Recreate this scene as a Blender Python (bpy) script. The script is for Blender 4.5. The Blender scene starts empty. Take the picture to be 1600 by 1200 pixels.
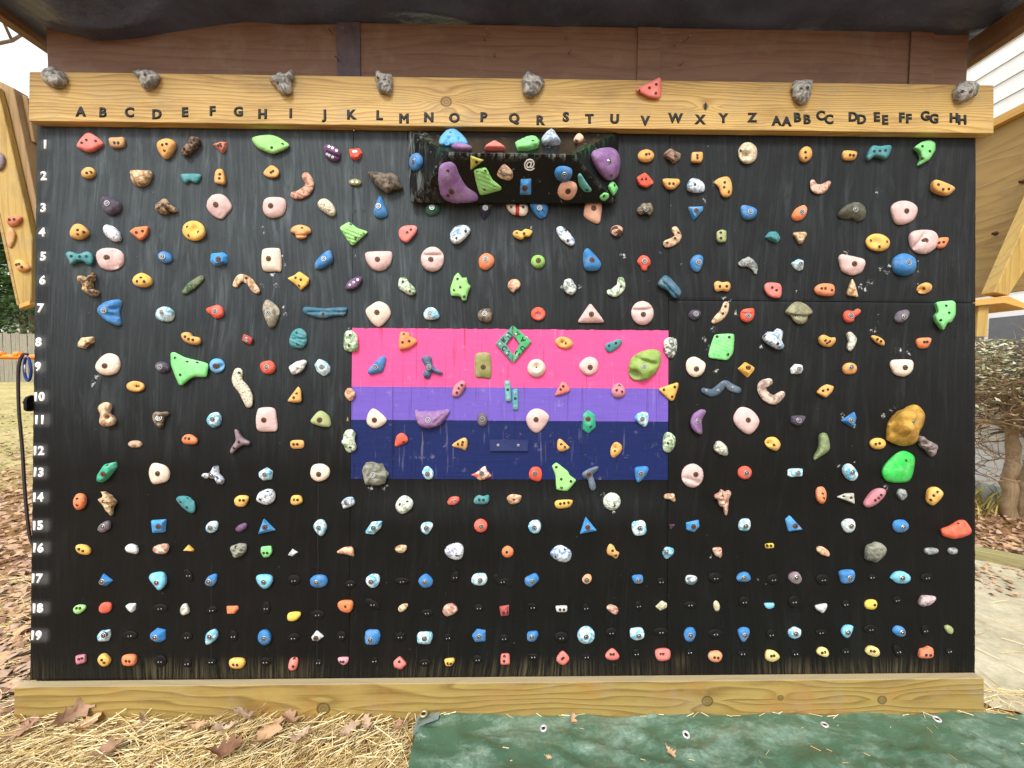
import bpy, bmesh, math, random
import numpy as np
from mathutils import Vector, Matrix, noise
from mathutils.bvhtree import BVHTree
from mathutils.geometry import delaunay_2d_cdt
random.seed(7); RNG = np.random.default_rng(7)
sc = bpy.context.scene
COL = sc.collection
# ---------------------------------------------------------------- camera, sky, sun, exposure
cam = bpy.data.cameras.new('camera'); cam_o = bpy.data.objects.new('camera', cam); COL.objects.link(cam_o)
cam.lens = 13.95; cam.sensor_width = 36; cam.clip_start = .02; cam.clip_end = 500
cam_o.location = (-.0149, -1.4824, 1.3406); cam_o.rotation_euler = (1.52716, -.00746, -.01011)
sc.camera = cam_o
SUN_EL, SUN_AZ = math.radians(50), math.radians(196)     # azimuth: light comes from behind the camera
w = bpy.data.worlds.new('World'); sc.world = w; w.use_nodes = True
nt = w.node_tree; bg = nt.nodes['Background']
sky = nt.nodes.new('ShaderNodeTexSky'); sky.sky_type = 'NISHITA'; sky.sun_disc = False
sky.sun_elevation = SUN_EL; sky.sun_rotation = SUN_AZ; sky.air_density = 1.0; sky.dust_density = 4.0; sky.ozone_density = 1.0
hs = nt.nodes.new('ShaderNodeHueSaturation'); hs.inputs['Saturation'].default_value = .14
cloud = nt.nodes.new('ShaderNodeMix'); cloud.data_type = 'RGBA'; cloud.inputs[0].default_value = .6; cloud.inputs[7].default_value = (6.6, 6.7, 6.85, 1)     # even overcast veil
nt.links.new(sky.outputs[0], hs.inputs['Color']); nt.links.new(hs.outputs[0], cloud.inputs[6]); nt.links.new(cloud.outputs[2], bg.inputs[0])
bg.inputs[1].default_value = .15
sl = bpy.data.lights.new('sun', 'SUN'); sl.energy = 1.6; sl.angle = math.radians(16); sl.color = (1, .97, .92)
so = bpy.data.objects.new('sun', sl); COL.objects.link(so)
_d = Vector((math.sin(SUN_AZ)*math.cos(SUN_EL), math.cos(SUN_AZ)*math.cos(SUN_EL), math.sin(SUN_EL)))
so.rotation_euler = _d.to_track_quat('Z', 'Y').to_euler(); so.location = (0, -6, 6)
sc.view_settings.view_transform = 'Standard'; sc.view_settings.look = 'None'
sc.view_settings.gamma = 1; sc.view_settings.use_curve_mapping = False
sc.view_settings.exposure = .82
# ---------------------------------------------------------------- helpers
def srgb(r, g, b):
    return tuple((c/255/12.92 if c/255 <= .04045 else ((c/255+.055)/1.055)**2.4) for c in (r, g, b))
class NT:
    """small node-tree writer"""
    def __init__(s, name):
        s.m = bpy.data.materials.new(name); s.m.use_nodes = True; s.t = s.m.node_tree
        s.b = s.t.nodes['Principled BSDF']
    def n(s, typ, **kw):
        nd = s.t.nodes.new('ShaderNode'+typ)
        for k, v in kw.items(): setattr(nd, k, v)
        return nd
    def l(s, a, b): s.t.links.new(a, b)
    def put(s, inp, v):
        if isinstance(v, (int, float)): inp.default_value = v
        elif isinstance(v, tuple): inp.default_value = (*v, 1) if len(v) == 3 and inp.type == 'RGBA' else v
        else: s.l(v, inp)
    def math(s, op, a, b=0.0, c=None, clamp=False):
        nd = s.n('Math', operation=op, use_clamp=clamp); s.put(nd.inputs[0], a); s.put(nd.inputs[1], b)
        if c is not None: s.put(nd.inputs[2], c)
        return nd.outputs[0]
    def mix(s, f, a, b, mode='MIX'):
        nd = s.n('Mix', data_type='RGBA', blend_type=mode); s.put(nd.inputs[0], f); s.put(nd.inputs[6], a); s.put(nd.inputs[7], b)
        return nd.outputs[2]
    def coord(s, scale=(1, 1, 1), loc=(0, 0, 0), rnd=False, rot=(0, 0, 0)):
        tc = s.n('TexCoord'); mp = s.n('Mapping'); mp.inputs['Scale'].default_value = scale; mp.inputs['Rotation'].default_value = rot
        s.l(tc.outputs['Object'], mp.inputs[0])
        if rnd:
            oi = s.n('ObjectInfo'); cx = s.n('CombineXYZ')
            for i in range(3): s.l(s.math('MULTIPLY', oi.outputs['Random'], 37.0+i*11), cx.inputs[i])
            s.l(cx.outputs[0], mp.inputs['Location'])
        else: mp.inputs['Location'].default_value = loc
        return mp.outputs[0]
    def noise(s, vec, scale, detail=4, rough=.55, dist=0.0):
        nd = s.n('TexNoise'); s.l(vec, nd.inputs['Vector']); nd.inputs['Scale'].default_value = scale
        nd.inputs['Detail'].default_value = detail; nd.inputs['Roughness'].default_value = rough; nd.inputs['Distortion'].default_value = dist
        return nd.outputs['Fac']
    def ramp(s, f, *st, interp='LINEAR'):
        nd = s.n('ValToRGB'); s.l(f, nd.inputs[0]); e = nd.color_ramp.elements; nd.color_ramp.interpolation = interp
        while len(e) < len(st): e.new(.5)
        for q, (p, c) in zip(e, st): q.position = p; q.color = (*c, 1) if isinstance(c, tuple) else (c, c, c, 1)
        return nd.outputs[0]
    def bump(s, h, dist=.002, strength=.5):
        nd = s.n('Bump'); nd.inputs['Strength'].default_value = strength; nd.inputs['Distance'].default_value = dist
        s.put(nd.inputs['Height'], h); s.l(nd.outputs[0], s.b.inputs['Normal'])
    def out(s, col, rough=.5, spec=.4, metal=0.0):
        s.put(s.b.inputs['Base Color'], col); s.put(s.b.inputs['Roughness'], rough)
        s.b.inputs['Specular IOR Level'].default_value = spec; s.b.inputs['Metallic'].default_value = metal
        return s.m
def plain(name, col, rough=.5, var=.25, scale=30, bump=.0008, spec=.35, metal=0.0, rnd=True, grit=False):
    t = NT(name); v = t.coord(rnd=rnd); f = t.noise(v, scale, 5, .6)
    lo = tuple(c*(1-var) for c in col); hi = tuple(min(1, c*(1+var*.7)) for c in col)
    c = t.ramp(f, (.3, lo), (.7, hi))
    if grit:
        ch = t.noise(v, 26, 5, .7); c = t.mix(t.math('MULTIPLY', t.ramp(ch, (.46, 0.0), (.72, 1.0)), .2), c, srgb(214, 210, 204)); sc_ = t.noise(v, 90, 4, .7); c = t.mix(t.math('MULTIPLY', t.ramp(sc_, (.6, 0.0), (.75, 1.0)), .4), c, tuple(q*.35 for q in col))
    if bump: t.bump(t.math('ADD', t.noise(v, scale*9, 3), t.math('MULTIPLY', t.noise(v, scale*2.2, 4, .6), 1.6 if grit else 0.0)), bump*(1.8 if grit else 1), .7)
    return t.out(c, rough, spec, metal)
def marble(name, c1, c2, scale=45, lo=.46, hi=.54, dist=1.2, rough=.5, band=False, c3=None):
    t = NT(name); v = t.coord(rnd=True, scale=(1, 1, 5) if band else (1, 1, 1)); f = t.noise(v, scale, 4, .6, dist)
    st = [(lo, c1), (hi, c2)] + ([(min(.98, hi+.12), c3)] if c3 else [])
    t.bump(t.math('ADD', t.noise(v, 260, 3), t.noise(v, 90, 4, .6)), .0016, .7); c = t.ramp(f, *st); c = t.mix(t.math('MULTIPLY', t.ramp(t.noise(v, 80, 4, .7), (.58, 0.0), (.76, 1.0)), .35), c, tuple(q*.4 for q in c2))
    return t.out(c, .62, .25)
def obj(name, me, mat=None, parent=None, loc=None):
    o = bpy.data.objects.new(name, me); COL.objects.link(o)
    if mat is not None:
        if isinstance(mat, (list, tuple)):
            for m in mat: me.materials.append(m)
        elif not me.materials: me.materials.append(mat)
    if parent: o.parent = parent
    if loc: o.location = loc
    return o
def mesh(name, vs, fs, smooth=False):
    me = bpy.data.meshes.new(name); me.from_pydata([tuple(v) for v in vs], [], fs); me.update()
    if smooth: me.polygons.foreach_set('use_smooth', [True]*len(me.polygons))
    return me
def from_bm(name, bm, smooth=False):
    bmesh.ops.recalc_face_normals(bm, faces=bm.faces)
    me = bpy.data.meshes.new(name); bm.to_mesh(me); bm.free()
    if smooth: me.polygons.foreach_set('use_smooth', [True]*len(me.polygons))
    return me
def box_bm(x0, y0, z0, x1, y1, z1, bev=.003, bm=None):
    bm = bm or bmesh.new()
    r = bmesh.ops.create_cube(bm, size=1)
    for v in r['verts']: v.co = Vector(((x0+x1)/2+v.co.x*(x1-x0), (y0+y1)/2+v.co.y*(y1-y0), (z0+z1)/2+v.co.z*(z1-z0)))
    if bev: bmesh.ops.bevel(bm, geom=list({e for v in r['verts'] for e in v.link_edges}), offset=bev, segments=2, affect='EDGES', profile=.6)
    return bm
def box(name, x0, y0, z0, x1, y1, z1, mat, parent=None, bev=.003):
    return obj(name, from_bm(name, box_bm(x0, y0, z0, x1, y1, z1, bev)), mat, parent)
def prism(name, poly, y, th, mat, parent=None, bev=.002):
    """polygon in x,z at depth y, extruded backwards (+y)"""
    bm = bmesh.new(); a = [bm.verts.new((x, y, z)) for x, z in poly]; b = [bm.verts.new((x, y+th, z)) for x, z in poly]
    bm.faces.new(a); bm.faces.new(b[::-1])
    for i in range(len(a)): bm.faces.new((a[i], b[i], b[(i+1) % len(a)], a[(i+1) % len(a)]))
    bmesh.ops.recalc_face_normals(bm, faces=bm.faces)
    if bev: bmesh.ops.bevel(bm, geom=bm.edges[:], offset=bev, segments=1, affect='EDGES')
    return obj(name, from_bm(name, bm), mat, parent)
def tube(pts, rads, seg=8, cap=True):
    """swept tube: verts, faces"""
    vs, fs = [], []; P = [Vector(p) for p in pts]; up = Vector((.13, .31, .94))
    for i, p in enumerate(P):
        t = (P[min(i+1, len(P)-1)]-P[max(i-1, 0)]).normalized()
        a = t.cross(up); a = a.normalized() if a.length > 1e-4 else t.cross(Vector((1, 0, 0))).normalized(); b = t.cross(a)
        r = rads[i] if isinstance(rads, (list, tuple)) else rads
        for k in range(seg):
            q = 2*math.pi*k/seg; vs.append(p+(a*math.cos(q)+b*math.sin(q))*r)
        if i:
            for k in range(seg):
                k2 = (k+1) % seg; fs.append(((i-1)*seg+k, (i-1)*seg+k2, i*seg+k2, i*seg+k))
    if cap: fs += [tuple(range(seg))[::-1], tuple(range((len(P)-1)*seg, len(P)*seg))]
    return vs, fs
def join(parts):
    vs, fs = [], []
    for v, f in parts:
        n = len(vs); vs += list(v); fs += [tuple(i+n for i in q) for q in f]
    return vs, fs
def empty(name, loc=(0, 0, 0), rot=(0, 0, 0)):
    o = bpy.data.objects.new(name, None); COL.objects.link(o); o.location = loc; o.rotation_euler = rot; o.empty_display_size = .1
    return o
def tag(o, label, cat, group=None, kind=None):
    o['label'] = label; o['category'] = cat
    if group: o['group'] = group
    if kind: o['kind'] = kind
    return o
def lathe_(prof, seg):
    vs = [(r*math.cos(2*math.pi*k/seg), r*math.sin(2*math.pi*k/seg), z) for r, z in prof for k in range(seg)]; fs = [(i*seg+k, i*seg+(k+1) % seg, (i+1)*seg+(k+1) % seg, (i+1)*seg+k) for i in range(len(prof)-1) for k in range(seg)]
    return vs, fs+[tuple(range((len(prof)-1)*seg, len(prof)*seg))]
def smoothline(pts, n=6):
    P = [Vector(p) for p in pts]; out = []
    for i in range(len(P)-1):
        a, b, c, d = P[max(i-1, 0)], P[i], P[i+1], P[min(i+2, len(P)-1)]
        for k in range(n):
            t = k/n; out.append(.5*((2*b)+(c-a)*t+(2*a-5*b+4*c-d)*t*t+(3*b-a-3*c+d)*t**3))
    return out+[P[-1]]
# ---------------------------------------------------------------- materials: wood, wall
def wood(name, base, dark, axis='X', freq=58, knots=(), rough=.55, contrast=.5, wave=1.0, rnd=False, stain=None, weather=None, dirt=None):
    """sawn pine: growth bands along `axis`, bent round knots (u, v, size) given in object space"""
    t = NT(name); tc = t.n('TexCoord'); sep = t.n('SeparateXYZ')
    if rnd:
        oi = t.n('ObjectInfo'); ad = t.n('VectorMath', operation='ADD'); cx = t.n('CombineXYZ')
        for i in range(3): t.l(t.math('MULTIPLY', oi.outputs['Random'], 9.0+i*5), cx.inputs[i])
        t.l(tc.outputs['Object'], ad.inputs[0]); t.l(cx.outputs[0], ad.inputs[1]); src = ad.outputs[0]
    else: src = tc.outputs['Object']
    t.l(src, sep.inputs[0])
    X, Y, Z = sep.outputs; u, v, d = {'X': (X, Z, Y), 'Z': (Z, X, Y), 'Y': (Y, Z, X)}[axis]
    mp = t.n('Mapping'); sca = {'X': (1.1, 7, 7), 'Z': (7, 7, 1.1), 'Y': (7, 1.1, 7)}[axis]; mp.inputs['Scale'].default_value = sca; t.l(src, mp.inputs[0])
    warp = t.math('MULTIPLY', t.noise(mp.outputs[0], 1.0, 2, .5), .16*wave)
    vv = t.math('ADD', t.math('ADD', v, t.math('MULTIPLY', d, .6)), warp)
    core = None
    for ku, kv, ks in knots:
        du = t.math('SUBTRACT', u, ku); dv = t.math('SUBTRACT', v, kv)
        r2 = t.math('ADD', t.math('MULTIPLY', t.math('MULTIPLY', du, du), .35), t.math('MULTIPLY', dv, dv))
        g = t.math('POWER', 2.718, t.math('MULTIPLY', r2, -1/(ks*ks*2.5)))
        vv = t.math('ADD', vv, t.math('MULTIPLY', t.math('SIGN', dv), t.math('MULTIPLY', g, ks*1.1)))
        r3 = t.math('SQRT', t.math('ADD', t.math('MULTIPLY', t.math('MULTIPLY', du, du), .8), t.math('MULTIPLY', dv, dv)))
        c = t.math('SUBTRACT', 1.0, t.math('DIVIDE', r3, ks*.62), clamp=True)
        core = c if core is None else t.math('MAXIMUM', core, c)
    band = t.math('FRACT', t.math('MULTIPLY', vv, freq))
    band = t.ramp(band, (0, 0.0), (.55, .35), (.86, 1.0), (1, 0.0))
    mp2 = t.n('Mapping'); mp2.inputs['Scale'].default_value = tuple(q*(3 if q == 1.1 else 55) for q in sca); t.l(src, mp2.inputs[0])
    fib = t.noise(mp2.outputs[0], 1.0, 3, .6); big = t.noise(src, 2.3, 3, .5)
    f = t.math('ADD', t.math('MULTIPLY', band, contrast), t.math('MULTIPLY', t.math('SUBTRACT', fib, .5), .55))
    col = t.mix(t.math('ADD', f, t.math('MULTIPLY', t.math('SUBTRACT', big, .5), .8), clamp=True), base, dark)
    if stain:
        col = t.mix(t.math('MULTIPLY', t.ramp(t.noise(src, 5.0, 4, .6), (.5, 0.0), (.68, 1.0)), .75), col, stain)
    if core is not None:
        ring = t.math('SINE', t.math('MULTIPLY', core, 17.0))
        col = t.mix(t.math('MULTIPLY', t.ramp(core, (0, 0.0), (.12, 1.0)), .9), col, tuple(q*.34 for q in dark))
        col = t.mix(t.math('MULTIPLY', t.ramp(core, (.15, 0.0), (.3, 1.0)), t.math('ADD', .5, t.math('MULTIPLY', ring, .2))), col, tuple(q*.75 for q in base))
    chk = t.ramp(fib, (.62, 0.0), (.72, 1.0)); col = t.mix(t.math('MULTIPLY', chk, .5), col, tuple(q*.45 for q in dark))
    col = t.mix(t.math('MULTIPLY', t.ramp(t.noise(src, 9, 5, .7), (.52, 0.0), (.7, 1.0)), .3), col, srgb(150, 138, 116))
    col = t.mix(t.math('MULTIPLY', t.ramp(t.noise(mp.outputs[0], 2.6, 5, .7), (.5, 0.0), (.68, 1.0)), .4), col, tuple(q*.8 for q in dark))
    if dirt:
        dm = t.math('ADD', t.math('SUBTRACT', dirt[0], Z), t.math('MULTIPLY', t.math('SUBTRACT', t.noise(src, 16, 5, .7), .4), .12))
        col = t.mix(t.math('MULTIPLY', t.math('DIVIDE', dm, dirt[1], clamp=True), .6), col, srgb(104, 78, 48))
    if weather is not None:
        tn = t.n('SeparateXYZ'); t.l(tc.outputs['Normal'], tn.inputs[0]); col = t.mix(t.math('MULTIPLY', t.ramp(tn.outputs[2], (.5, 0.0), (.8, 1.0)), .8), col, weather)
    t.bump(t.math('ADD', band, fib), .0012, .5)
    return t.out(col, rough, .3)
PINE = srgb(200, 167, 102); PINE_D = srgb(132, 94, 44)
M_header = wood('header_pine', PINE, PINE_D, 'X', 78, [(-.255, 2.205, .034), (.735, 2.20, .018)], contrast=.62)
M_foot = wood('footboard_pine', srgb(160, 138, 78), srgb(118, 92, 46), 'X', 30, [(-.70, -.085, .04), (-.62, -.125, .016), (.75, -.07, .034), (1.03, -.06, .018), (1.42, -.072, .028), (1.07, -.135, .02)], contrast=.85, wave=1.6, dirt=(-.125, .035), stain=srgb(158, 120, 62), weather=srgb(168, 154, 124))
M_pine = wood('pine_lumber', srgb(186, 156, 88), srgb(142, 108, 54), 'Z', 40, rnd=True, contrast=.4)
M_pineY = wood('pine_rail', srgb(214, 170, 92), srgb(168, 120, 60), 'Y', 40, contrast=.4)
M_pineX = wood('pine_plate', srgb(214, 165, 86), srgb(168, 115, 55), 'X', 40, contrast=.4)
M_greywood = wood('shaded_pine', srgb(168, 138, 98), srgb(118, 90, 60), 'Z', 40, contrast=.4)  # duller pine: shade on the beam's side face put into the colour
M_brownply = wood('brown_plywood', srgb(174, 144, 88), srgb(130, 100, 56), 'Y', 16, contrast=.5, wave=2.2)
M_fascia = wood('brown_stained_board', srgb(132, 102, 84), srgb(100, 74, 60), 'X', 26, [(-.03, 2.53, .022), (.33, 2.47, .014), (1.13, 2.5, .016)], contrast=.35)
M_rafter = wood('rafter_wood', srgb(120, 88, 58), srgb(78, 54, 34), 'Y', 26, contrast=.4)
M_postdark = plain('dark_slate_paint', srgb(92, 82, 88), .6, .3, 20, rnd=False)

def wall_mat():
    t = NT('black_painted_plywood')
    v = t.coord(); at = t.n('Attribute', attribute_name='wear_sheen'); sp = t.n('SeparateColor'); t.l(at.outputs['Color'], sp.inputs[0])
    chalk, wear_sheen, bare = sp.outputs
    px = t.n('SeparateXYZ'); t.l(v, px.inputs[0]); lowf = t.noise(t.coord(scale=(1.6, 1, .55)), 1.0, 2, .5)
    wx = t.math('ADD', px.outputs[0], t.math('MULTIPLY', lowf, .34)); cv = t.n('CombineXYZ'); t.l(wx, cv.inputs[0]); t.l(t.math('MULTIPLY', px.outputs[2], .035), cv.inputs[2])
    grain = t.noise(cv.outputs[0], 85, 5, .7); cv2 = t.n('CombineXYZ'); t.l(wx, cv2.inputs[0]); t.l(t.math('MULTIPLY', px.outputs[2], .11), cv2.inputs[2]); streak = t.noise(cv2.outputs[0], 30, 4, .65, .8)
    fine = t.noise(v, 190, 3, .6); blot = t.noise(v, 6, 4, .6); patch = t.ramp(t.noise(t.coord(scale=(6, 1, 2.6), loc=(3, 0, 5)), 1.0, 4, .6), (.4, .12), (.62, 1.0))
    c = t.mix(blot, srgb(9, 8, 6), srgb(20, 18, 14))
    g2 = t.ramp(streak, (.5, 0.0), (.66, 1.0)); g1 = t.ramp(grain, (.47, 0.0), (.66, 1.0))
    wm = t.math('MULTIPLY', t.math('ADD', t.math('MULTIPLY', t.math('MULTIPLY', g2, patch), .6), t.math('MULTIPLY', g1, .24)), wear_sheen, clamp=True)
    c = t.mix(t.math('MULTIPLY', wm, .68), c, srgb(118, 128, 134)); c = t.mix(t.math('MULTIPLY', t.math('MULTIPLY', wear_sheen, t.math('ADD', .5, blot)), .26), c, srgb(112, 124, 130))  # streaks are wear and chalk; the even grey-blue veil paints in sky sheen
    speck = t.ramp(t.noise(v, 95, 2, .5), (.74, 0.0), (.78, 1.0))
    c = t.mix(t.math('MULTIPLY', speck, .35), c, srgb(150, 145, 135))
    bm_ = t.math('MULTIPLY', bare, t.ramp(grain, (.45, 0.0), (.66, 1.0)))
    c = t.mix(t.math('MULTIPLY', bm_, .5), c, srgb(120, 108, 80))
    fleck = t.math('ADD', t.math('MULTIPLY', t.noise(v, 75, 5, .75), .9), t.math('MULTIPLY', chalk, .5))
    ck = t.math('MULTIPLY', t.math('MULTIPLY', t.ramp(fleck, (.7, 0.0), (.8, 1.0)), t.ramp(chalk, (.02, 0.0), (.12, 1.0))), .8)
    ck = t.math('MAXIMUM', ck, t.math('MULTIPLY', at.outputs['Alpha'], t.math('ADD', .6, t.math('MULTIPLY', fine, .7))), clamp=True)
    c = t.mix(ck, c, srgb(206, 208, 208))
    t.bump(t.math('ADD', grain, t.math('MULTIPLY', fine, .25)), .0025, .55)
    r = t.math('ADD', .45, t.math('MULTIPLY', fine, .3))
    return t.out(c, r, .11)
M_wall = wall_mat()
def flagpaint(name, col, dark):
    t = NT(name); v = t.coord(); g = t.noise(t.coord(scale=(95, 95, 2.6)), 1.0, 4, .6, .8); b = t.noise(v, 5, 3); k = t.noise(t.coord(scale=(50, 50, 4)), 1.0, 3, .6)
    br = t.noise(t.coord(scale=(7, 7, 60)), 1.0, 4, .7); c = t.mix(t.math('ADD', t.math('MULTIPLY', b, .5), t.math('MULTIPLY', br, .5)), tuple(q*.7 for q in col), tuple(min(1, q*1.1) for q in col))
    c = t.mix(t.math('MULTIPLY', t.ramp(t.noise(v, 24, 5, .7), (.6, 0.0), (.72, 1.0)), .22), c, srgb(190, 184, 190))
    c = t.mix(t.math('MULTIPLY', t.ramp(g, (.6, 0.0), (.7, 1.0)), .7), c, dark)
    c = t.mix(t.math('MULTIPLY', t.ramp(k, (.62, 0.0), (.8, 1.0)), .2), c, srgb(225, 215, 225))
    t.bump(t.math('ADD', g, br), .0025, .6)
    return t.out(c, .55, .2)
M_pink = flagpaint('pink_paint', srgb(238, 86, 146), srgb(128, 44, 72)); M_purple = flagpaint('purple_paint', srgb(112, 90, 184), srgb(58, 42, 104)); M_navy = flagpaint('navy_paint', srgb(22, 36, 88), srgb(9, 12, 34))
M_letter = plain('black_letter_paint', (.012, .011, .01), .6, .3, 90, rnd=False)
M_white = plain('white_letter_paint', (.82, .82, .8), .6, .1, 60, rnd=False)
# hold colours
def lift(c):
    m = (c[0]+c[1]+c[2])/3; sat = (max(c)-min(c))/max(c); g = 1.18 if sat > .6 else .94; return tuple(min(.8, (.86*q+.14*m)*g+.004) for q in c)
HM = {}
for k, c in dict(coral=(244, 102, 90), tan=(190, 142, 84), mustard=(212, 152, 62), terracotta=(198, 98, 66), terracotta2=(196, 112, 74), lime=(138, 208, 110), limegreen=(112, 208, 116), teal=(42, 128, 134),
        tealpale=(74, 158, 152), tealpale2=(64, 140, 152), plum=(74, 62, 84), greyplum=(104, 92, 108), pink=(222, 184, 178), orange=(230, 116, 52), yellow=(222, 166, 50), blue=(16, 112, 176), sky=(24, 134, 200), skyblue=(66, 154, 210),
        cream=(232, 208, 186), purple=(92, 54, 98), purplelight=(124, 84, 138), red=(242, 66, 24), olive=(128, 124, 62), darkgreen=(32, 84, 66), navy=(40, 42, 62), tangerine=(224, 148, 76), peach=(222, 162, 132), oliveblack=(82, 84, 66),
        green=(128, 182, 72), paleolive=(146, 156, 96), paleolive2=(168, 164, 54), brick=(166, 54, 50), steelteal=(40, 94, 118), orangetan=(216, 122, 48), olivegreen=(132, 132, 66), white=(214, 212, 206), slateblue=(62, 84, 104),
        orangepeach=(234, 140, 84), amber=(232, 148, 56), emerald=(20, 160, 122), mauve=(140, 118, 126), navywood=(26, 38, 90), dustypink=(188, 110, 122), applegreen=(128, 158, 58), vermilion=(244, 76, 26), cyan=(92, 178, 208), rose=(184, 98, 118),
        rosepink=(216, 136, 148), sunyellow=(232, 184, 22), paleyellow=(228, 192, 104), terraorange=(220, 110, 66), brightgreen=(14, 190, 62), greyblue=(98, 116, 138), chevronteal=(58, 138, 122), chevrongreen=(40, 162, 96), brownchip=(150, 112, 84), black=(20, 19, 18)).items():
    HM[k] = plain('hold_'+k, lift(srgb(*c)) if k != 'black' else srgb(15, 14, 12), .66, .16, 40, .0007, .22, grit=k not in ('black', 'navywood'))
for k, a in dict(stone=((214, 190, 152), (146, 110, 74)), stone2=((206, 180, 152), (150, 116, 92)), darkstone=((62, 52, 46), (140, 116, 96)), darkbrown=((72, 54, 44), (172, 146, 116)), rockbrown=((120, 108, 94), (78, 70, 60)),
        pinkbrown=((206, 162, 138), (148, 92, 74)), whiteblue=((224, 226, 226), (110, 146, 180)), redstone=((150, 134, 114), (118, 74, 66)), creamstone=((226, 214, 190), (186, 170, 140)), gnarl=((138, 126, 108), (84, 74, 62)), bone=((216, 190, 158), (158, 122, 92)),
        bone2=((206, 188, 174), (142, 118, 108)), greystone=((160, 164, 162), (96, 104, 104)), pinkstone=((218, 186, 166), (166, 114, 98)), ltblue=((216, 230, 232), (92, 172, 204)), drift=((196, 160, 116), (70, 62, 54)), dkmarble=((58, 80, 56), (112, 122, 88)),
        greybeige=((172, 164, 146), (132, 124, 106)), greenmarble=((218, 224, 206), (112, 146, 98)), peachstone=((228, 190, 160), (176, 128, 98)), bluegrey=((66, 92, 140), (108, 118, 132)), bluegrey2=((120, 140, 166), (190, 200, 210)), whiteteal=((214, 220, 214), (96, 122, 118)),
        whitedark=((220, 222, 214), (96, 104, 92)), olivestar=((150, 148, 118), (122, 120, 92)), whitestone=((214, 212, 198), (160, 162, 146)), whitegrey=((222, 224, 220), (166, 178, 180)), mauvestone=((150, 134, 132), (110, 96, 98)), greenstone=((112, 134, 92), (142, 150, 112)),
        concrete=((146, 146, 132), (104, 106, 92)), coralmarble=((226, 206, 190), (210, 96, 70)), navywhite=((212, 218, 224), (52, 66, 98)), boulder=((196, 154, 70), (160, 120, 50)), palecream=((216, 208, 176), (176, 168, 134)), pinkgrey=((196, 178, 176), (150, 130, 130)), rockgrey=((172, 168, 160), (106, 104, 100)), paleolivem=((160, 160, 110), (120, 124, 80)), mauve2=((140, 110, 110), (100, 80, 80))).items():
    HM[k] = marble('hold_'+k, srgb(*a[0]), srgb(*a[1]), 42 if k not in ('boulder', 'concrete') else 22, .44, .58)
HM['mauve'] = HM['mauve']; HM['squiggle'] = marble('hold_squiggle', srgb(222, 210, 186), srgb(58, 52, 44), 60, .545, .575, 3.0, c3=srgb(222, 210, 186))
HM['blueveins'] = marble('hold_blueveins', srgb(222, 226, 230), srgb(74, 90, 136), 40, .53, .57, 2.2, c3=srgb(216, 224, 230))
HM['greenveins'] = marble('hold_greenveins', srgb(224, 226, 216), srgb(102, 134, 92), 40, .53, .58, 2.2, c3=srgb(216, 222, 206))
HM['stripeball'] = marble('hold_stripeball', srgb(206, 166, 138), srgb(78, 50, 40), 26, .46, .52, .6, band=True)
HM['stripeballw'] = marble('hold_stripeballw', srgb(214, 220, 220), srgb(104, 122, 130), 26, .46, .52, .6, band=True)
def redband():
    t = NT('hold_redband'); tc = t.n('TexCoord'); s = t.n('SeparateXYZ'); t.l(tc.outputs['Object'], s.inputs[0])
    q = t.math('ADD', s.outputs[0], t.math('MULTIPLY', t.noise(tc.outputs['Object'], 60, 2), .01)); a = t.math('ABSOLUTE', t.math('SUBTRACT', q, .006))
    return t.out(t.mix(t.math('LESS_THAN', a, .008), srgb(224, 208, 190), srgb(176, 40, 42)), .5, .35)
HM['redband'] = redband()
M_steel = plain('zinc_steel', (.55, .55, .54), .38, .12, 60, 0, .5, .9); M_dark = plain('socket_dark', (.012, .011, .01), .6, .2, 60, 0); M_screwhole = plain('screw_recess', (.075, .045, .025), .7, .4, 90, 0)
M_rust = plain('rusty_bolt', (.16, .075, .04), .5, .4, 90, 0, .5, .5); M_rustd = plain('bolt_recess', (.11, .055, .035), .7, .3, 90, 0)
# ---------------------------------------------------------------- climbing wall
TH = .0486318; WALL = Matrix.Translation((0, 0, .14)) @ Matrix.Rotation(-TH, 4, 'X')      # local x, -y (towards viewer), z
assert True
wall = empty('climbing_wall', (0, 0, .14), (-TH, 0, 0)); tag(wall, 'wide black plywood climbing wall with a painted flag and lettered header', 'climbing wall')
CHALK = np.array([[float(q) for q in c.split(',')] for c in """-967,1733,14 -962,1709,12 -609,1626,10 758,2066,12 784,1928,22 746,1860,29 260,1515,19 193,1514,19 1366,1528,34 1383,1516,24 1442,1597,24 1307,1658,38 660,1609,14 -490,736,38 -539,731,24 -244,829,24 -338,845,19 499,1288,14 357,702,34 385,665,24 402,641,17 1294,1019,24 1342,981,19 1279,824,14 1342,839,12 1429,1396,53 1442,1321,43 1417,1353,34 1518,1276,29 1556,1269,24 786,1353,29 795,1190,24 -928,1548,22 -911,1511,19 -1001,1498,14 -883,1425,14 -878,1400,17 -890,1380,12 -892,1623,19 -879,1586,17 1480,1610,19 1472,1585,24 1594,1629,12 1596,1586,12 1594,1540,10 1301,1885,12 1428,1899,29 1404,1546,34 975,1292,24 624,1127,22 613,940,12 507,1039,29 513,914,14 525,964,14 -631,1341,14 724,1202,14 824,1478,19 849,1466,14 749,1315,24 774,1278,34 812,1253,24 899,1541,12 -293,774,19 -554,1032,14 572,1651,14 320,1885,19 332,1923,14 33,1869,24 121,1858,19 -364,1914,24 -1595,1148,34 -1607,1124,29 -1384,1865,12 -1377,1236,10 -965,1511,17 -694,1451,10 -3,1682,12 72,1745,14 -251,1654,7 434,1637,19 422,1644,12 1113,1506,12 874,1416,19 1000,1342,29 1469,744,24 1493,1045,43 1456,1020,24 778,468,14 966,381,14""".split()])/1000
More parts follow.
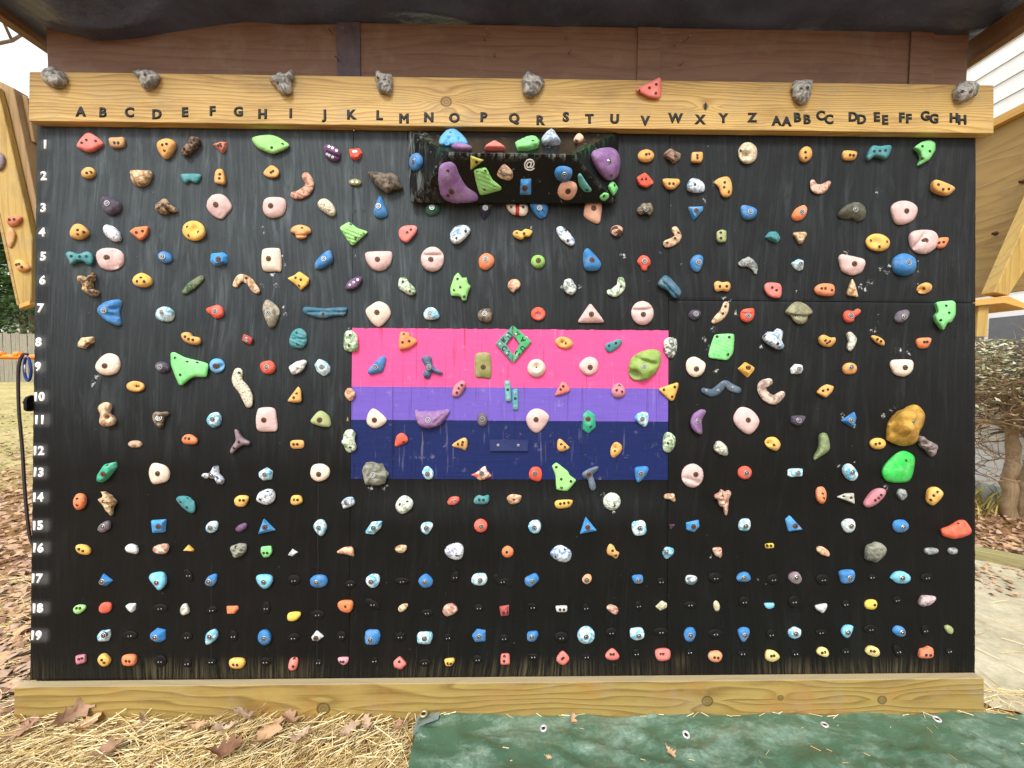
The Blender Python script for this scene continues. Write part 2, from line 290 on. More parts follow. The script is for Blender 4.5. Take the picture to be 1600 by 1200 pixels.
NUMS = [(a, float(b)/1000, float(c)/1000) for a, b, c in (q.split() for q in "1 -1798 2042;2 -1802 1921;3 -1802 1798;4 -1806 1704;5 -1800 1611;6 -1801 1520;7 -1807 1412;8 -1813 1282;9 -1814 1188;10 -1817 1073;11 -1809 985;12 -1820 867;13 -1816 784;14 -1810 689;15 -1806 581;16 -1803 496;17 -1806 379;18 -1802 266;19 -1806 162".split(';'))]
LETS = [(a, float(b)/1000, float(c)/1000) for a, b, c in (q.split() for q in "A -1626 2149;B -1543 2147;C -1445 2149;D -1342 2143;E -1237 2152;F -1134 2158;G -1038 2157;H -947 2149;I -841 2153;J -716 2145;K -610 2151;L -506 2150;M -414 2139;N -320 2145;O -223 2144;P -111 2148;Q 4 2143;R 106 2139;S 201 2153;T 291 2147;U 387 2148;V 504 2142;W 620 2154;X 715 2150;Y 804 2156;Z 915 2160;A 1009 2149;A 1048 2147;B 1090 2163;B 1127 2156;C 1179 2171;C 1211 2157;D 1305 2168;D 1338 2159;E 1397 2169;E 1429 2158;F 1494 2168;F 1521 2164;G 1584 2175;G 1618 2165;H 1696 2169;H 1728 2162".split(';'))]
def panel(x0, x1, z0, z1):
    step = .01; nx = int(round((x1-x0)/step)); nz = int(round((z1-z0)/step))
    X = np.linspace(x0, x1, nx+1); Z = np.linspace(z0, z1, nz+1)
    gx, gz = np.meshgrid(X, Z)
    gy = np.zeros_like(gx)
    edge = np.minimum.reduce([gx-x0, x1-gx, gz-z0, z1-gz]); gy[edge < .004] = .0016
    gx = gx + np.where((edge > .004) | (abs(gz-z0) < .004) | (abs(gz-z1) < .004), 0, RNG.normal(0, .0006, gx.shape))
    n = gx.size; vs = np.stack([gx, gy, gz], -1).reshape(-1, 3)
    idx = np.arange(n).reshape(nz+1, nx+1)
    fs = np.stack([idx[:-1, :-1], idx[:-1, 1:], idx[1:, 1:], idx[1:, :-1]], -1).reshape(-1, 4).tolist()
    b = [(x0, .018, z0), (x1, .018, z0), (x1, .018, z1), (x0, .018, z1)]; vs = np.vstack([vs, b]); k = [n, n+1, n+2, n+3]
    fs += [[k[1], k[0], k[3], k[2]], idx[0, ::-1].tolist()+[k[0], k[1]], idx[-1, :].tolist()+[k[2], k[3]], idx[:, 0].tolist()+[k[3], k[0]], idx[::-1, -1].tolist()+[k[1], k[2]]]
    me = mesh('panel', vs, fs)
    px, pz = vs[:, 0], vs[:, 2]
    ck = np.zeros(len(vs)); halo = np.zeros(len(vs))
    for cx, cz, r in CHALK: ck = np.maximum(ck, .68*min(1, .02/r)**.5*np.exp(-(((px-cx)**2+(pz-cz)**2)/(r*.75)**2)**1.0))
    for s, cx, cz in NUMS:
        hw = .016*len(s); dx = np.maximum(abs(px-cx)-hw, 0); dz = np.maximum(abs(pz-cz)-.012, 0); halo = np.maximum(halo, (.05 if int(s) < 8 else .1)*np.exp(-((dx**2+dz**2)/(.008 if int(s) < 8 else .011)**2)))
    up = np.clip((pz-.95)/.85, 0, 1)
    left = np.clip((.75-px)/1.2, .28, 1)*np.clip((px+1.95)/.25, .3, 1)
    wear_sheen = .04+.9*np.clip((pz-.8)/1.0, 0, 1)*left + .12*np.clip(1-abs(pz-.68)/.1, 0, 1)*np.clip((.75-abs(px))/.3, 0, 1)  # rises with height: real wear plus the upper wall's painted sky sheen
    bare = np.clip((.085-pz)/.06, 0, 1)*np.clip(.55+.45*np.sin(px*5.1+1)+.3*np.sin(px*13), .12, 1)
    bare = np.maximum(bare, .9*np.exp(-(((px-.66)**2)/.03**2+((pz-.06)**2)/.03**2)))
    ca = me.color_attributes.new('wear_sheen', 'FLOAT_COLOR', 'POINT'); a = np.ones((len(vs), 4)); a[:, 0] = ck; a[:, 1] = wear_sheen; a[:, 2] = bare; a[:, 3] = halo
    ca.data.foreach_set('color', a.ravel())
    return me
G = .0013
panels = []
for x0, x1, z0, z1 in ((-1.832, -.62-G, -.009, 2.115), (-.62+G, .611-G, -.008, 2.12), (.611+G, 1.822, -.001, 1.467-G), (.611+G, 1.822, 1.467+G, 2.13)):
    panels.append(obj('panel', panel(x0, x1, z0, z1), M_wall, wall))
box('backing_frame', -1.815, .0195, -.15, 1.805, .108, 2.1, M_dark, wall, .002)
# plywood check cracks: narrow dark strips laid just proud of the panel face
ck = []
for x, z0, z1 in ((-1.146, .005, .44), (-.742, .005, .98), (-.236, .005, .2), (-.146, 1.36, 1.92), (-.36, .01, .12), (.3, .012, .1)):
    n = 8
    for i in range(n):
        za, zb = z0+(z1-z0)*i/n, z0+(z1-z0)*(i+1)/n; o1, o2 = random.uniform(-.0015, .0015), random.uniform(-.0015, .0015)
        ck.append(([(x+o1-.0011, -.0006, za), (x+o1+.0011, -.0006, za), (x+o1+.0011, -.0006, zb), (x+o1-.0011, -.0006, zb), (x+o1-.0011, .002, za), (x+o1+.0011, .002, za), (x+o1+.0011, .002, zb), (x+o1-.0011, .002, zb)], [(0, 1, 2, 3), (0, 4, 5, 1), (1, 5, 6, 2), (2, 6, 7, 3), (3, 7, 4, 0)]))
crk = obj('surface_crack', mesh('surface_crack', *join(ck)), M_dark, panels[1]); crk['kind'] = 'stuff'
hl = []
for x, z in ((-.607, 1.80), (-.578, 1.80), (.128, 1.79), (.02, 1.40), (-.55, 1.05), (.55, 1.47), (.56, 1.2), (1.1, 1.77), (1.28, 1.2), (1.56, 1.05), (1.62, 1.8), (-1.3, 1.6), (-1.5, 1.35), (-.95, .75), (-.85, .55), (-1.52, .33), (-1.36, .35), (.94, .85), (.77, .62), (.43, .5), (-.2, .6), (.05, .46), (-.38, .42), (.2, 1.62), (-1.55, 1.0), (-1.25, .9), (1.68, .45), (1.3, .56), (-.08, .24), (1.74, 1.33), (-1.7, .7), (.9, 1.66)):
    vs, fs = lathe_([(.0052, -.0008), (.0046, -.001), (.0042, .004), (.001, .004)], 10); hl.append(([(x+a, c_, z+b) for a, b, c_ in vs], fs))
bh = obj('bolt_hole', mesh('bolt_hole', *join(hl)), M_dark, panels[1]); bh['kind'] = 'stuff'
# flag stripes
def stripe(name, label, x0, x1, z0, z1, m, jag):
    n = 90; top = []; bot = []
    for i in range(n+1):
        x = x0+(x1-x0)*i/n; j = jag*(noise.noise((x*40, z1*9, 0))) if jag else 0
        top.append((x, z1+j+.0012*noise.noise((x*28, z1*31, 2))))
        bot.append((x, z0))
    vs = [(x, -.0012, z) for x, z in bot]+[(x, -.0012, z) for x, z in top]+[(x, .0006, z) for x, z in bot]+[(x, .0006, z) for x, z in top]
    m1 = n+1; fs = []
    for i in range(n):
        fs += [(i, i+1, m1+i+1, m1+i), (2*m1+i, 2*m1+i+1, i+1, i), (m1+i, m1+i+1, 3*m1+i+1, 3*m1+i)]
    fs += [(0, m1, 3*m1, 2*m1), (n, 2*m1+n, 3*m1+n, m1+n)]
    o = obj(name, mesh(name, vs, fs), m, panels[1]); o['label'] = label
stripe('pink_stripe', 'broad hot pink top stripe of the painted flag', -.6175, .609, 1.121, 1.347, M_pink, .004)
stripe('purple_stripe', 'narrow violet middle stripe of the painted flag', -.6175, .609, .9925, 1.121, M_purple, 0)
stripe('navy_stripe', 'broad navy bottom stripe of the painted flag', -.6175, .609, .7655, .9925, M_navy, 0)
# header and foot boards
hb = box('header_board', -1.82, -.0349, 2.112, 1.852, -.0022, 2.298, M_header, wall, .003)
fb = box('foot_board', -1.848, -.0349, -.17, 1.814, -.0022, .006, M_foot, wall, .003)
fb['label'] = 'pale pine board along the foot of the wall'; hb['label'] = 'yellow pine header board with painted letters'
# slight tilt of both boards as in the photograph
hb.rotation_euler = (0, math.radians(-.05), 0); fb.rotation_euler = (0, math.radians(-.47), 0)
slot = obj('knot_slot', mesh('knot_slot', *(lambda v_, f_: ([(a*.55+.07*b_, -c_-.0351, b_*1.7) for a, b_, c_ in v_], f_))(*lathe_([(.0095, 0), (.009, .0008), (.001, .0008)], 12))), M_letter, hb); slot.location = (.735, 0, 2.2)
tc_ = {}
def glyph(ch, size, bold):
    k = (ch, size, bold)
    if k not in tc_:
        c = bpy.data.curves.new('letter', 'FONT'); c.body = ch; c.size = size; c.align_x = 'CENTER'; c.align_y = 'CENTER'; c.bevel_depth = bold; c.bevel_resolution = 0; c.extrude = .0002; c.resolution_u = 3
        o = bpy.data.objects.new('tmp', c); COL.objects.link(o); bpy.context.view_layer.update()
        me = bpy.data.meshes.new_from_object(o.evaluated_get(bpy.context.evaluated_depsgraph_get())); bpy.data.objects.remove(o)
        # stand it up: text x stays x, text y becomes z, front faces -y
        co = np.empty(len(me.vertices)*3); me.vertices.foreach_get('co', co); co = co.reshape(-1, 3)
        co = np.stack([co[:, 0]-(co[:, 0].max()+co[:, 0].min())/2, -co[:, 2], co[:, 1]-(co[:, 1].max()+co[:, 1].min())/2], -1); me.vertices.foreach_set('co', co.ravel()); me.materials.clear(); tc_[k] = me
    return tc_[k]
for ch, x, z in LETS:
    o = obj('letter', glyph(ch, .048, .0033), M_letter, hb); o.location = (x, -.0345, z); o.rotation_euler = (0, math.radians(random.uniform(-2, 2)), 0)
for s, x, z in NUMS:
    o = obj('number', glyph(s, .045, .0026), M_white, panels[0]); o.location = (max(x, -1.806) if len(s) > 1 else x, -.0008, z); o.rotation_euler = (0, math.radians(random.uniform(-3, 3)), 0)
# ---------------------------------------------------------------- box volume
def volume():
    P = dict(tl=(-.4155, .103, 2.2553), tr=(.4139, .1033, 2.2617), br=(0.3918, 0.0568, 1.9657), bl=(-0.3903, 0.0565, 1.959), rl=(-0.2259, -0.0555, 2.0851), rr=(0.2067, -0.0556, 2.084), b0=(0.3918, .092, 1.9827), b1=(-0.3903, .092, 1.976))
    P = {k: Vector(v) for k, v in P.items()}
    bm = bmesh.new(); V = {k: bm.verts.new(v) for k, v in P.items()}
    for f in (('tl', 'tr', 'rr', 'rl'), ('bl', 'rl', 'rr', 'br'), ('tl', 'rl', 'bl'), ('tr', 'br', 'rr'), ('bl', 'br', 'b0', 'b1'), ('tl', 'bl', 'b1'), ('tr', 'b0', 'br')): bm.faces.new([V[q] for q in f])
    bmesh.ops.bevel(bm, geom=[e for e in bm.edges if len(e.link_faces) == 2], offset=.003, segments=2, affect='EDGES')
    bmesh.ops.triangulate(bm, faces=bm.faces[:]); 
    for _ in range(6):
        es = [e for e in bm.edges if e.calc_length() > .016]
        if not es: break
        bmesh.ops.subdivide_edges(bm, edges=es, cuts=1)
        bmesh.ops.triangulate(bm, faces=[f for f in bm.faces if len(f.verts) > 3])
    me = from_bm('wall_volume', bm)
    co = np.empty(len(me.vertices)*3); me.vertices.foreach_get('co', co); co = co.reshape(-1, 3)
    def dseg(a, b):
        a = np.array(a); b = np.array(b); d = b-a; t = np.clip(((co-a)@d)/(d@d), 0, 1); return np.linalg.norm(co-(a+t[:, None]*d), axis=1), t
    a = np.zeros((len(co), 4)); a[:, 3] = 1
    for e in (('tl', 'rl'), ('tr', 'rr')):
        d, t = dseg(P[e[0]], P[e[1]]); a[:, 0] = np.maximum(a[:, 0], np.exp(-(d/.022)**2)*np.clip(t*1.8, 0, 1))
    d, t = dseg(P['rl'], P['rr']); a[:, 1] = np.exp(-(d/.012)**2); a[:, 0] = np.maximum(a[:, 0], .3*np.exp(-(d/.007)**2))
    for q in (('rl', 'bl'), ('rr', 'br')): d, t = dseg(P[q[0]], P[q[1]]); a[:, 1] = np.maximum(a[:, 1], .55*np.exp(-(d/.007)**2))
    d, t = dseg(P['tl'], P['bl']); a[:, 1] = np.maximum(a[:, 1], .75*np.exp(-(d/.09)**2))  # left facet lightened: its reflective sheen put into the colour
    ca = me.color_attributes.new('wear_sheen', 'FLOAT_COLOR', 'POINT'); ca.data.foreach_set('color', a.ravel())
    t = NT('black_box_paint'); at = t.n('Attribute', attribute_name='wear_sheen'); sp = t.n('SeparateColor'); t.l(at.outputs['Color'], sp.inputs[0]); v = t.coord()
    n1 = t.noise(t.coord(scale=(60, 60, 9), rot=(0, .5, 0)), 1.0, 4, .6, .8); n2 = t.noise(v, 40, 4, .6)
    c = t.mix(n2, srgb(9, 10, 11), srgb(24, 26, 28))
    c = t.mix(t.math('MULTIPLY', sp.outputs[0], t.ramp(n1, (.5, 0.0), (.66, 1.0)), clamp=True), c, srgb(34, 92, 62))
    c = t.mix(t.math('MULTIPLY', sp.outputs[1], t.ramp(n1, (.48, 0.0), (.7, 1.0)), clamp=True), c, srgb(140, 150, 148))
    c = t.mix(t.math('MULTIPLY', t.ramp(t.noise(v, 70, 2), (.7, 0.0), (.74, 1.0)), .5), c, srgb(150, 150, 150))
    t.bump(n1, .001, .4); m = t.out(c, .3, .26)
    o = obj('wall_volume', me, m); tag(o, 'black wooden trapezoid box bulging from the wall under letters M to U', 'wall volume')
    Lx, Lv, Ln, Lo = Vector((0.99996, 0.00894, -0.00044)), Vector((0.00643, -0.68381, 0.72963)), Vector((0.00623, -0.72961, -0.68384)), Vector((-0.00443, 0.00056, 2.02344))
    g = obj('at_sign', glyph('@', .040, .0009), M_white, o)
    g.matrix_world = Matrix((( Lx.x, -Ln.x, Lv.x, 0), (Lx.y, -Ln.y, Lv.y, 0), (Lx.z, -Ln.z, Lv.z, 0), (0, 0, 0, 1))); g.location = Lo+Lx*0.0613+Lv*0.0514+Ln*.0012
volume()
# ---------------------------------------------------------------- holds
SURF = dict(W=((0, 0, .14), (1, 0, 0), (0, .04861, .99882), (0, -.99882, .04861)), H=((0, -.03486, .1417), (1, 0, 0), (0, .04861, .99882), (0, -.99882, .04861)),
    VT=((-0.0052, 0.02379, 2.17152), (0.99998, -0.00627, 0.00031), (0.00397, 0.66947, 0.74282), (-0.00486, -0.74281, 0.66949)), VF=((-0.00443, 0.00056, 2.02344), (0.99996, 0.00894, -0.00044), (0.00643, -0.68381, 0.72963), (0.00623, -0.72961, -0.68384)), VL=((-0.34388, 0.03464, 2.09979), (0.80006, -0.59922, 0.02916), (0.02112, 0.07671, 0.99683), (-0.59955, -0.7969, 0.07403)), VR=((0.33744, 0.03484, 2.1038), (0.82982, 0.55737, -0.02713), (-0.02666, 0.08815, 0.99575), (0.55739, -0.82557, 0.08801)),
    L=((-1.95, .12, 1.95), (1, 0, 0), (0, 0, 1), (0, -1, 0)))
def lathe(prof, seg=14):
    vs, fs, mi = [], [], []
    for r, z in prof:
        for k in range(seg): q = 2*math.pi*k/seg; vs.append((r*math.cos(q), r*math.sin(q), z))
    for i in range(len(prof)-1):
        for k in range(seg): k2 = (k+1) % seg; fs.append((i*seg+k, i*seg+k2, (i+1)*seg+k2, (i+1)*seg+k))
    fs.append(tuple(range((len(prof)-1)*seg, len(prof)*seg)))
    return vs, fs
def fit(name, prof, mats, mi, seg=14):
    vs, fs = lathe(prof, seg); me = mesh(name, vs, fs)
    for m in mats: me.materials.append(m)
    ids = [mi[min(i//seg, len(mi)-1)] for i in range(len(fs))]; me.polygons.foreach_set('material_index', ids); return me
FIT = {'B': ('bolt', fit('bolt', [(.0105, -.006), (.0105, .0012), (.0098, .002), (.0078, .002), (.0076, .0004), (.0052, .0004), (.0052, .003), (.0046, .0036), (.0028, .0036), (.0026, .001), (.001, .001)], [M_steel, M_dark], [0, 0, 0, 1, 1, 1, 0, 0, 1, 1, 1])),
    'r': ('bolt', fit('bolt', [(.0105, -.006), (.0105, .0006), (.0098, .001), (.0066, .0008), (.0064, .0002), (.0062, .002), (.0054, .0026), (.003, .0026), (.0028, .0006), (.001, .0006)], [M_rust, M_rustd, M_dark], [1, 1, 1, 2, 2, 0, 0, 2, 2, 2])),
    's': ('screw', fit('screw', [(.0056, -.004), (.0056, .0005), (.005, .0008), (.0046, .0002), (.0026, .0002), (.0024, .0006), (.001, .0006)], [M_screwhole, M_dark], [0, 0, 1, 1, 0, 0, 0], 10)),
    'w': ('screw', fit('screw', [(.0054, -.004), (.0054, .0008), (.0046, .0016), (.002, .0018), (.0016, .0008), (.0005, .0008)], [M_steel, M_dark], [0, 0, 0, 1, 1, 1], 10))}
def cat_closed(P, n):
    P = np.array(P, float); out = []; m = len(P)
    for i in range(m):
        a, b, c, d = P[i-1], P[i], P[(i+1) % m], P[(i+2) % m]
        for k in range(n):
            t = k/n; out.append(.5*(2*b+(c-a)*t+(2*a-5*b+4*c-d)*t*t+(3*b-a-3*c+d)*t**3))
    return np.array(out)
def chaikin(P, r=.16, it=1):
    P = np.array(P, float)
    for _ in range(it):
        Q = np.roll(P, -1, 0); P = np.stack([P*(1-r)+Q*r, P*r+Q*(1-r)], 1).reshape(-1, 2); r = .25
    return P
def resample(P, n):
    Q = np.vstack([P, P[:1]]); L = np.r_[0, np.cumsum(np.linalg.norm(np.diff(Q, axis=0), axis=1))]
    t = np.linspace(0, L[-1], n, endpoint=False); return np.stack([np.interp(t, L, Q[:, 0]), np.interp(t, L, Q[:, 1])], 1)
def seg_dist(X, A, B):
    d = B-A; t = np.clip(((X[:, None]-A)*d).sum(-1)/np.maximum((d*d).sum(-1), 1e-12), 0, 1)
    return np.linalg.norm(X[:, None]-(A+t[..., None]*d), axis=-1)
def inside(X, P):
    x, y = X[:, 0][:, None], X[:, 1][:, None]; a = P; b = np.roll(P, -1, 0)
    c = ((a[:, 1] > y) != (b[:, 1] > y)) & (x < (b[:, 0]-a[:, 0])*(y-a[:, 1])/(b[:, 1]-a[:, 1]+1e-12)+a[:, 0]); return c.sum(1) % 2 == 1
def signed(P): return np.dot(P[:, 0], np.roll(P[:, 1], -1))-np.dot(P[:, 1], np.roll(P[:, 0], -1))
def hold_mesh(prof, H, P, typ, rad, shift, marks, seed, ribs=0):
    """local frame: x right, y up the wall, z out of the wall. Returns a mesh"""
    rng = np.random.default_rng(seed)
    if typ == 'S':
        line = smoothline([(*p, r) for p, r in zip(P, rad)], 4); L = np.array([[q.x, q.y] for q in line]); R_ = np.array([q.z for q in line])
        T = np.gradient(L, axis=0); T /= np.linalg.norm(T, axis=1)[:, None]; Nn = np.stack([-T[:, 1], T[:, 0]], 1)
        e0 = [L[0]+R_[0]*(-T[0]*math.sin(a)+Nn[0]*math.cos(a)) for a in np.linspace(0, math.pi, 6)][1:-1]
        e1 = [L[-1]+R_[-1]*(T[-1]*math.sin(a)-Nn[-1]*math.cos(a)) for a in np.linspace(0, math.pi, 6)][1:-1]
        out = np.vstack([(L+Nn*R_[:, None]), np.array([L[-1]+R_[-1]*(T[-1]*math.sin(a)+Nn[-1]*math.cos(a)) for a in np.linspace(0, math.pi, 6)][1:-1]), (L-Nn*R_[:, None])[::-1], np.array([L[0]+R_[0]*(-T[0]*math.sin(a)-Nn[0]*math.cos(a)) for a in np.linspace(0, math.pi, 6)][1:-1])])
    elif typ == 'C': out = cat_closed(P, 5)
    else: out = np.array(P, float)
    if signed(out) < 0: out = out[::-1]
    area = abs(signed(out))/2; per = np.linalg.norm(np.roll(out, -1, 0)-out, axis=1).sum()
    if prof == 'P':
        bm = bmesh.new(); a = [bm.verts.new((*p, 0)) for p in out]; b = [bm.verts.new((*p, H)) for p in out]
        bm.faces.new(b); bm.faces.new(a[::-1])
        for i in range(len(a)): bm.faces.new((a[i], a[(i+1) % len(a)], b[(i+1) % len(a)], b[i]))
        bmesh.ops.bevel(bm, geom=[e for e in bm.edges if all(v in b for v in e.verts)], offset=.003, segments=2, affect='EDGES')
        return from_bm('climbing_hold', bm)
    if prof == 'K':
        n = len(out); c = out.mean(0); bm = bmesh.new(); req = math.sqrt(area/math.pi)
        top = c+(out-c)*rng.uniform(.42, .62, (n, 1))+shift; sub = max(3, n)
        a = [bm.verts.new((*p, 0)) for p in out]; b = [bm.verts.new((*(c+(p-c)*.97), H*.28)) for p in out]; tp = [bm.verts.new((*p, H*rng.uniform(.86, 1.0))) for p in top]
        bm.faces.new(tp)
        for i in range(n):
            j = (i+1) % n; bm.faces.new((a[i], a[j], b[j], b[i])); bm.faces.new((b[i], b[j], tp[j], tp[i]))
        bmesh.ops.triangulate(bm, faces=[f for f in bm.faces if len(f.verts) > 3 and all(v in tp for v in f.verts)])
        bmesh.ops.recalc_face_normals(bm, faces=bm.faces)
        es = [e for e in bm.edges if len(e.link_faces) == 2]
        bmesh.ops.bevel(bm, geom=es, offset=min(.0022, req*.07), segments=2, affect='EDGES', clamp_overlap=True)
        return from_bm('climbing_hold', bm)
    if typ == 'K': out = chaikin(out, .1 if prof == 'F' else .16, 2)
    nb = int(np.clip(per/.0055, 22, 64)); out = resample(out, nb)
    if prof == 'R':
        c = out.mean(0); ph = rng.uniform(0, 50); out = c+(out-c)*(1+np.array([.16*noise.noise((p[0]*55+ph, p[1]*55, ph)) for p in out])[:, None])
    sp = math.sqrt(area/ (260 if area > .0022 else 90)); lo, hi = out.min(0), out.max(0)
    g = np.stack(np.meshgrid(np.arange(lo[0], hi[0], sp), np.arange(lo[1], hi[1], sp*.87)), -1); g[1::2, :, 0] += sp/2; g = g.reshape(-1, 2)+rng.normal(0, sp*.05, (g.size//2, 2))
    A = out; B = np.roll(out, -1, 0); g = g[inside(g, out)]
    c0 = out.mean(0); inr = [c0+(out-c0)*.93] if False else []
    d = seg_dist(g, A, B).min(1) if len(g) else np.zeros(0)
    dm = max(d.max() if len(d) else 0, math.sqrt(area)*.25)
    nrm = np.stack([-(B-A)[:, 1], (B-A)[:, 0]], 1); nrm /= np.linalg.norm(nrm, axis=1)[:, None]; vn = nrm+np.roll(nrm, 1, 0); vn /= np.maximum(np.linalg.norm(vn, axis=1), .2)[:, None]
    r1 = out+vn*dm*.13; r1 = r1[inside(r1, out)]
    r1 = r1[seg_dist(r1, A, B).min(1) > dm*.08] if len(r1) else r1
    g = np.vstack([r1, g[d > dm*.26]]); d = seg_dist(g, A, B).min(1)
    allp = np.vstack([out, g]); nO = len(out)
    res = delaunay_2d_cdt([Vector(p) for p in allp], [], [list(range(nO))], 1, 1e-7)
    V = np.array([[v.x, v.y] for v in res[0]]); F = [list(f) for f in res[2]]
    dist = seg_dist(V, A, B).min(1); e = np.clip(dist/dm, 0, 1); on = dist < 1e-6
    if prof == 'F': z = .42+.58*np.clip(e/.3, 0, 1)**.6
    else: z = .27+.73*(1-(1-e)**2.5)**.62
    # smooth the medial ridge
    nbr = [set() for _ in V]
    for f in F:
        for i in range(len(f)): nbr[f[i]].add(f[i-1]); nbr[f[i-1]].add(f[i])
    for _ in range(3 if prof != 'R' else 1):
        z2 = z.copy()
        for i in range(len(V)):
            if not on[i] and nbr[i]: z2[i] = .5*z[i]+.5*sum(z[j] for j in nbr[i])/len(nbr[i])
        z = z2
    z = z/z.max()*H
    tilt = rng.normal(0, .12, 2); ex = max(np.ptp(V[:, 0]), np.ptp(V[:, 1]))/2
    z = z*(1+(~on)*((V-V.mean(0))@tilt)/ex)
    if prof == 'R':
        ph = rng.uniform(0, 90)
        nz = np.array([noise.fractal((p[0]*70+ph, p[1]*70, ph), 1.0, 2.1, 3) for p in V]); z = z*(1+(.42 if area < .004 else .2)*np.clip(nz, -1, 1)*(~on)*np.clip(e*2, 0, 1))
    elif prof == 'D':
        ph = rng.uniform(0, 90); nz = np.array([noise.noise((p[0]*32+ph, p[1]*32, ph)) for p in V]); z = z*(1+.12*nz*(~on))
    for k, q in marks:
        if k == 'd' and q[2] < 0: z = z+(~on)*H*.45*np.exp(-((((V-np.array(q[:2]))**2).sum(1)/q[2]**2)**2))
        elif k == 'd': z = z-(~on)*min(H*.75, q[2]*1.5)*np.exp(-(((V-np.array(q[:2]))**2).sum(1)/q[2]**2))
        if k == 'g':
            dd = seg_dist(V, np.array([q[:2]]), np.array([q[2:4]]))[:, 0]; z = z-(~on)*min(H*.6, q[4]*1.6)*np.exp(-(dd/(q[4]*.75))**2)
    if ribs: z = z-(~on)*H*.2*np.clip(np.sin((V@np.array([.35, .94]))*ribs)*1.5, 0, 1)
    z = np.maximum(z, H*.06)
    XY = V+np.outer(np.clip(z/H, 0, 1.1)-.0, shift)*np.where(on, 0.35, 1)[:, None]
    vs = [(x, y, q) for (x, y), q in zip(XY, z)]
    ring = [i for i in res[0:1] and range(len(V)) if on[i]]
    cnt = {}
    for f in F:
        for i in range(len(f)):
            ed = (f[i-1], f[i]); cnt[tuple(sorted(ed))] = cnt.get(tuple(sorted(ed)), [])+[ed]
    base = {}
    fs = [tuple(f) for f in F]
    for k, L in cnt.items():
        if len(L) == 1:
            i, j = L[0]
            for q in (i, j):
                if q not in base: base[q] = len(vs); bp = c0+(V[q]-c0)*.955; vs.append((bp[0], bp[1], -.001))
            fs.append((j, i, base[i], base[j]))
    me = mesh('climbing_hold', vs, fs, True)
    return me
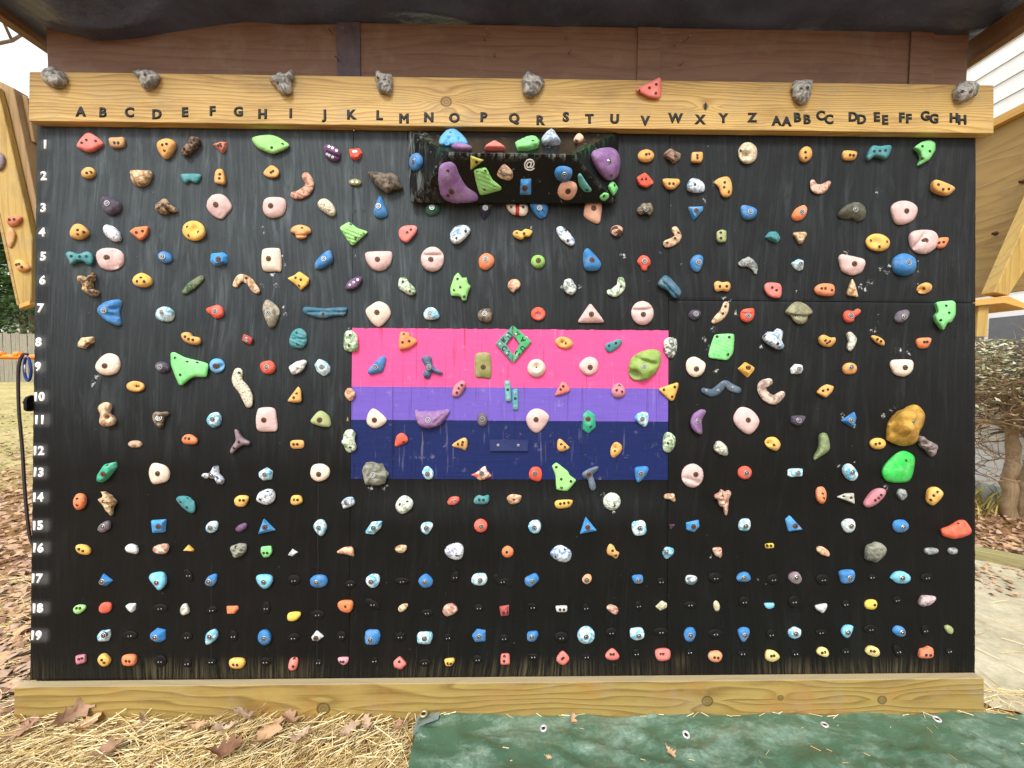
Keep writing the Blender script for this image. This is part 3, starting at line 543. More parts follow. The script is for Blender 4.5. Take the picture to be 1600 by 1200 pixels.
HOLDS = """W|climbing_hold|coral|F|19|-1627|2046|11,-7|C|-46,-11 -34,13 -7,40 21,31 53,3 39,-15 3,-34 -27,-25|s4,4 s35,3 s-11,-8|coral pink rounded shield hold, in row one below letter A
W|climbing_hold|tan|F|16|-1523|2049|7,-4|C|-27,19 -1,21 28,21 30,-7 15,-17 -1,-19 -19,-16 -28,2|s2,-5 s15,-5|tan blocky hold with two screws, in row one below letter B
W|climbing_hold|mustard|D|24|-1334|2036|10,-7|C|-34,17 -1,33 33,21 32,-10 0,-47 -29,-17|s2,-3 s18,0 s8,-23|mustard teardrop hold with three screws, in row one below letter D
W|climbing_hold|darkstone|R|25|-1245|2038|9,-7|C|-37,-14 -13,11 5,38 32,38 39,8 12,-17 -6,-39 -28,-27|s17,-18|dark glossy gnarled hold, in row one below letter E
W|climbing_hold|terracotta|K|16|-1123|2044|6,-5|K|-37,6 -4,17 19,15 17,-9 3,-29|s-5,-6 s1,1 s5,-8|terracotta triangular hold, in row one below letter F
W|climbing_hold|lime|F|20|-938|2055|10,-10|C|-67,20 -20,32 17,30 54,11 73,-10 18,-38 -19,-31 -53,-12|s55,-9 s16,-25|large lime green leaf shaped plate, in row one below letter H
W|climbing_hold|mustard|D|17|-1630|1933|8,-4|C|26,4 25,-6 19,-14 9,-20 -3,-22 -14,-19 -23,-13 -27,-4 -26,6 -19,15 -9,21 2,23 14,20 22,13|s8,-7 s19,-2|small mustard oval hold, in row two below letter A
W|climbing_hold|stone|D|26|-1432|1918|11,-6|K|-39,25 -27,28 44,28 47,8 32,-23 5,-40 -26,-26 -37,1||tan marbled half bowl hold, in row two below letter C
W|climbing_hold|teal|D|13|-1244|1916|6,-4|C|-36,13 -25,19 36,19 41,3 24,-17 0,-9 -16,-19 -28,-7||teal wavy bar hold, in row two below letter E
W|climbing_hold|mustard|F|16|-1129|1920|6,-5|C|-14,28 12,30 21,-20 -2,-23 -19,-15|s8,8 s7,-8|small upright mustard hold, in row two below letter F
W|climbing_hold|mustard|F|12|-932|1947|6,-6|C|-31,-5 -13,18 5,24 29,4 20,-20 -12,-22|s3,-8 s11,-3|mustard pentagonal hold, in row two below letter H
W|climbing_hold|plum|D|25|-1545|1807|9,1|C|-35,24 -16,36 15,27 42,6 33,-24 6,-38 -15,-28 -31,-3|B9,1|dark plum rounded hold with bolt, in row three below letter B
W|climbing_hold|darkbrown|R|25|-1332|1805|10,-5|C|-42,-11 -22,26 -3,32 18,17 43,-12 16,-25 -12,-29||dark brown gnarled hold with pale tip, in row three below letter D
W|climbing_hold|pink|D|20|-1133|1810|2,0|C|-44,8 -28,39 6,48 33,33 51,0 32,-29 10,-49 -21,-35 -40,-14|r1,0|pale pink lumpy pentagon sloper, in row three below letter F
W|climbing_hold|pink|D|19|-920|1812|-4,-4|C|-43,2 -33,30 1,37 38,31 46,3 33,-31 -7,-45 -35,-29|r-4,-4|pale pink rounded sloper, in row three below letter H
W|climbing_hold|mustard|D|22|-1662|1707|10,-4|C|-34,0 -19,26 8,28 33,7 37,-10 6,-31 -28,-22|s14,-1 s32,-7 s13,-15|mustard rounded hold with three screws, in row four below letter A
W|climbing_hold|blueveins|D|22|-1536|1702|10,-4|C|31,-27 21,-32 7,-31 -8,-23 -22,-11 -32,4 -35,18 -31,28 -22,33 -8,31 8,24 22,11 31,-3 34,-17||white oval hold with dark blue veins, in row four below letter B
W|climbing_hold|orange|F|17|-1430|1707|9,-4|K|-41,2 -20,18 32,25 29,-9 2,-35|s-2,-6 s20,0|orange triangular hold with two screws, in row four below letter C
W|climbing_hold|yellow|D|20|-1226|1715|13,-6|C|44,-11 35,-26 20,-36 1,-39 -19,-34 -34,-22 -43,-6 -43,11 -35,26 -19,36 0,39 19,34 35,22 43,6|d3,6,18 s-18,11 s27,-9 s-11,-21|large yellow oval pocket hold, in row four below letter E
W|climbing_hold|teal|F|18|-1657|1603|10,-3|C|-52,18 -35,27 -2,18 29,28 50,12 49,-18 32,-23 14,-11 -10,-12 -32,-25 -41,-7|s-17,5 s13,4 s37,5|teal bow tie shaped hold, in row five below letter A
W|climbing_hold|pink|D|19|-1541|1607|-2,-3|C|-54,9 -39,33 1,39 37,29 51,3 42,-31 2,-48 -38,-34|r-2,-2 g18,23,25,-44,13|large pale pink sloper with groove, in row five below letter B
W|climbing_hold|blue|D|17|-1334|1612|1,-2|C|25,-11 18,-19 8,-23 -3,-22 -14,-17 -22,-9 -26,1 -24,11 -18,19 -8,23 3,22 14,17 22,9 26,-1|B1,-2|small blue egg hold with washer, in row five below letter D
W|climbing_hold|sky|K|22|-1129|1609|8,-6|K|-30,20 16,25 32,12 30,-16 -14,-29 -34,-11|r9,-7|blue faceted block hold, in row five below letter F
W|climbing_hold|cream|D|17|-930|1607|-2,0|C|-35,27 -24,42 19,45 36,34 39,-40 20,-45 -23,-45 -35,-22|r-2,0|cream tall rounded block sloper, in row five below letter H
W|climbing_hold|purple|D|22|-702|2023|7,-8|C|-31,23 -11,33 21,18 35,-4 22,-33 -9,-27 -26,-8|w-2,13 w11,8 w25,0 w-12,-13 w-2,-19 w11,-26 g-17,1,35,-20,5|purple split oval with bright screws, in row one below letter J
W|climbing_hold|red|K|18|-609|2018|5,-7|K|-27,20 15,24 26,5 12,-16 -3,-23 -21,-11|w-3,2 w6,3|small red angular hold, in row one below letter K
W|climbing_hold|olive|D|11|-611|1911|3,-4|C|25,-2 22,-8 15,-12 5,-14 -6,-13 -16,-10 -23,-5 -24,2 -22,7 -14,11 -4,13 7,13 16,9 23,4|w-7,-4 w11,-5|small olive green oval, in row two below letter K
W|climbing_hold|rockbrown|R|37|-490|1912|8,-14|C|-67,34 -48,37 -11,32 23,35 48,14 59,-20 52,-31 27,-36 2,-44 -29,-24 -57,6|s-42,4 s-9,-23 s30,-16|large grey brown rock horn, in row two below letter L
W|climbing_hold|squiggle|D|22|-720|1812|8,-7|C|-34,14 -20,31 4,30 29,5 36,-23 20,-35 -8,-20 -26,-5||cream oval with dark squiggles, in row three below letter J
W|climbing_hold|pinkbrown|D|12|-811|1885|6,-6|S|11,46,17 26,18,17 12,-10,20 -16,-26,18 -35,-26,14||brown marbled crescent hold, in row two below letter I
W|climbing_hold|blue|D|21|-516|1808|2,2|C|1,49 16,27 32,-23 5,-37 -17,-29 -22,-8 -11,24|B2,3|blue teardrop hold with washer, in row three below letter L
W|climbing_hold|darkgreen|D|18|-313|1806|2,5|C|-27,-3 -20,18 -1,26 24,16 31,-3 18,-18 -7,-23 -22,-16|B2,4|dark green bean hold tucked under the box, in row three below letter N
W|climbing_hold|navy|K|20|-107|1807|1,3|K|-24,17 -2,28 29,22 20,-8 -5,-38 -18,-21|B1,3|dark navy triangular hold, in row three below letter P
W|climbing_hold|redband|D|20|16|1814|0,-9|C|-41,18 -20,22 5,21 36,21 43,-7 30,-26 5,-26 -19,-20 -38,-1|s-22,0 s23,0|white hold with a red band, in row three below letter Q
W|climbing_hold|tangerine|D|21|-816|1713|8,-6|C|-40,3 -31,22 0,30 31,19 38,1 22,-7 20,-18 0,-26 -18,-20 -23,-6|s10,11 g-15,-11,33,-10,5|orange tan mushroom shaped hold, in row four below letter I
W|climbing_hold|lime|F|20|-615|1712|8,-8|K|-55,22 -17,45 17,19 58,7 27,-21 -4,-50 -25,-25|s-8,29 s40,-3 s12,-23|lime green ribbed shield hold, in row four below letter K
W|climbing_hold|coral|F|16|-407|1713|4,-6|C|-33,11 -12,30 32,30 35,8 11,-23 -5,-35 -28,-20|s16,11 s2,0|coral rounded triangle hold, in row four below letter M
W|climbing_hold|whiteblue|D|25|-207|1713|3,-10|C|-35,-15 -32,10 -10,32 24,35 43,17 33,-5 -1,-36 -25,-35|s26,5 s-7,-23|white and grey blue lozenge hold, in row four below letter O
W|climbing_hold|yellow|R|19|37|1717|-1,-7|C|-37,2 -21,15 -3,10 13,20 36,11 29,-9 10,-11 4,-21 -27,-16|s-22,-4 s6,-4|small yellow lumpy hold, in row four below letter Q
W|climbing_hold|blue|D|22|-726|1607|7,0|C|-31,-4 -3,27 21,38 32,18 28,-10 -15,-35 -35,-31|B6,0|blue slanted teardrop hold, in row five below letter J
W|climbing_hold|pink|D|21|-515|1606|-1,0|K|-56,29 -42,36 48,39 52,21 46,-10 24,-34 2,-41 -26,-34 -49,-5|r-1,1|pale pink half moon sloper, in row five below letter L
W|climbing_hold|pink|D|21|-309|1615|-4,-7|C|44,1 40,-20 28,-37 10,-47 -10,-47 -28,-38 -40,-21 -45,0 -41,21 -28,38 -11,47 9,48 27,38 40,22|r-4,-6 g-28,17,36,18,8|pale pink round sloper with horizontal lip, in row five below letter N
W|climbing_hold|orange|D|21|-103|1609|-1,4|C|-28,3 -17,22 7,31 31,13 29,-12 2,-34 -22,-27|B-1,3|orange rounded hold with washer, in row five below letter P
W|climbing_hold|mustard|D|20|517|2027|-5,-8|C|32,3 30,-8 22,-18 9,-24 -5,-25 -19,-22 -29,-14 -33,-4 -31,7 -23,17 -10,23 4,25 18,21 28,13|s-5,-4 s6,-2|mustard oval hold, in row one below letter V
W|climbing_hold|redstone|K|21|618|2027|-6,-8|K|-31,12 -8,31 36,10 33,-9 8,-28 -7,-13 -29,-4|s7,-8|grey brown blocky hold, in row one below letter W
W|climbing_hold|mustard|F|17|719|2022|-5,-7|K|-24,21 19,23 20,-3 13,-20 -28,-19|s-8,2 s-8,-9|small mustard D shaped hold, in row one below letter X
W|climbing_hold|creamstone|D|20|916|2043|-10,-10|C|37,1 34,-18 23,-33 8,-41 -9,-42 -24,-34 -34,-19 -38,0 -35,18 -24,33 -9,42 8,42 23,34 34,19|d-10,-6,14 d-10,-6,11 s-32,5|cream doughnut ring hold, in row one below letter Z
W|climbing_hold|red|F|17|511|1928|-5,-8|K|-32,14 3,35 39,-6 9,-27 -22,-16|s-15,0 s1,2|red orange kite hold, in row two below letter V
W|climbing_hold|mustard|D|18|612|1921|-5,-7|K|-31,16 -17,19 37,18 39,0 15,-25 -13,-24 -29,-1|s-9,-8 s7,-8|mustard half moon hold, in row two below letter W
W|climbing_hold|whiteblue|D|22|712|1913|-7,-8|C|-36,-2 -22,24 -4,29 22,18 35,-1 31,-23 3,-28 -29,-20|s-13,-5|white and blue rounded hold, in row two below letter X
W|climbing_hold|mustard|D|15|824|1910|-8,-8|C|-39,18 -15,36 16,39 30,13 29,-28 7,-42 -12,-31 -21,-3|s-4,12 s-6,-8 s10,-25|large mustard bean hold, in row two below letter Y
W|climbing_hold|peach|D|18|313|1798|-2,14|K|-33,44 36,44 27,-36 11,-40 -41,-13|r-2,16|peach square sloper under the box, in row three below letter T
W|climbing_hold|gnarl|R|21|516|1817|-6,-7|C|-36,-5 -20,17 8,28 22,21 28,-1 19,-23 2,-14 -20,-23|B-6,-7|grey brown gnarled arch hold, in row three below letter V
W|climbing_hold|sky|K|18|718|1814|-8,-4|K|-36,16 25,19 22,1 -13,-37|r-9,-5|blue faceted triangle hold, in row three below letter X
W|climbing_hold|blue|D|20|920|1809|-2,-1|C|-31,24 -4,28 31,12 25,-17 0,-28 -24,-18|B-2,-1|blue rounded wedge hold, in row three below letter Z
W|climbing_hold|blue|D|24|108|1809|-6,1|K|-48,24 -12,30 26,27 30,-1 22,-23 1,-35 -21,-20|B-6,2 g-7,-10,-1,-40,4 g8,-6,21,-22,4|blue grooved hold under the box, in row three below letter R
W|climbing_hold|whiteblue|D|13|205|1711|-2,-5|S|-20,22,17 -2,1,21 21,-22,17|s-1,18 s8,-22|white crescent with blue patch, in row four below letter S
W|climbing_hold|stripeball|D|17|405|1733|-5,-7|C|25,0 23,-9 16,-17 6,-22 -5,-22 -15,-18 -22,-10 -25,0 -22,10 -15,18 -5,22 6,22 16,18 23,10||small brown striped ball hold, in row four below letter U
W|climbing_hold|bone|D|11|627|1710|-4,-4|S|5,32,13 18,5,14 1,-14,16 -26,-25,16|s15,16 s3,-6 s-29,-24|beige bent bone hold, in row four below letter W
W|climbing_hold|paleolive|F|16|812|1717|-6,-5|K|-18,17 1,26 21,21 20,-23 -8,-26 -18,-14|s-7,9 s-7,-13|small pale olive square hold, in row four below letter Y
W|climbing_hold|green|D|19|99|1609|1,1|C|27,1 24,-11 17,-20 6,-25 -6,-25 -17,-20 -25,-11 -28,0 -25,12 -18,21 -7,26 6,26 17,21 24,12|r0,1|small lime green disc hold, in row five below letter R
W|climbing_hold|blue|D|26|303|1614|2,-2|C|-31,21 -19,48 0,40 39,-6 31,-33 0,-40 -24,-29|r1,-2|blue pointed shell hold, in row five below letter T
W|climbing_hold|red|D|18|512|1606|-3,6|C|-28,6 -18,25 0,31 22,16 24,-5 13,-13 9,-28 -8,-25 -15,-9|B-3,6|red hold with bulging foot, in row five below letter V
W|climbing_hold|blue|D|19|716|1613|2,-2|C|-25,1 -9,26 16,29 25,5 10,-35 -15,-29|B2,-3|blue teardrop hold, in row five below letter X
W|climbing_hold|greystone|R|11|927|1602|-7,-4|S|-32,8,14 -7,16,19 17,-3,15 23,-23,9|B-11,6|grey claw shaped hold, in row five below letter Z
W|climbing_hold|mustard|D|20|1143|2041|-8,-6|C|24,-8 17,-20 6,-28 -5,-31 -16,-27 -23,-18 -26,-5 -24,8 -17,20 -7,28 5,31 16,27 23,18 26,5|s-12,-1 s-9,-19|mustard upright oval hold, in row one below letters BB
W|climbing_hold|mustard|D|16|1314|2038|-6,-4|C|-26,7 -16,20 28,17 31,1 19,-17 -13,-18 -24,-9|s-5,-4 s8,-5|small mustard block hold, in row one below letters DD
W|climbing_hold|teal|F|21|1425|2046|-10,-6|C|-42,-6 -23,29 9,29 50,33 52,11 35,-20 9,-16 -13,-12 -32,-27 -43,-22|s-27,0 s-5,2 s17,4|teal rippled bow tie hold, in row one below letters EE
W|climbing_hold|limegreen|F|20|1612|2059|-12,-7|K|-45,13 -13,36 19,44 41,34 41,3 19,-34 -29,-61 -15,-32 -22,-4|s-26,9 s6,-8 s-19,-36|lime green fang shaped hold, in row one below letters GG
W|climbing_hold|pinkstone|D|10|1200|1921|-8,-5|S|-27,12,11 -18,-10,18 8,-14,19 37,10,9||beige and rust crescent hold, in row two below letters CC
W|climbing_hold|mustard|F|23|1683|1915|-10,-5|C|-40,25 -14,28 44,3 37,-16 12,-31 -40,-11|s-35,4 s-17,-14 s5,-13|mustard skewed block hold, in row two below letters HH
W|climbing_hold|orange|D|19|1117|1806|1,3|C|-27,-3 -11,22 20,34 31,11 17,-18 -8,-27 -24,-19|B1,3|orange tilted oval hold, in row three below letters BB
W|climbing_hold|oliveblack|D|28|1324|1807|-2,10|C|-54,-1 -32,27 9,40 44,25 52,-10 28,-28 12,-16 -16,-18 -41,-15|B-2,10|dark olive arched bean hold, in row three below letters DD
W|climbing_hold|pink|D|19|1536|1820|-8,-3|C|-56,16 -28,40 13,42 45,24 49,-1 32,-33 -12,-51 -41,-40|r-8,-3|pale pink smooth sloper, in row three below letters FF
W|climbing_hold|teal|K|18|1020|1717|-7,-4|K|-36,-3 -18,20 7,21 18,11 26,-8 13,-25 -9,-15||small teal wedge hold, in row four below letters AA
W|climbing_hold|stone|R|18|1122|1715|-7,-4|C|-27,13 -10,22 25,20 22,1 6,-24 -6,-22 -13,-7||small tan stone hold, in row four below letters BB
W|climbing_hold|yellow|D|20|1429|1699|-13,-5|C|48,-4 42,-19 28,-30 8,-35 -13,-33 -32,-25 -44,-12 -48,3 -42,18 -27,29 -8,34 14,32 32,24 45,11|d-12,2,18 s-35,4 s22,-2 s-5,-21|large yellow pocket hold, in row four below letters EE
W|climbing_hold|pink|D|23|1609|1707|-8,-4|C|-57,17 -41,37 4,43 42,37 58,12 51,-23 16,-49 -22,-49 -50,-24|r-8,-4 g-38,-27,3,26,12|large pale pink sloper with raised rim, in row four below letters GG
W|climbing_hold|orange|D|15|1686|1699|-7,-2|C|-22,-17 -18,17 19,23 24,11 9,-15 -10,-21|s-20,-1 s-9,0|small orange hold beside the big pink sloper, in row four below letters HH
W|climbing_hold|ltblue|K|17|1117|1607|0,1|K|-28,8 -1,25 20,18 18,-16 5,-23 -14,-14|B0,1|small white and cyan wedge hold, in row five below letters BB
W|climbing_hold|pink|D|21|1327|1610|-5,-1|K|-55,29 -44,43 48,24 54,5 39,-30 1,-44 -42,-27|r-5,-1|large pale pink flat topped sloper, in row five below letters DD
W|climbing_hold|blue|D|31|1531|1613|-7,0|C|-46,3 -36,30 -1,43 37,28 47,3 37,-31 -1,-45 -36,-31|B-7,0|large blue round hold, in row five below letters FF
W|climbing_hold|drift|R|28|-1622|1508|12,-3|C|-42,24 -20,28 -5,22 7,38 22,37 22,15 13,6 17,-19 38,-31 32,-48 -1,-44 -20,-28 -26,-4 -41,2|s15,7 s29,-37|grey and tan driftwood claw hold, in row six below letter A
W|climbing_hold|yellow|D|22|-1420|1522|10,-3|C|-37,-4 -28,17 -1,29 30,14 38,-9 15,-26 -21,-22|s10,6 s-3,-8 s22,-8|yellow rounded hold with three screws, in row six below letter C
W|climbing_hold|dkmarble|D|10|-1228|1508|8,-2|S|-32,-27,12 0,0,17 31,26,11||dark green diagonal bar hold, in row six below letter E
W|climbing_hold|bone|D|10|-1022|1511|7,-3|S|-44,-1,12 -26,25,15 5,15,15 27,-13,15 38,-24,13|s2,22|tan curved arch hold, in row six below letter G
W|climbing_hold|blue|D|26|-1537|1401|-3,0|C|-46,5 -31,29 -1,43 39,44 31,0 37,-52 3,-46 -31,-22|B-3,0 g14,8,49,18,8 g14,-13,47,-28,8|large blue open mouthed jug, in row seven below letter B
W|climbing_hold|ltblue|D|22|-1333|1391|4,6|C|-34,5 -16,26 18,28 36,6 27,-22 -3,-27 -28,-16|B4,6|light blue and white round hold, in row seven below letter D
W|climbing_hold|red|D|19|-1144|1405|9,-1|C|-31,11 -13,19 15,26 35,6 31,-19 6,-27 -12,-13 -28,-2|B12,-1|red rounded hold with side nub, in row seven below letter F
W|climbing_hold|greybeige|D|26|-927|1400|1,-1|C|-32,21 -19,51 6,43 31,13 28,-12 13,-49 -5,-53 -24,-13|B0,-1 g15,33,34,-10,7|beige grey upright wavy hold, in row seven below letter H
W|climbing_hold|stone|K|19|-1633|1281|9,-1|K|-31,-4 -16,20 30,25 32,2 12,-7 -3,-23 -27,-17||small tan layered rock hold, in row eight below letter A
W|climbing_hold|mustard|D|19|-1231|1302|9,-1|C|-39,15 -22,23 -4,20 5,8 30,3 37,-12 27,-25 -6,-22 -31,-7|s-12,4 s2,-5 s18,-8|mustard L shaped hold, in row eight below letter E
W|climbing_hold|brick|F|14|-1018|1299|7,-1|K|-13,23 23,5 14,-23 -22,-5|w3,3 w2,-7|small brick red square hold, in row eight below letter G
W|climbing_hold|cream|D|19|-1544|1198|0,-5|C|-49,-4 -28,29 2,44 33,33 44,0 31,-31 -3,-41 -33,-31|r0,-5|large cream rounded sloper, in row nine below letter B
W|climbing_hold|plum|D|18|-1339|1190|2,1|C|28,-5 23,-14 14,-20 3,-22 -10,-20 -20,-14 -26,-5 -28,5 -23,14 -14,20 -3,22 10,20 20,14 26,5|B2,1|plum egg hold beside the green jib, in row nine below letter D
W|climbing_hold|limegreen|F|18|-1253|1179|14,-1|K|-56,67 -39,69 -2,49 91,27 83,-27 35,-25 14,-37 -10,-59 -22,-58 -38,-22 -54,20|s-28,46 s16,31 s52,28 s-7,-18|large lime green winged plate, in row nine below letter E
W|climbing_hold|skyblue|D|17|-1132|1198|3,-3|C|29,0 26,-12 18,-22 7,-28 -6,-28 -18,-23 -26,-13 -29,0 -27,12 -19,22 -7,27 6,27 18,22 26,12|r3,-3 d15,-1,9|light blue disc beside the green jib, in row nine below letter F
W|climbing_hold|red|D|19|-941|1193|6,0|C|-27,9 -14,21 16,24 32,3 23,-21 -5,-26 -21,-13|B6,-1|red round hold with nub, in row nine below letter H
W|climbing_hold|mustard|D|17|-1442|1115|8,0|C|35,-2 31,-11 21,-17 7,-21 -8,-20 -22,-15 -31,-8 -34,1 -31,10 -21,17 -7,21 9,20 23,15 32,8|d9,1,14 s5,1 s18,1|mustard dished oval hold, in row ten below letter C
W|climbing_hold|squiggle|D|14|-1033|1107|9,0|S|-19,65,18 -23,32,20 4,-3,22 18,-35,21 22,-56,15|s-9,63|long cream wavy hold with dark scribbles, in row ten below letter G
W|climbing_hold|yellow|F|16|-823|1527|8,-4|K|-45,9 -16,21 2,37 41,10 37,-11 9,-38 -6,-21 -25,-6|s-6,8 s14,1 s7,-20|yellow ragged diamond hold, in row six below letter I
W|climbing_hold|purple|D|18|-613|1518|7,-4|C|-33,-20 -20,8 8,25 31,26 27,3 5,-19 -19,-24|w-9,-9 w6,1 w21,11|purple pointed oval with bright screws, in row six below letter K
W|climbing_hold|greenmarble|D|22|-410|1508|6,-5|C|-31,8 -25,33 -4,35 12,16 34,-7 36,-26 15,-34 -10,-20 -28,-8|s-8,15 s20,-21|green and white marbled peanut hold, in row six below letter M
W|climbing_hold|lime|F|21|-196|1507|2,-5|K|-44,-5 -29,42 -14,58 2,36 20,39 24,15 36,5 24,-23 18,-51 3,-52 -4,-35 -41,-33|s-14,28 s-27,-13 s-3,-3 s11,-38|lime green leaf cluster hold, in row six below letter O
W|climbing_hold|peachstone|R|18|6|1514|0,-5|C|-25,3 -14,23 8,28 24,13 21,-6 5,-16 -1,-29 -15,-13||small peach coiled hold, in row six below letter Q
W|climbing_hold|steelteal|D|15|-725|1407|7,-3|C|-82,13 -67,20 1,15 81,20 85,2 75,-14 44,-14 -5,-24 -54,-15 -79,-3|s-48,-2 s1,-9 s59,0 g-61,1,80,2,5|long teal blue double bar hold, in row seven below letter J
W|climbing_hold|cream|D|20|-515|1404|-3,0|C|-50,8 -31,30 1,46 34,31 47,0 32,-28 1,-53 -30,-32|r-2,1|large cream rounded diamond sloper, in row seven below letter L
W|climbing_hold|ltblue|D|19|-311|1404|-3,-1|C|-31,1 -18,21 3,25 22,11 31,-11 16,-22 -21,-22|B-3,-1|light blue and white shell hold, in row seven below letter N
W|climbing_hold|gnarl|D|20|-104|1399|-1,5|C|-28,8 -15,22 19,27 28,8 23,-23 -5,-26 -24,-17|B-2,5|grey brown rounded block hold, in row seven below letter P
W|climbing_hold|teal|D|17|-823|1303|9,-2|C|-35,-8 -23,27 4,41 29,24 32,-13 14,-36 -23,-32|g-28,0,39,1,5 s-2,22 s4,-21|teal ribbed oval hold, in row eight below letter I
W|climbing_hold|greenmarble|D|23|-622|1296|9,-3|C|-27,7 -21,34 0,42 22,26 28,2 26,-36 -2,-42 -24,-30|s5,20 s0,-19|green and white oval on flag top left corner, in row eight below letter K
W|climbing_hold|orangetan|F|17|-403|1301|4,-2|K|-28,35 9,29 6,17 34,5 38,-8 7,-33 -33,-40 -35,-2|s-12,21 s-16,-10 s9,-5|orange ragged triangle on the pink stripe, in row eight below letter M
W|climbing_hold|chevronteal|P|14|-14|1288|0,-1|K|15,72 -49,2 16,-71 17,-38 -14,1 16,33|w-5,35 w-32,0 w-4,-36|teal chevron with raised letters, left half of diamond, in row eight below letter Q
W|climbing_hold|chevrongreen|P|14|22|1289|0,-1|K|-17,71 53,10 -15,-72 -17,-41 12,0 -17,32|w-7,37 w34,25 w-3,-43|green chevron with raised letters, right half of diamond, in row eight below letter Q
W|climbing_hold|blue|D|21|-517|1198|-3,-1|C|-37,-24 -30,-5 4,31 24,42 32,26 20,-17 4,-23 -20,-30|B-4,-2|blue slanted hold on the pink stripe, in row nine below letter L
W|climbing_hold|bluegrey|D|23|-315|1193|-2,4|C|-34,38 -7,50 6,39 9,14 25,-3 49,-17 40,-26 6,-17 -1,-39 -21,-37 -28,-20 -16,-5 -27,22|B-2,4|navy grey clawed hold on the pink stripe, in row nine below letter N
W|climbing_hold|olivegreen|D|15|-112|1195|2,4|K|-33,60 32,62 34,-45 -2,-37 -31,-39|r2,4|olive green rectangular block on pink stripe, in row nine below letter P
W|climbing_hold|white|R|21|-820|1198|9,-1|C|-37,-4 -16,13 15,24 30,20 27,5 6,-26 -25,-30||small white pointed rock hold, in row nine below letter I
W|climbing_hold|ltblue|K|22|-728|1193|4,1|K|-33,11 -16,34 12,23 28,2 25,-20 3,-34 -21,-17|B4,1|white and blue faceted hold, in row nine below letter J
W|climbing_hold|mustard|F|18|-828|1081|9,1|K|-36,-19 8,41 18,23 20,-22 -9,-24|s8,11 s-3,-4|mustard triangular hold, in row ten below letter I
W|climbing_hold|peachstone|R|17|-623|1093|7,0|C|-21,3 -12,19 3,23 16,12 21,-6 7,-26 -12,-21||small cream lumpy rock on flag left edge, in row ten below letter K
W|climbing_hold|dustypink|D|19|-206|1114|2,0|C|-25,-15 -16,12 12,33 27,25 24,1 0,-30 -22,-28|s15,15 s4,3 s-4,-14|dusty pink oval where pink meets purple, in row ten below letter O
W|climbing_hold|tealpale|F|12|-14|1107|0,0|K|-15,40 8,42 14,-39 -9,-42|w-3,29 s-1,6 w1,-28|upright pale teal bar, left of a pair, in row ten below letter Q
W|climbing_hold|tealpale2|F|10|14|1076|0,0|K|-12,38 11,43 13,-42 -10,-42|w0,25 s0,3 w1,-27|upright blue teal bar, right of a pair, in row ten below letter Q
W|climbing_hold|whiteteal|R|21|221|1512|-3,-5|C|-23,16 -11,31 11,28 25,6 24,-18 8,-30 -14,-24 -22,-6||small white mottled chalky hold, in row six below letter S
W|climbing_hold|greenmarble|D|11|404|1511|-3,-3|S|18,31,13 17,4,18 -7,-17,19 -27,-17,11|s16,4|pale green and white boot hold, in row six below letter U
W|climbing_hold|red|D|19|101|1407|-1,-4|C|28,0 25,-11 17,-20 6,-25 -6,-25 -18,-20 -26,-11 -28,0 -26,11 -18,20 -7,26 6,26 17,21 25,12|d-2,-4,13 B-2,-4|red round hold with dished centre, in row seven below letter R
W|climbing_hold|pink|D|23|305|1400|0,5|K|-52,-22 -7,47 2,47 52,-20 49,-26 -47,-27|r-1,5|pale pink triangular sloper, in row seven below letter T
W|climbing_hold|pink|D|20|506|1414|-2,-8|C|44,1 40,-19 27,-36 10,-45 -10,-45 -27,-36 -39,-20 -44,0 -40,20 -28,37 -10,46 9,46 27,37 39,21|r-2,-8 g-38,14,30,18,8|pale pink round sloper with crescent lip, in row seven below letter V
W|climbing_hold|steelteal|D|26|611|1517|-11,-7|C|-45,15 -23,43 -4,40 18,19 46,-16 37,-41 15,-42 -4,-19 -39,1|s-29,10 s-7,-9 s24,-37 g-28,28,28,-33,5|teal blue diagonal bar hold, in row six below letter W
W|climbing_hold|mustard|D|17|815|1521|-8,-4|C|-29,13 -14,21 3,16 27,18 36,1 27,-19 2,-17 -20,-21 -28,-9|s-13,-3 s12,-3|mustard pillow block hold, in row six below letter Y
W|climbing_hold|plum|D|15|707|1410|3,1|C|-21,1 -9,17 19,17 26,-2 4,-22 -17,-13|B3,1|small plum rounded hold, in row seven below letter X
W|climbing_hold|bone|D|9|811|1412|-5,-2|S|23,38,13 13,7,16 -9,-16,15 -26,-29,9|s17,30 s7,2|beige bone shaped slanting hold, in row seven below letter Y
W|climbing_hold|red|D|19|917|1410|-7,-5|C|-28,3 -18,21 20,27 27,13 23,-12 1,-29 -24,-19|B-7,-5 g-21,9,13,7,5|red round hold with curled lip, in row seven below letter Z
W|climbing_hold|mustard|D|20|202|1296|-3,-2|C|35,-7 29,-16 18,-22 3,-24 -12,-20 -25,-13 -33,-3 -35,7 -29,16 -18,22 -3,24 12,20 25,13 33,3|d-6,3,14 s-10,4 s7,-4|mustard dished oval on the pink stripe, in row eight below letter S
W|climbing_hold|teal|F|15|393|1290|-4,-2|C|-32,-6 -19,8 -1,13 15,22 34,16 27,-3 -1,-25 -22,-28|s-18,-5 s7,5|small teal slanted hold on the pink stripe, in row eight below letter U
W|climbing_hold|whitedark|D|21|615|1285|-9,-2|C|-26,10 -17,30 5,36 26,23 24,-21 6,-46 -16,-34|s-24,-11|white oval with dark lines on flag right edge, in row eight below letter W
W|climbing_hold|limegreen|F|13|823|1281|-7,-1|K|-37,53 45,57 39,-21 17,-49 -63,-39|s-28,43 s18,41 s14,-25 s-59,-37|lime green ribbed square plate, in row eight below letter Y
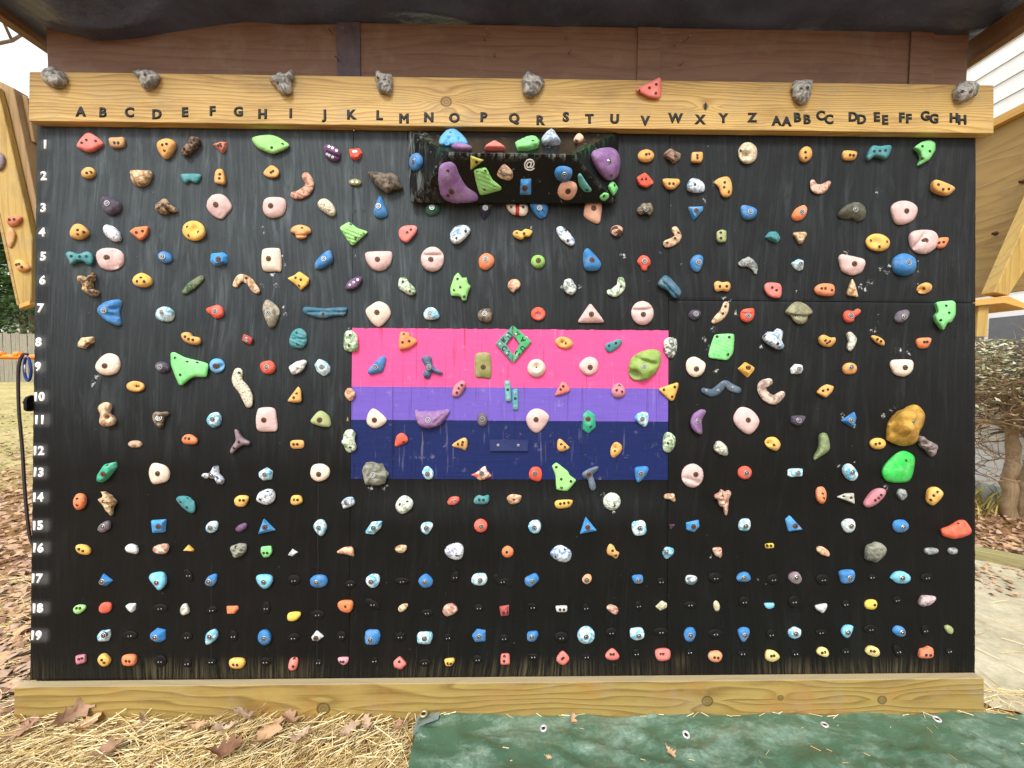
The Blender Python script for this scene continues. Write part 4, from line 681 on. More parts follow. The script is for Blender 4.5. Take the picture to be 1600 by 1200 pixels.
W|climbing_hold|cream|D|28|95|1196|0,3|C|36,1 32,-15 22,-27 8,-34 -8,-34 -22,-27 -32,-15 -35,0 -32,15 -22,28 -8,35 8,35 22,28 32,16|d0,4,14 B0,4|cream spool shaped hold on the pink stripe, in row nine below letter R
W|climbing_hold|pink|D|18|299|1207|2,-5|C|-39,4 -19,28 6,36 31,23 36,-8 22,-29 -6,-37 -31,-21|r2,-6|pale pink shield sloper on the pink stripe, in row nine below letter T
W|climbing_hold|applegreen|D|36|516|1215|-13,-13|C|-64,-9 -48,28 -11,51 33,59 59,47 63,17 46,-26 14,-55 -29,-62 -57,-46|B-12,-13 g-33,27,38,9,12 d-42,-34,19 d-26,-37,16|big apple green ball with two slots, in row nine below letter V
W|climbing_hold|cream|D|17|713|1209|-1,-10|C|-36,-1 -30,26 -5,38 24,25 41,8 30,-25 2,-42 -26,-29|r-1,-11|cream sloper with pointed corner, in row nine below letter X
W|climbing_hold|yellow|K|20|920|1199|-7,6|K|-39,1 -11,28 25,8 24,-4 -1,-34|r-8,6|yellow faceted diamond hold, in row nine below letter Z
W|climbing_hold|coral|F|16|197|1113|-2,0|C|0,33 27,8 22,-9 -25,-22 -26,-11|s1,14 s-9,2|coral triangle between pink and purple stripes, in row ten below letter S
W|climbing_hold|dustypink|D|19|413|1110|-5,0|C|-27,3 -14,26 11,30 29,3 24,-19 -1,-27 -20,-19|s2,21 s-9,3 s10,-2|dusty mauve oval between pink and purple stripes, in row ten below letter U
W|climbing_hold|yellow|F|16|622|1110|-7,0|K|-57,10 24,37 27,23 9,-34 -4,-38|s6,18 s-35,7 s-3,-19|yellow triangle on flag right edge, in row ten below letter W
W|climbing_hold|slateblue|D|10|817|1121|-5,0|S|-70,-6,11 -36,-16,16 -11,0,16 14,22,13 39,6,15 66,-4,13|w-62,-6 w-16,-5 w41,7|slate blue wavy bar hold, in row ten below letter Y
W|climbing_hold|coral|F|16|1019|1508|-10,-4|C|-37,9 -26,28 18,27 31,10 28,-25 6,-31 -23,-19|s-14,7 s3,-3|coral rounded plate hold, in row six below letters AA
W|climbing_hold|orange|D|20|1222|1511|-9,-3|C|-43,5 -21,23 23,24 37,9 33,-20 5,-25 -33,-17|s-26,2 s-12,2 s13,-4|orange oblong hold with three screws, in row six below letters CC
W|climbing_hold|stone|F|15|1332|1510|-8,-2|K|-4,48 8,23 21,-28 2,-24 -28,-19||tan tall triangular rock hold, in row six below letters DD
W|climbing_hold|mustard|D|18|1615|1521|-9,-2|C|28,11 29,1 24,-9 13,-17 1,-22 -12,-22 -23,-18 -29,-10 -29,-1 -24,9 -14,17 -1,22 12,22 22,18|d-17,-5,12 s-11,-2 s-26,-10|mustard dished oval hold, in row six below letters GG
W|climbing_hold|olivestar|D|21|1120|1419|-7,-13|C|-54,4 -32,35 -7,46 28,34 53,6 34,-10 28,-32 0,-43 -22,-29 -32,-11|B-8,-15 g-60,-1,34,-7,7|pale olive winged lobed hold, in row seven below letters BB
W|climbing_hold|red|D|19|1328|1413|-9,-2|C|-35,0 -22,18 6,16 19,26 35,19 28,4 10,-10 6,-24 -19,-29 -32,-18|B-17,-4|red hold with nub at upper right, in row seven below letters DD
W|climbing_hold|greyplum|D|18|1524|1409|-4,-2|C|-28,-3 -12,21 22,27 29,10 16,-12 -3,-25 -22,-19|B-3,-3|plum grey teardrop hold, in row seven below letters FF
W|climbing_hold|limegreen|F|23|1691|1418|-16,-3|K|-37,49 30,56 43,46 43,-1 24,-32 11,-32 -7,-65 -37,-27 -40,-5 -27,11|s-9,32 s0,4 s-36,-25|lime green axe head hold, in row seven below letters HH
W|climbing_hold|whiteblue|D|27|1028|1319|-13,-2|C|-53,7 -28,25 -10,26 4,39 26,30 26,8 23,-8 32,-27 23,-42 -2,-39 -40,-15|s-50,7 s-9,-23|white and blue lobed hold, in row eight below letters AA
W|climbing_hold|mustard|D|19|1232|1314|-9,-1|C|-36,8 -17,22 11,11 30,11 30,-7 8,-26 -27,-17|s-22,-2 s-3,-5 s-12,-11|mustard heart shaped hold, in row eight below letters CC
W|climbing_hold|whitestone|R|17|1324|1309|-8,-1|C|-16,34 4,36 22,11 17,-14 -2,-38 -15,-27 -10,1||pale stone upright crescent hold, in row eight below letters DD
W|climbing_hold|mustard|D|13|1433|1316|-6,-1|C|-30,14 -16,19 12,8 25,-8 19,-22 -10,-8|s-12,3 s1,-5|small mustard slanting hold, in row eight below letters EE
W|climbing_hold|orange|D|17|1611|1308|-8,-1|C|-29,1 -20,17 25,19 29,5 15,-19 -17,-22|s-11,1 s-1,2|small orange block hold, in row eight below letters GG
W|climbing_hold|whitegrey|K|17|1113|1200|-2,0|K|-26,2 -8,21 20,18 24,-1 14,-18 -21,-18|B-2,0|small white angular hold, in row nine below letters BB
W|climbing_hold|amber|D|17|1320|1205|-6,4|C|-29,1 -14,20 15,19 28,2 18,-20 -17,-22|B-6,4|small amber orange hold, in row nine below letters DD
W|climbing_hold|cream|D|20|1527|1210|-3,-1|K|-50,10 -43,31 36,32 45,14 36,-20 4,-38 -31,-30|r-4,-1|pale flat topped half round sloper, in row nine below letters FF
W|climbing_hold|bone2|D|12|1006|1113|-8,0|S|-2,37,15 -27,26,18 -30,4,18 -11,-22,19 20,-33,19 49,-11,13||large beige horseshoe hold, in row ten below letters AA
W|climbing_hold|mustard|F|16|1225|1120|-9,0|K|-19,11 3,23 33,14 25,-8 0,-32 -38,-11|s-20,-3 s-1,2|mustard skewed diamond hold, in row ten below letters CC
W|climbing_hold|bone|D|26|-1549|1009|13,1|C|-33,23 -15,43 10,44 18,29 13,5 35,-20 26,-44 -8,-47 -26,-33 -23,-2|d7,-12,9 d7,-12,6|cream bone shaped hold with a pocket, in row eleven below letter B
W|climbing_hold|gnarl|R|21|-1344|995|5,1|C|-28,13 -13,24 24,23 33,15 15,1 6,-36 -15,-33 -26,-8|B5,1|grey gnarled comma hold, in row eleven below letter D
W|climbing_hold|ltblue|D|19|-1142|990|6,3|C|-27,1 -13,22 14,29 27,11 24,-17 0,-31 -22,-17|B6,3|cyan and white teardrop hold, in row eleven below letter F
W|climbing_hold|pink|D|18|-942|990|-1,1|C|-36,27 -24,46 28,46 39,9 42,-37 20,-45 -30,-41 -39,-4|r-1,1|pale pink squarish sloper, in row eleven below letter H
W|climbing_hold|stone2|D|11|-1442|894|5,1|C|28,1 25,-6 18,-11 7,-13 -5,-13 -16,-11 -24,-6 -27,0 -24,6 -17,11 -6,14 6,14 17,12 25,7||small beige oval stone hold, in row twelve below letter C
W|climbing_hold|orange|D|15|-1235|914|7,1|C|-29,-1 -17,16 7,18 31,0 23,-18 -17,-17|s-6,5 s8,4|small orange oval hold, in row twelve below letter E
W|climbing_hold|mauve|D|21|-1048|902|10,2|C|-15,48 -3,49 16,21 44,4 41,-8 16,-10 -8,-27 -23,-42 -31,-33 -22,-12 -10,10|s13,5 s-8,-18|mauve brown three armed hold, in row twelve below letter G
W|climbing_hold|emerald|K|24|-1549|783|8,0|K|-33,-9 -6,34 37,44 40,22 7,-21 -14,-36 -34,-33|r8,1 s14,30|emerald faceted hold, in row thirteen below letter B
W|climbing_hold|cream|D|17|-1348|783|6,2|C|-39,-2 -31,31 -12,40 24,29 40,5 34,-26 7,-38 -24,-39|r6,2|large cream rounded sloper, in row thirteen below letter D
W|climbing_hold|navywhite|D|21|-1138|775|0,6|C|0,34 15,37 19,11 37,-14 34,-32 16,-32 1,-12 -33,-11 -47,-2 -36,9 -12,13|B-1,5|white and navy three legged hold, in row thirteen below letter F
W|climbing_hold|ltblue|K|19|-944|780|7,3|K|-26,9 5,28 28,13 24,-18 -7,-23 -24,-9|B7,3|white and teal pentagon hold, in row thirteen below letter H
W|climbing_hold|orange|D|20|-1647|674|9,3|C|24,-4 19,-17 11,-27 0,-32 -11,-30 -19,-22 -24,-10 -24,4 -19,18 -11,28 0,32 10,30 19,23 24,10|s8,15 s7,-8|orange upright oval hold, in row fourteen below letter A
W|climbing_hold|stone|R|25|-1542|673|11,3|C|-27,46 -2,34 25,13 34,-3 22,-21 17,-49 1,-39 -17,-15 -32,9 -17,22|s12,10 s27,-14|tan jagged rock hold, in row fourteen below letter B
W|climbing_hold|teal|D|15|-1245|666|10,4|C|-38,18 -26,30 8,29 32,6 35,-25 21,-36 -4,-22 -25,-1|s-13,12 s12,-9 g6,21,24,9,5|teal folded leaf hold, in row fourteen below letter E
W|climbing_hold|yellow|D|17|-1033|681|7,3|C|-28,3 -9,19 22,17 26,4 10,-23 -21,-21|s1,4 s15,4|yellow rounded hold, in row fourteen below letter G
W|climbing_hold|blueveins|D|22|-942|694|10,5|C|-34,-3 -21,20 16,32 36,16 32,-15 4,-29 -31,-18|s-11,-3 s16,24|white boulder hold with blue veins, in row fourteen below letter H
W|foothold|greyplum|D|15|-1555|577|6,4|C|-24,-5 -12,12 15,25 24,16 21,-8 -3,-21 -21,-16|B7,5|grey lilac egg hold, in row fifteen below letter B
W|foothold|sky|K|21|-1348|581|9,3|K|-29,22 28,26 24,-23 -22,-27|r12,4|blue faceted square hold, in row fifteen below letter D
W|foothold|ltblue|D|15|-1145|579|1,1|C|-24,-5 -12,18 16,22 23,7 13,-18 -13,-22|B2,1|light blue and white rounded hold, in row fifteen below letter F
W|foothold|purple|D|12|-1035|576|5,3|C|-20,-2 -3,13 19,18 21,1 1,-16 -17,-14||small purple slanted oval, in row fifteen below letter G
W|foothold|sky|K|18|-941|576|5,5|K|-8,35 37,-9 -29,-25|r5,6|blue faceted triangle, in row fifteen below letter H
W|climbing_hold|paleolive|D|19|-726|994|-6,-2|C|-44,-10 -25,23 -4,33 21,15 30,-6 28,-28 -6,-27|r-6,-2|pale olive dome hold, in row eleven below letter J
W|climbing_hold|cream|D|17|-525|997|1,-4|C|-33,1 -23,28 -5,40 26,19 45,-5 27,-26 -4,-36 -29,-21|r1,-4|cream pointed sloper on the purple stripe, in row eleven below letter L
W|climbing_hold|purplelight|D|29|-306|1005|-11,-9|C|-65,28 -48,23 17,26 66,32 63,12 39,-24 5,-39 -26,-38 -51,-21|B-12,-9 g21,-13,64,27,5|large purple crescent on the purple stripe, in row eleven below letter N
W|climbing_hold|greyplum|D|16|-113|996|2,2|C|20,1 18,-12 12,-22 4,-27 -4,-27 -12,-22 -18,-12 -20,0 -18,13 -13,23 -5,28 4,28 12,23 18,13|B1,3|grey mauve egg where purple meets navy, in row eleven below letter P
W|climbing_hold|brownchip|F|3|-632|993|1,0|K|-5,-5 0,13 5,-8||tiny brown chip beside the flag, in row eleven below letter K
W|climbing_hold|greenmarble|D|24|-626|913|10,3|C|-20,23 -8,40 11,43 25,29 23,1 30,-29 11,-46 -7,-42 -19,-20 -29,-5 -22,4|s13,-23|green and white foot shaped hold, in row twelve below letter K
W|climbing_hold|red|D|16|-423|918|4,2|C|-25,-27 -20,12 -1,25 17,16 25,-6 5,-18|s9,-7|red hooked hold on the navy stripe, in row twelve below letter M
W|climbing_hold|mustard|D|17|-191|901|2,2|C|-38,-6 -11,17 14,25 23,3 14,-23 -1,-18|s-13,2 s5,10 s3,1|mustard wing shaped hold on the navy stripe, in row twelve below letter O
W|climbing_hold|navywood|P|10|-9|897|0,2|K|-75,22 75,22 75,-22 -75,-23|w-42,2 w36,2|navy painted wooden block on the navy stripe, in row twelve below letter Q
W|climbing_hold|mustard|D|13|-823|898|6,2|C|-28,3 -19,14 18,15 26,3 21,-15 -19,-17|s-9,1 s5,1|small mustard pill hold, in row twelve below letter I
W|climbing_hold|cream|D|17|-737|790|3,-5|C|-35,0 -24,28 12,33 39,13 34,-18 1,-35 -27,-24|r3,-5|cream rounded square sloper, in row thirteen below letter J
W|climbing_hold|concrete|R|33|-520|789|-3,-2|C|-51,-4 -42,33 -20,44 10,36 29,33 45,3 47,-16 30,-41 -7,-50 -38,-38|B-3,-2|large grey rough concrete hold, in row thirteen below letter L
W|climbing_hold|ltblue|D|16|-318|790|-1,-2|C|-25,2 -10,26 9,18 20,-1 12,-22 -9,-24|B-2,-2|light blue hold on the navy stripe, in row thirteen below letter N
W|climbing_hold|coralmarble|D|16|-112|785|-1,6|C|-42,-2 -21,8 10,32 19,15 36,-4 29,-13 -8,-23 -27,-10|B-1,6|coral and cream pointed star hold, in row thirteen below letter P
W|climbing_hold|yellow|D|15|-825|681|6,3|C|-22,-2 -15,18 13,20 24,4 21,-9 -2,-18 -18,-14|s-2,6 s11,6|small yellow rounded hold, in row fourteen below letter I
W|climbing_hold|whiteblue|R|18|-628|672|0,6|C|-22,5 -3,22 24,22 28,2 9,-15 -15,-23 -18,-12|B0,6|small white and grey blue claw hold, in row fourteen below letter K
W|climbing_hold|greenveins|D|23|-414|668|6,7|C|-30,0 -14,27 10,34 37,13 29,-18 -5,-37 -26,-21|s19,15 s-9,5|white ball hold with green veins, in row fourteen below letter M
W|climbing_hold|red|D|14|-222|682|2,4|K|-24,-1 -9,17 22,17 25,0 7,-16 -22,-16|w-4,3 w8,6|small red blocky hold, in row fourteen below letter O
W|climbing_hold|teal|D|15|-112|689|1,4|C|-31,-1 -14,16 5,12 26,17 28,-7 14,-19 -26,-18|s-9,1 s7,1|small teal knobbly hold, in row fourteen below letter P
W|climbing_hold|peachstone|R|18|12|691|0,5|C|-26,7 -11,18 11,17 28,10 20,-12 -1,-22 -20,-15|s-2,2|small peach stone hold with ears, in row fourteen below letter Q
W|foothold|ltblue|D|19|-733|578|2,4|C|-24,9 -8,29 13,29 26,3 14,-28 -1,-31 -20,-9|B2,4|pale blue and white egg hold, in row fifteen below letter J
W|foothold|ltblue|K|20|-529|575|6,7|K|-31,-12 -6,25 34,28 28,1 3,-22 -27,-21|B6,7|blue and white slanted wedge, in row fifteen below letter L
W|foothold|ltblue|D|16|-324|578|1,3|C|-23,1 -14,19 14,22 25,11 17,-8 2,-26 -17,-17|B1,3|light blue comma shaped hold, in row fifteen below letter N
W|foothold|red|D|18|-116|587|2,0|C|26,0 24,-11 17,-20 6,-25 -5,-25 -16,-20 -23,-11 -26,0 -23,12 -16,21 -6,26 6,26 16,21 24,12|B3,1|round red hold with bright bolt, in row fifteen below letter P
W|climbing_hold|pink|D|19|99|997|-5,1|C|-43,2 -29,32 -1,44 30,33 48,8 27,-29 0,-51 -28,-35|r-5,2|pale pink teardrop sloper on purple and navy, in row eleven below letter R
W|climbing_hold|emerald|K|22|300|991|-5,9|K|-23,28 -3,46 24,27 27,-22 -2,-47 -24,-31|r-6,11 s3,-17|emerald hexagonal block on the purple stripe, in row eleven below letter T
W|climbing_hold|ltblue|D|18|507|1002|-5,0|C|-29,5 -13,24 21,26 24,-7 12,-30 -13,-16|B-4,1|pale blue rounded triangle on the purple stripe, in row eleven below letter V
W|climbing_hold|purplelight|D|24|729|996|-12,1|C|-33,0 -23,27 5,45 26,41 24,29 12,4 12,-21 11,-50 -10,-46 -29,-25|B-13,1|purple letter C shaped hold, in row eleven below letter X
W|climbing_hold|pink|D|21|910|1002|2,0|C|-47,8 -31,41 -9,50 28,35 54,-4 35,-43 7,-56 -34,-26|r2,0|large pale pink squarish diamond sloper, in row eleven below letter Z
W|climbing_hold|mustard|D|16|196|897|-2,2|C|-19,-3 -16,21 -4,26 21,3 29,-9 6,-22 -13,-19|s-4,7 s9,-3|mustard half oval on the navy stripe, in row twelve below letter S
W|climbing_hold|mustard|D|17|405|883|-5,3|C|-20,0 -10,23 5,30 24,15 21,-9 -4,-31 -18,-25|d-2,8,11 s-2,10 s-5,-5|mustard dished teardrop on the navy stripe, in row twelve below letter U
W|climbing_hold|greenmarble|D|21|610|911|-8,3|C|-22,-2 -16,34 6,40 28,17 22,-18 3,-38 -19,-30|s-8,0|green and white oval on flag right edge, in row twelve below letter W
W|climbing_hold|whitestone|R|20|815|889|-8,2|C|-28,8 -14,29 11,21 25,2 24,-23 5,-26 -20,-10||small pale green white stone hold, in row twelve below letter Y
W|climbing_hold|red|D|19|95|785|-4,7|C|-26,3 -14,27 14,28 25,6 20,-22 2,-26 -20,-16|B-4,7|round red hold on the navy stripe, in row thirteen below letter R
W|climbing_hold|lime|F|13|200|778|-2,3|K|-43,41 -26,56 21,20 27,5 55,-14 18,-58 -25,-52 -28,4|s-26,38 s-7,-8 s30,-16 s-6,-40|lime green fin over the navy stripe edge, in row thirteen below letter S
W|climbing_hold|greyblue|D|22|310|775|-6,8|C|-35,14 -18,28 10,39 29,42 23,24 7,8 17,-23 17,-45 1,-50 -8,-32 -14,-8 -30,-2|r-12,15|grey blue twisted bone hold, in row thirteen below letter T
W|climbing_hold|blue|D|19|505|793|-6,-1|C|-26,17 -4,26 26,24 24,0 -4,-34 -19,-31|B-6,0|blue rounded triangle on the navy stripe, in row thirteen below letter V
W|climbing_hold|pink|D|20|703|783|7,8|C|42,1 38,-20 26,-36 10,-45 -9,-45 -26,-36 -38,-20 -42,0 -38,21 -26,37 -9,46 9,46 26,37 38,21|r7,9 g-37,-10,19,-29,8|pale pink round sloper with lower lip, in row thirteen below letter X
W|climbing_hold|red|D|19|909|797|-1,1|C|27,0 24,-11 17,-21 6,-26 -6,-26 -17,-21 -25,-12 -27,0 -25,11 -17,20 -6,25 6,25 16,20 24,11|B-2,0|red dome hold with bolt, in row thirteen below letter Z
W|climbing_hold|bone|R|14|618|699|-5,3|C|-24,8 -7,16 15,14 22,-8 15,-18 -1,-8 -20,-5||small beige skull like hold, in row fourteen below letter W
W|climbing_hold|pinkstone|R|26|824|689|-10,5|K|-38,25 -16,28 -8,43 3,34 22,42 30,25 22,3 19,-34 16,-58 8,-58 2,-28 -13,-25 -19,3 -33,6|s-16,22|brown jagged hold with a long spike, in row fourteen below letter Y
W|climbing_hold|yellow|D|14|205|673|-2,4|C|-36,0 -24,13 29,15 34,4 20,-14 -24,-19|s-15,3 s0,5 s16,7|yellow oblong hold with three screws, in row fourteen below letter S
W|climbing_hold|greenveins|D|20|391|683|-5,6|C|34,0 31,-15 21,-27 8,-34 -8,-34 -21,-27 -31,-15 -34,0 -31,14 -22,26 -8,33 7,33 21,27 31,15|s6,-12|white ball hold with green patch, in row fourteen below letter U
W|foothold|ltblue|D|17|93|585|-2,0|C|-25,-1 -14,21 14,24 25,2 14,-25 -13,-23|B-2,-1|white hold with pale blue bolt pocket, in row fifteen below letter R
W|foothold|sky|K|19|297|583|-1,3|K|-7,40 37,-14 -29,-27|r-1,3|blue faceted triangle, in row fifteen below letter T
W|foothold|ltblue|D|20|492|583|5,2|C|-21,18 -5,24 24,24 30,-23 -8,-32 -22,-10|B4,2|pale blue and white square hold, in row fifteen below letter V
W|foothold|purple|F|7|625|586|-2,2|K|-10,8 15,8 -4,-14|s-3,3|tiny purple triangle, in row fifteen below letter W
W|foothold|sky|K|18|708|587|-4,3|K|-27,14 22,25 25,-1 4,-23 -25,-14|r-4,3|blue faceted pentagon, in row fifteen below letter X
W|foothold|ltblue|D|17|908|594|-3,-1|C|-23,-1 -12,20 16,24 25,-1 13,-23 -18,-20|B-3,-1|white and aqua rounded hold, in row fifteen below letter Z
W|climbing_hold|plum|D|16|1113|1002|-2,0|C|-25,3 -17,17 30,16 27,-3 5,-22 -20,-13|B-3,0|small plum teardrop hold, in row eleven below letters BB
W|climbing_hold|blue|K|18|1327|1005|-9,-1|K|-40,-5 12,31 20,8 9,-33|B-12,-2|blue pointed wedge with chalk around it, in row eleven below letters DD
W|climbing_hold|boulder|D|51|1541|983|-20,16|C|-77,-45 -70,12 -35,55 -10,65 16,81 44,75 67,44 63,9 44,-31 41,-56 16,-75 -28,-79 -73,-60|B-28,22 g-68,40,-59,-64,9 d-20,34,-31 d-29,-21,-24|huge mustard boulder hold, in row eleven below letters FF
W|climbing_hold|mauvestone|R|25|1624|906|-11,1|C|-39,30 -23,38 3,21 38,2 34,-26 15,-42 -4,-23 -29,2||grey mauve rock beside the boulder hold, in row twelve below letters GG
W|climbing_hold|yellow|D|19|1016|908|-9,2|C|-29,9 -14,26 14,25 33,0 20,-25 -2,-22 -20,-10|d-12,5,12 s-17,8 s-2,-1|yellow dished oval hold, in row twelve below letters AA
W|climbing_hold|greenstone|D|24|1209|900|-12,2|C|-9,40 4,54 22,46 32,12 29,-16 -6,-41 -30,-55 -28,-38 -12,-7||sage green long triangular rock, in row twelve below letters CC
W|climbing_hold|yellow|D|18|1431|912|-9,1|C|32,0 29,-10 20,-18 7,-22 -7,-22 -20,-18 -28,-10 -32,0 -28,10 -20,17 -7,22 7,22 20,18 29,10|s-20,0 s-7,3|yellow oval hold left of the boulder, in row twelve below letters EE
W|climbing_hold|brightgreen|D|24|1514|820|-21,4|C|-67,-19 -52,14 -8,56 24,64 59,44 61,6 43,-50 -7,-60 -52,-51|s8,30|large bright green smooth hold, in row thirteen below letters FF
W|climbing_hold|ltblue|D|21|1322|802|-7,1|C|-31,7 -21,27 -2,31 20,11 31,-14 14,-35 -14,-27|B-7,1|white topped light blue egg hold, in row thirteen below letters DD
W|climbing_hold|ltblue|K|15|1102|797|7,0|K|-23,11 -12,16 35,16 32,-15 -12,-18 -24,-11|B8,0|small white and aqua rectangle hold, in row thirteen below letters BB
W|climbing_hold|orange|D|17|1208|710|-8,3|C|-20,8 -14,29 8,32 22,8 18,-23 2,-34 -15,-20|s-3,8 s-2,-8|orange upright bean hold, in row fourteen below letters CC
W|climbing_hold|whitestone|K|17|1309|700|-8,2|K|-37,3 -4,17 29,18 32,-24 8,-15 -30,-1|s-18,7 s7,4|small white fin hold, in row fourteen below letters DD
W|climbing_hold|dustypink|D|25|1417|699|-11,3|C|-40,-14 -11,26 20,40 44,32 39,8 8,-23 -24,-36 -38,-30|s6,19 s-2,8 s-14,-2|dusty pink slanted oval, in row fourteen below letters EE
W|climbing_hold|greystone|R|16|1528|716|-7,2|C|-20,1 -12,19 10,18 20,4 10,-21 -9,-21||small grey pebble hold, in row fourteen below letters FF
W|climbing_hold|yellow|D|23|1652|710|-11,3|C|-29,-6 -22,25 7,35 35,15 32,-5 0,-37 -25,-27|s-6,19 s-19,6 s-24,-12|yellow rounded hold with diagonal screws, in row fourteen below letters GG
W|foothold|sky|K|20|1094|597|4,-2|K|-25,18 -8,34 44,-22 -12,-29|r3,-2|blue faceted slanted wedge, in row fifteen below letters BB
W|foothold|whitegrey|D|18|1316|594|-1,1|C|-27,3 -14,21 14,24 26,3 14,-25 -11,-28|B-1,1|small white round hold, in row fifteen below letters DD
W|foothold|blue|D|18|1519|592|0,-1|C|-28,3 -15,21 16,23 32,0 13,-24 -18,-22|B0,-1 g-27,14,-2,17,4|blue grooved round hold, in row fifteen below letters FF
W|foothold|vermilion|D|22|1745|576|-15,5|K|-66,4 -29,16 9,41 31,40 57,4 55,-15 22,-29 -16,-36 -61,-23|s-8,28|large vermilion slab at the wall's right edge, in row fifteen below letters HH
W|foothold|yellow|D|16|-1635|492|7,3|C|-26,10 -13,19 14,15 31,-2 24,-20 -7,-18 -22,-6|s0,6 s13,-1|small yellow oval hold, in row sixteen below letter A
W|foothold|whitegrey|R|16|-1453|492|7,3|C|-22,4 -10,19 23,15 27,-17 -1,-14 -16,-5||small pale grey stone hold, in row sixteen below letter C
W|foothold|pinkstone|R|18|-1335|494|7,3|C|-34,-1 -16,16 21,20 27,2 15,-16 -15,-19||small pink beige layered stone, in row sixteen below letter D
W|foothold|yellow|K|10|-1230|493|4,2|K|-26,-6 -5,17 16,-2 13,-9||tiny yellow triangle hold, in row sixteen below letter E
W|foothold|concrete|R|22|-1045|492|8,5|C|-29,8 -13,20 23,24 34,8 21,-19 -10,-29 -26,-10|s1,16|grey ridged shell hold, in row sixteen below letter G
W|foothold|limegreen|F|14|-937|484|7,5|K|-20,20 19,24 23,-2 10,-20 -11,-22 -22,-2|s-4,0 s9,0|small lime green cup hold, in row sixteen below letter H
W|foothold|blue|K|15|-1550|370|1,3|K|-21,0 -6,29 30,2 7,-18 -11,-15|B0,3|small blue pointed hold, in row seventeen below letter B
W|foothold|cyan|D|22|-1350|376|11,-2|C|-31,13 -18,27 19,30 34,7 31,-20 7,-39 -11,-20 -28,0|B12,-2|cyan fan shaped hold, in row seventeen below letter D
W|foothold|blue|D|15|-1147|374|-1,0|C|-20,-3 -8,17 20,25 21,-3 5,-22 -16,-16|B-1,0|small blue upright egg hold, in row seventeen below letter F
W|foothold|cyan|D|20|-944|374|8,2|C|-31,12 -19,23 21,22 34,4 19,-24 -3,-30 -24,-10|B8,2|cyan rounded heart hold, in row seventeen below letter H
W|foothold|lime|D|13|-1646|264|6,3|C|-22,1 -5,16 22,14 24,0 1,-18 -17,-14|s0,8 s12,8|small lime green hold, in row eighteen below letter A
W|foothold|red|D|15|-1546|269|6,4|C|-24,1 -9,20 19,18 23,-2 10,-18 -17,-19||small red smooth pebble hold, in row eighteen below letter B
W|foothold|whitegrey|K|13|-1451|270|5,3|K|-20,6 -7,15 19,15 18,-9 3,-20 -12,-9||small grey chipped hold, in row eighteen below letter C
W|foothold|whitestone|R|15|-1245|263|5,4|C|-18,-2 -9,18 6,22 17,-2 13,-17 -9,-22||small beige folded stone hold, in row eighteen below letter E
W|foothold|orange|K|13|-1063|261|5,4|K|-25,14 19,15 21,3 7,-15 -22,-15||small orange ragged rectangle, in row eighteen below letter G
W|foothold|ltblue|K|18|-1550|163|6,6|K|-26,0 -12,18 21,22 24,0 15,-21 -21,-21|B12,10|pale blue squarish hold, in row nineteen below letter B
W|foothold|blue|K|20|-1345|165|0,0|K|-29,7 -5,27 27,19 27,-17 8,-28 -29,-8|B0,0|blue faceted hexagon hold, in row nineteen below letter D
W|foothold|ltblue|D|17|-1142|162|2,4|C|-22,1 -10,18 14,26 24,6 14,-17 -19,-33|B2,5|white and light blue teardrop hold, in row nineteen below letter F
W|foothold|blue|D|19|-941|157|6,5|C|26,0 24,-13 17,-23 6,-29 -5,-29 -15,-23 -23,-13 -25,0 -23,13 -16,23 -6,29 6,29 16,23 23,13|B7,5|blue upright egg hold, in row nineteen below letter H
W|foothold|rose|F|14|-1636|74|6,4|K|-20,14 17,19 21,-12 -16,-21|s3,6 s12,8|dusty rose square hold, bottom row below letter A
W|foothold|yellow|D|16|-1549|71|6,4|C|-24,0 -12,21 6,23 26,0 15,-21 -9,-23|s4,8 s12,-2|yellow rounded hold, bottom row below letter B
W|foothold|orange|D|16|-1453|70|6,5|C|-29,4 -17,20 22,20 28,-2 16,-20 -20,-20|s-2,4 s12,4|orange oval hold, bottom row below letter C
W|foothold|yellow|D|16|-1045|59|5,5|C|-30,3 -18,18 22,18 33,0 16,-20 -21,-18|s-5,2 s10,2|pale yellow oval hold, bottom row below letter G
W|foothold|whitegrey|K|10|-837|479|4,3|K|-19,-8 -2,16 20,3 -1,-13||tiny white triangular hold, in row sixteen below letter I
W|foothold|peachstone|D|17|-635|485|6,6|K|-34,1 -7,18 29,21 36,-20 6,-11 -31,-5||beige flared hold, in row sixteen below letter K
W|foothold|bone|R|14|-424|496|3,5|C|-21,3 -6,15 22,15 19,-9 4,-17 -15,-10||small pale olive stone hold, in row sixteen below letter M
W|foothold|blueveins|D|24|-217|488|3,10|C|-37,2 -25,22 12,33 35,18 31,-22 6,-33 -25,-20|s12,-7|white boulder hold with blue stripes, in row sixteen below letter O
W|foothold|orange|D|16|-11|486|0,7|C|23,0 21,-9 14,-17 5,-22 -5,-22 -14,-18 -21,-10 -23,0 -21,10 -14,18 -5,23 5,23 14,18 21,10|s-4,5|small round orange hold, in row sixteen below letter Q
W|foothold|blue|D|19|-734|372|-5,2|C|-31,0 -20,22 19,23 33,0 17,-21 -20,-22|B-5,2|blue rounded oblong hold, in row seventeen below letter J
W|foothold|ltblue|D|18|-526|376|-4,3|C|-29,-1 -17,20 14,24 25,4 14,-22 -10,-28|B-5,2|pale aqua rounded hold, in row seventeen below letter L
W|foothold|blue|D|17|-324|372|-3,4|C|-30,4 -3,30 25,7 19,-18 -12,-24|B-3,3|blue rounded diamond hold, in row seventeen below letter N
W|foothold|ltblue|D|19|-120|381|4,4|C|-31,1 -16,20 21,22 31,-2 15,-23 -22,-20|B4,3|white oval hold with aqua patch, in row seventeen below letter P
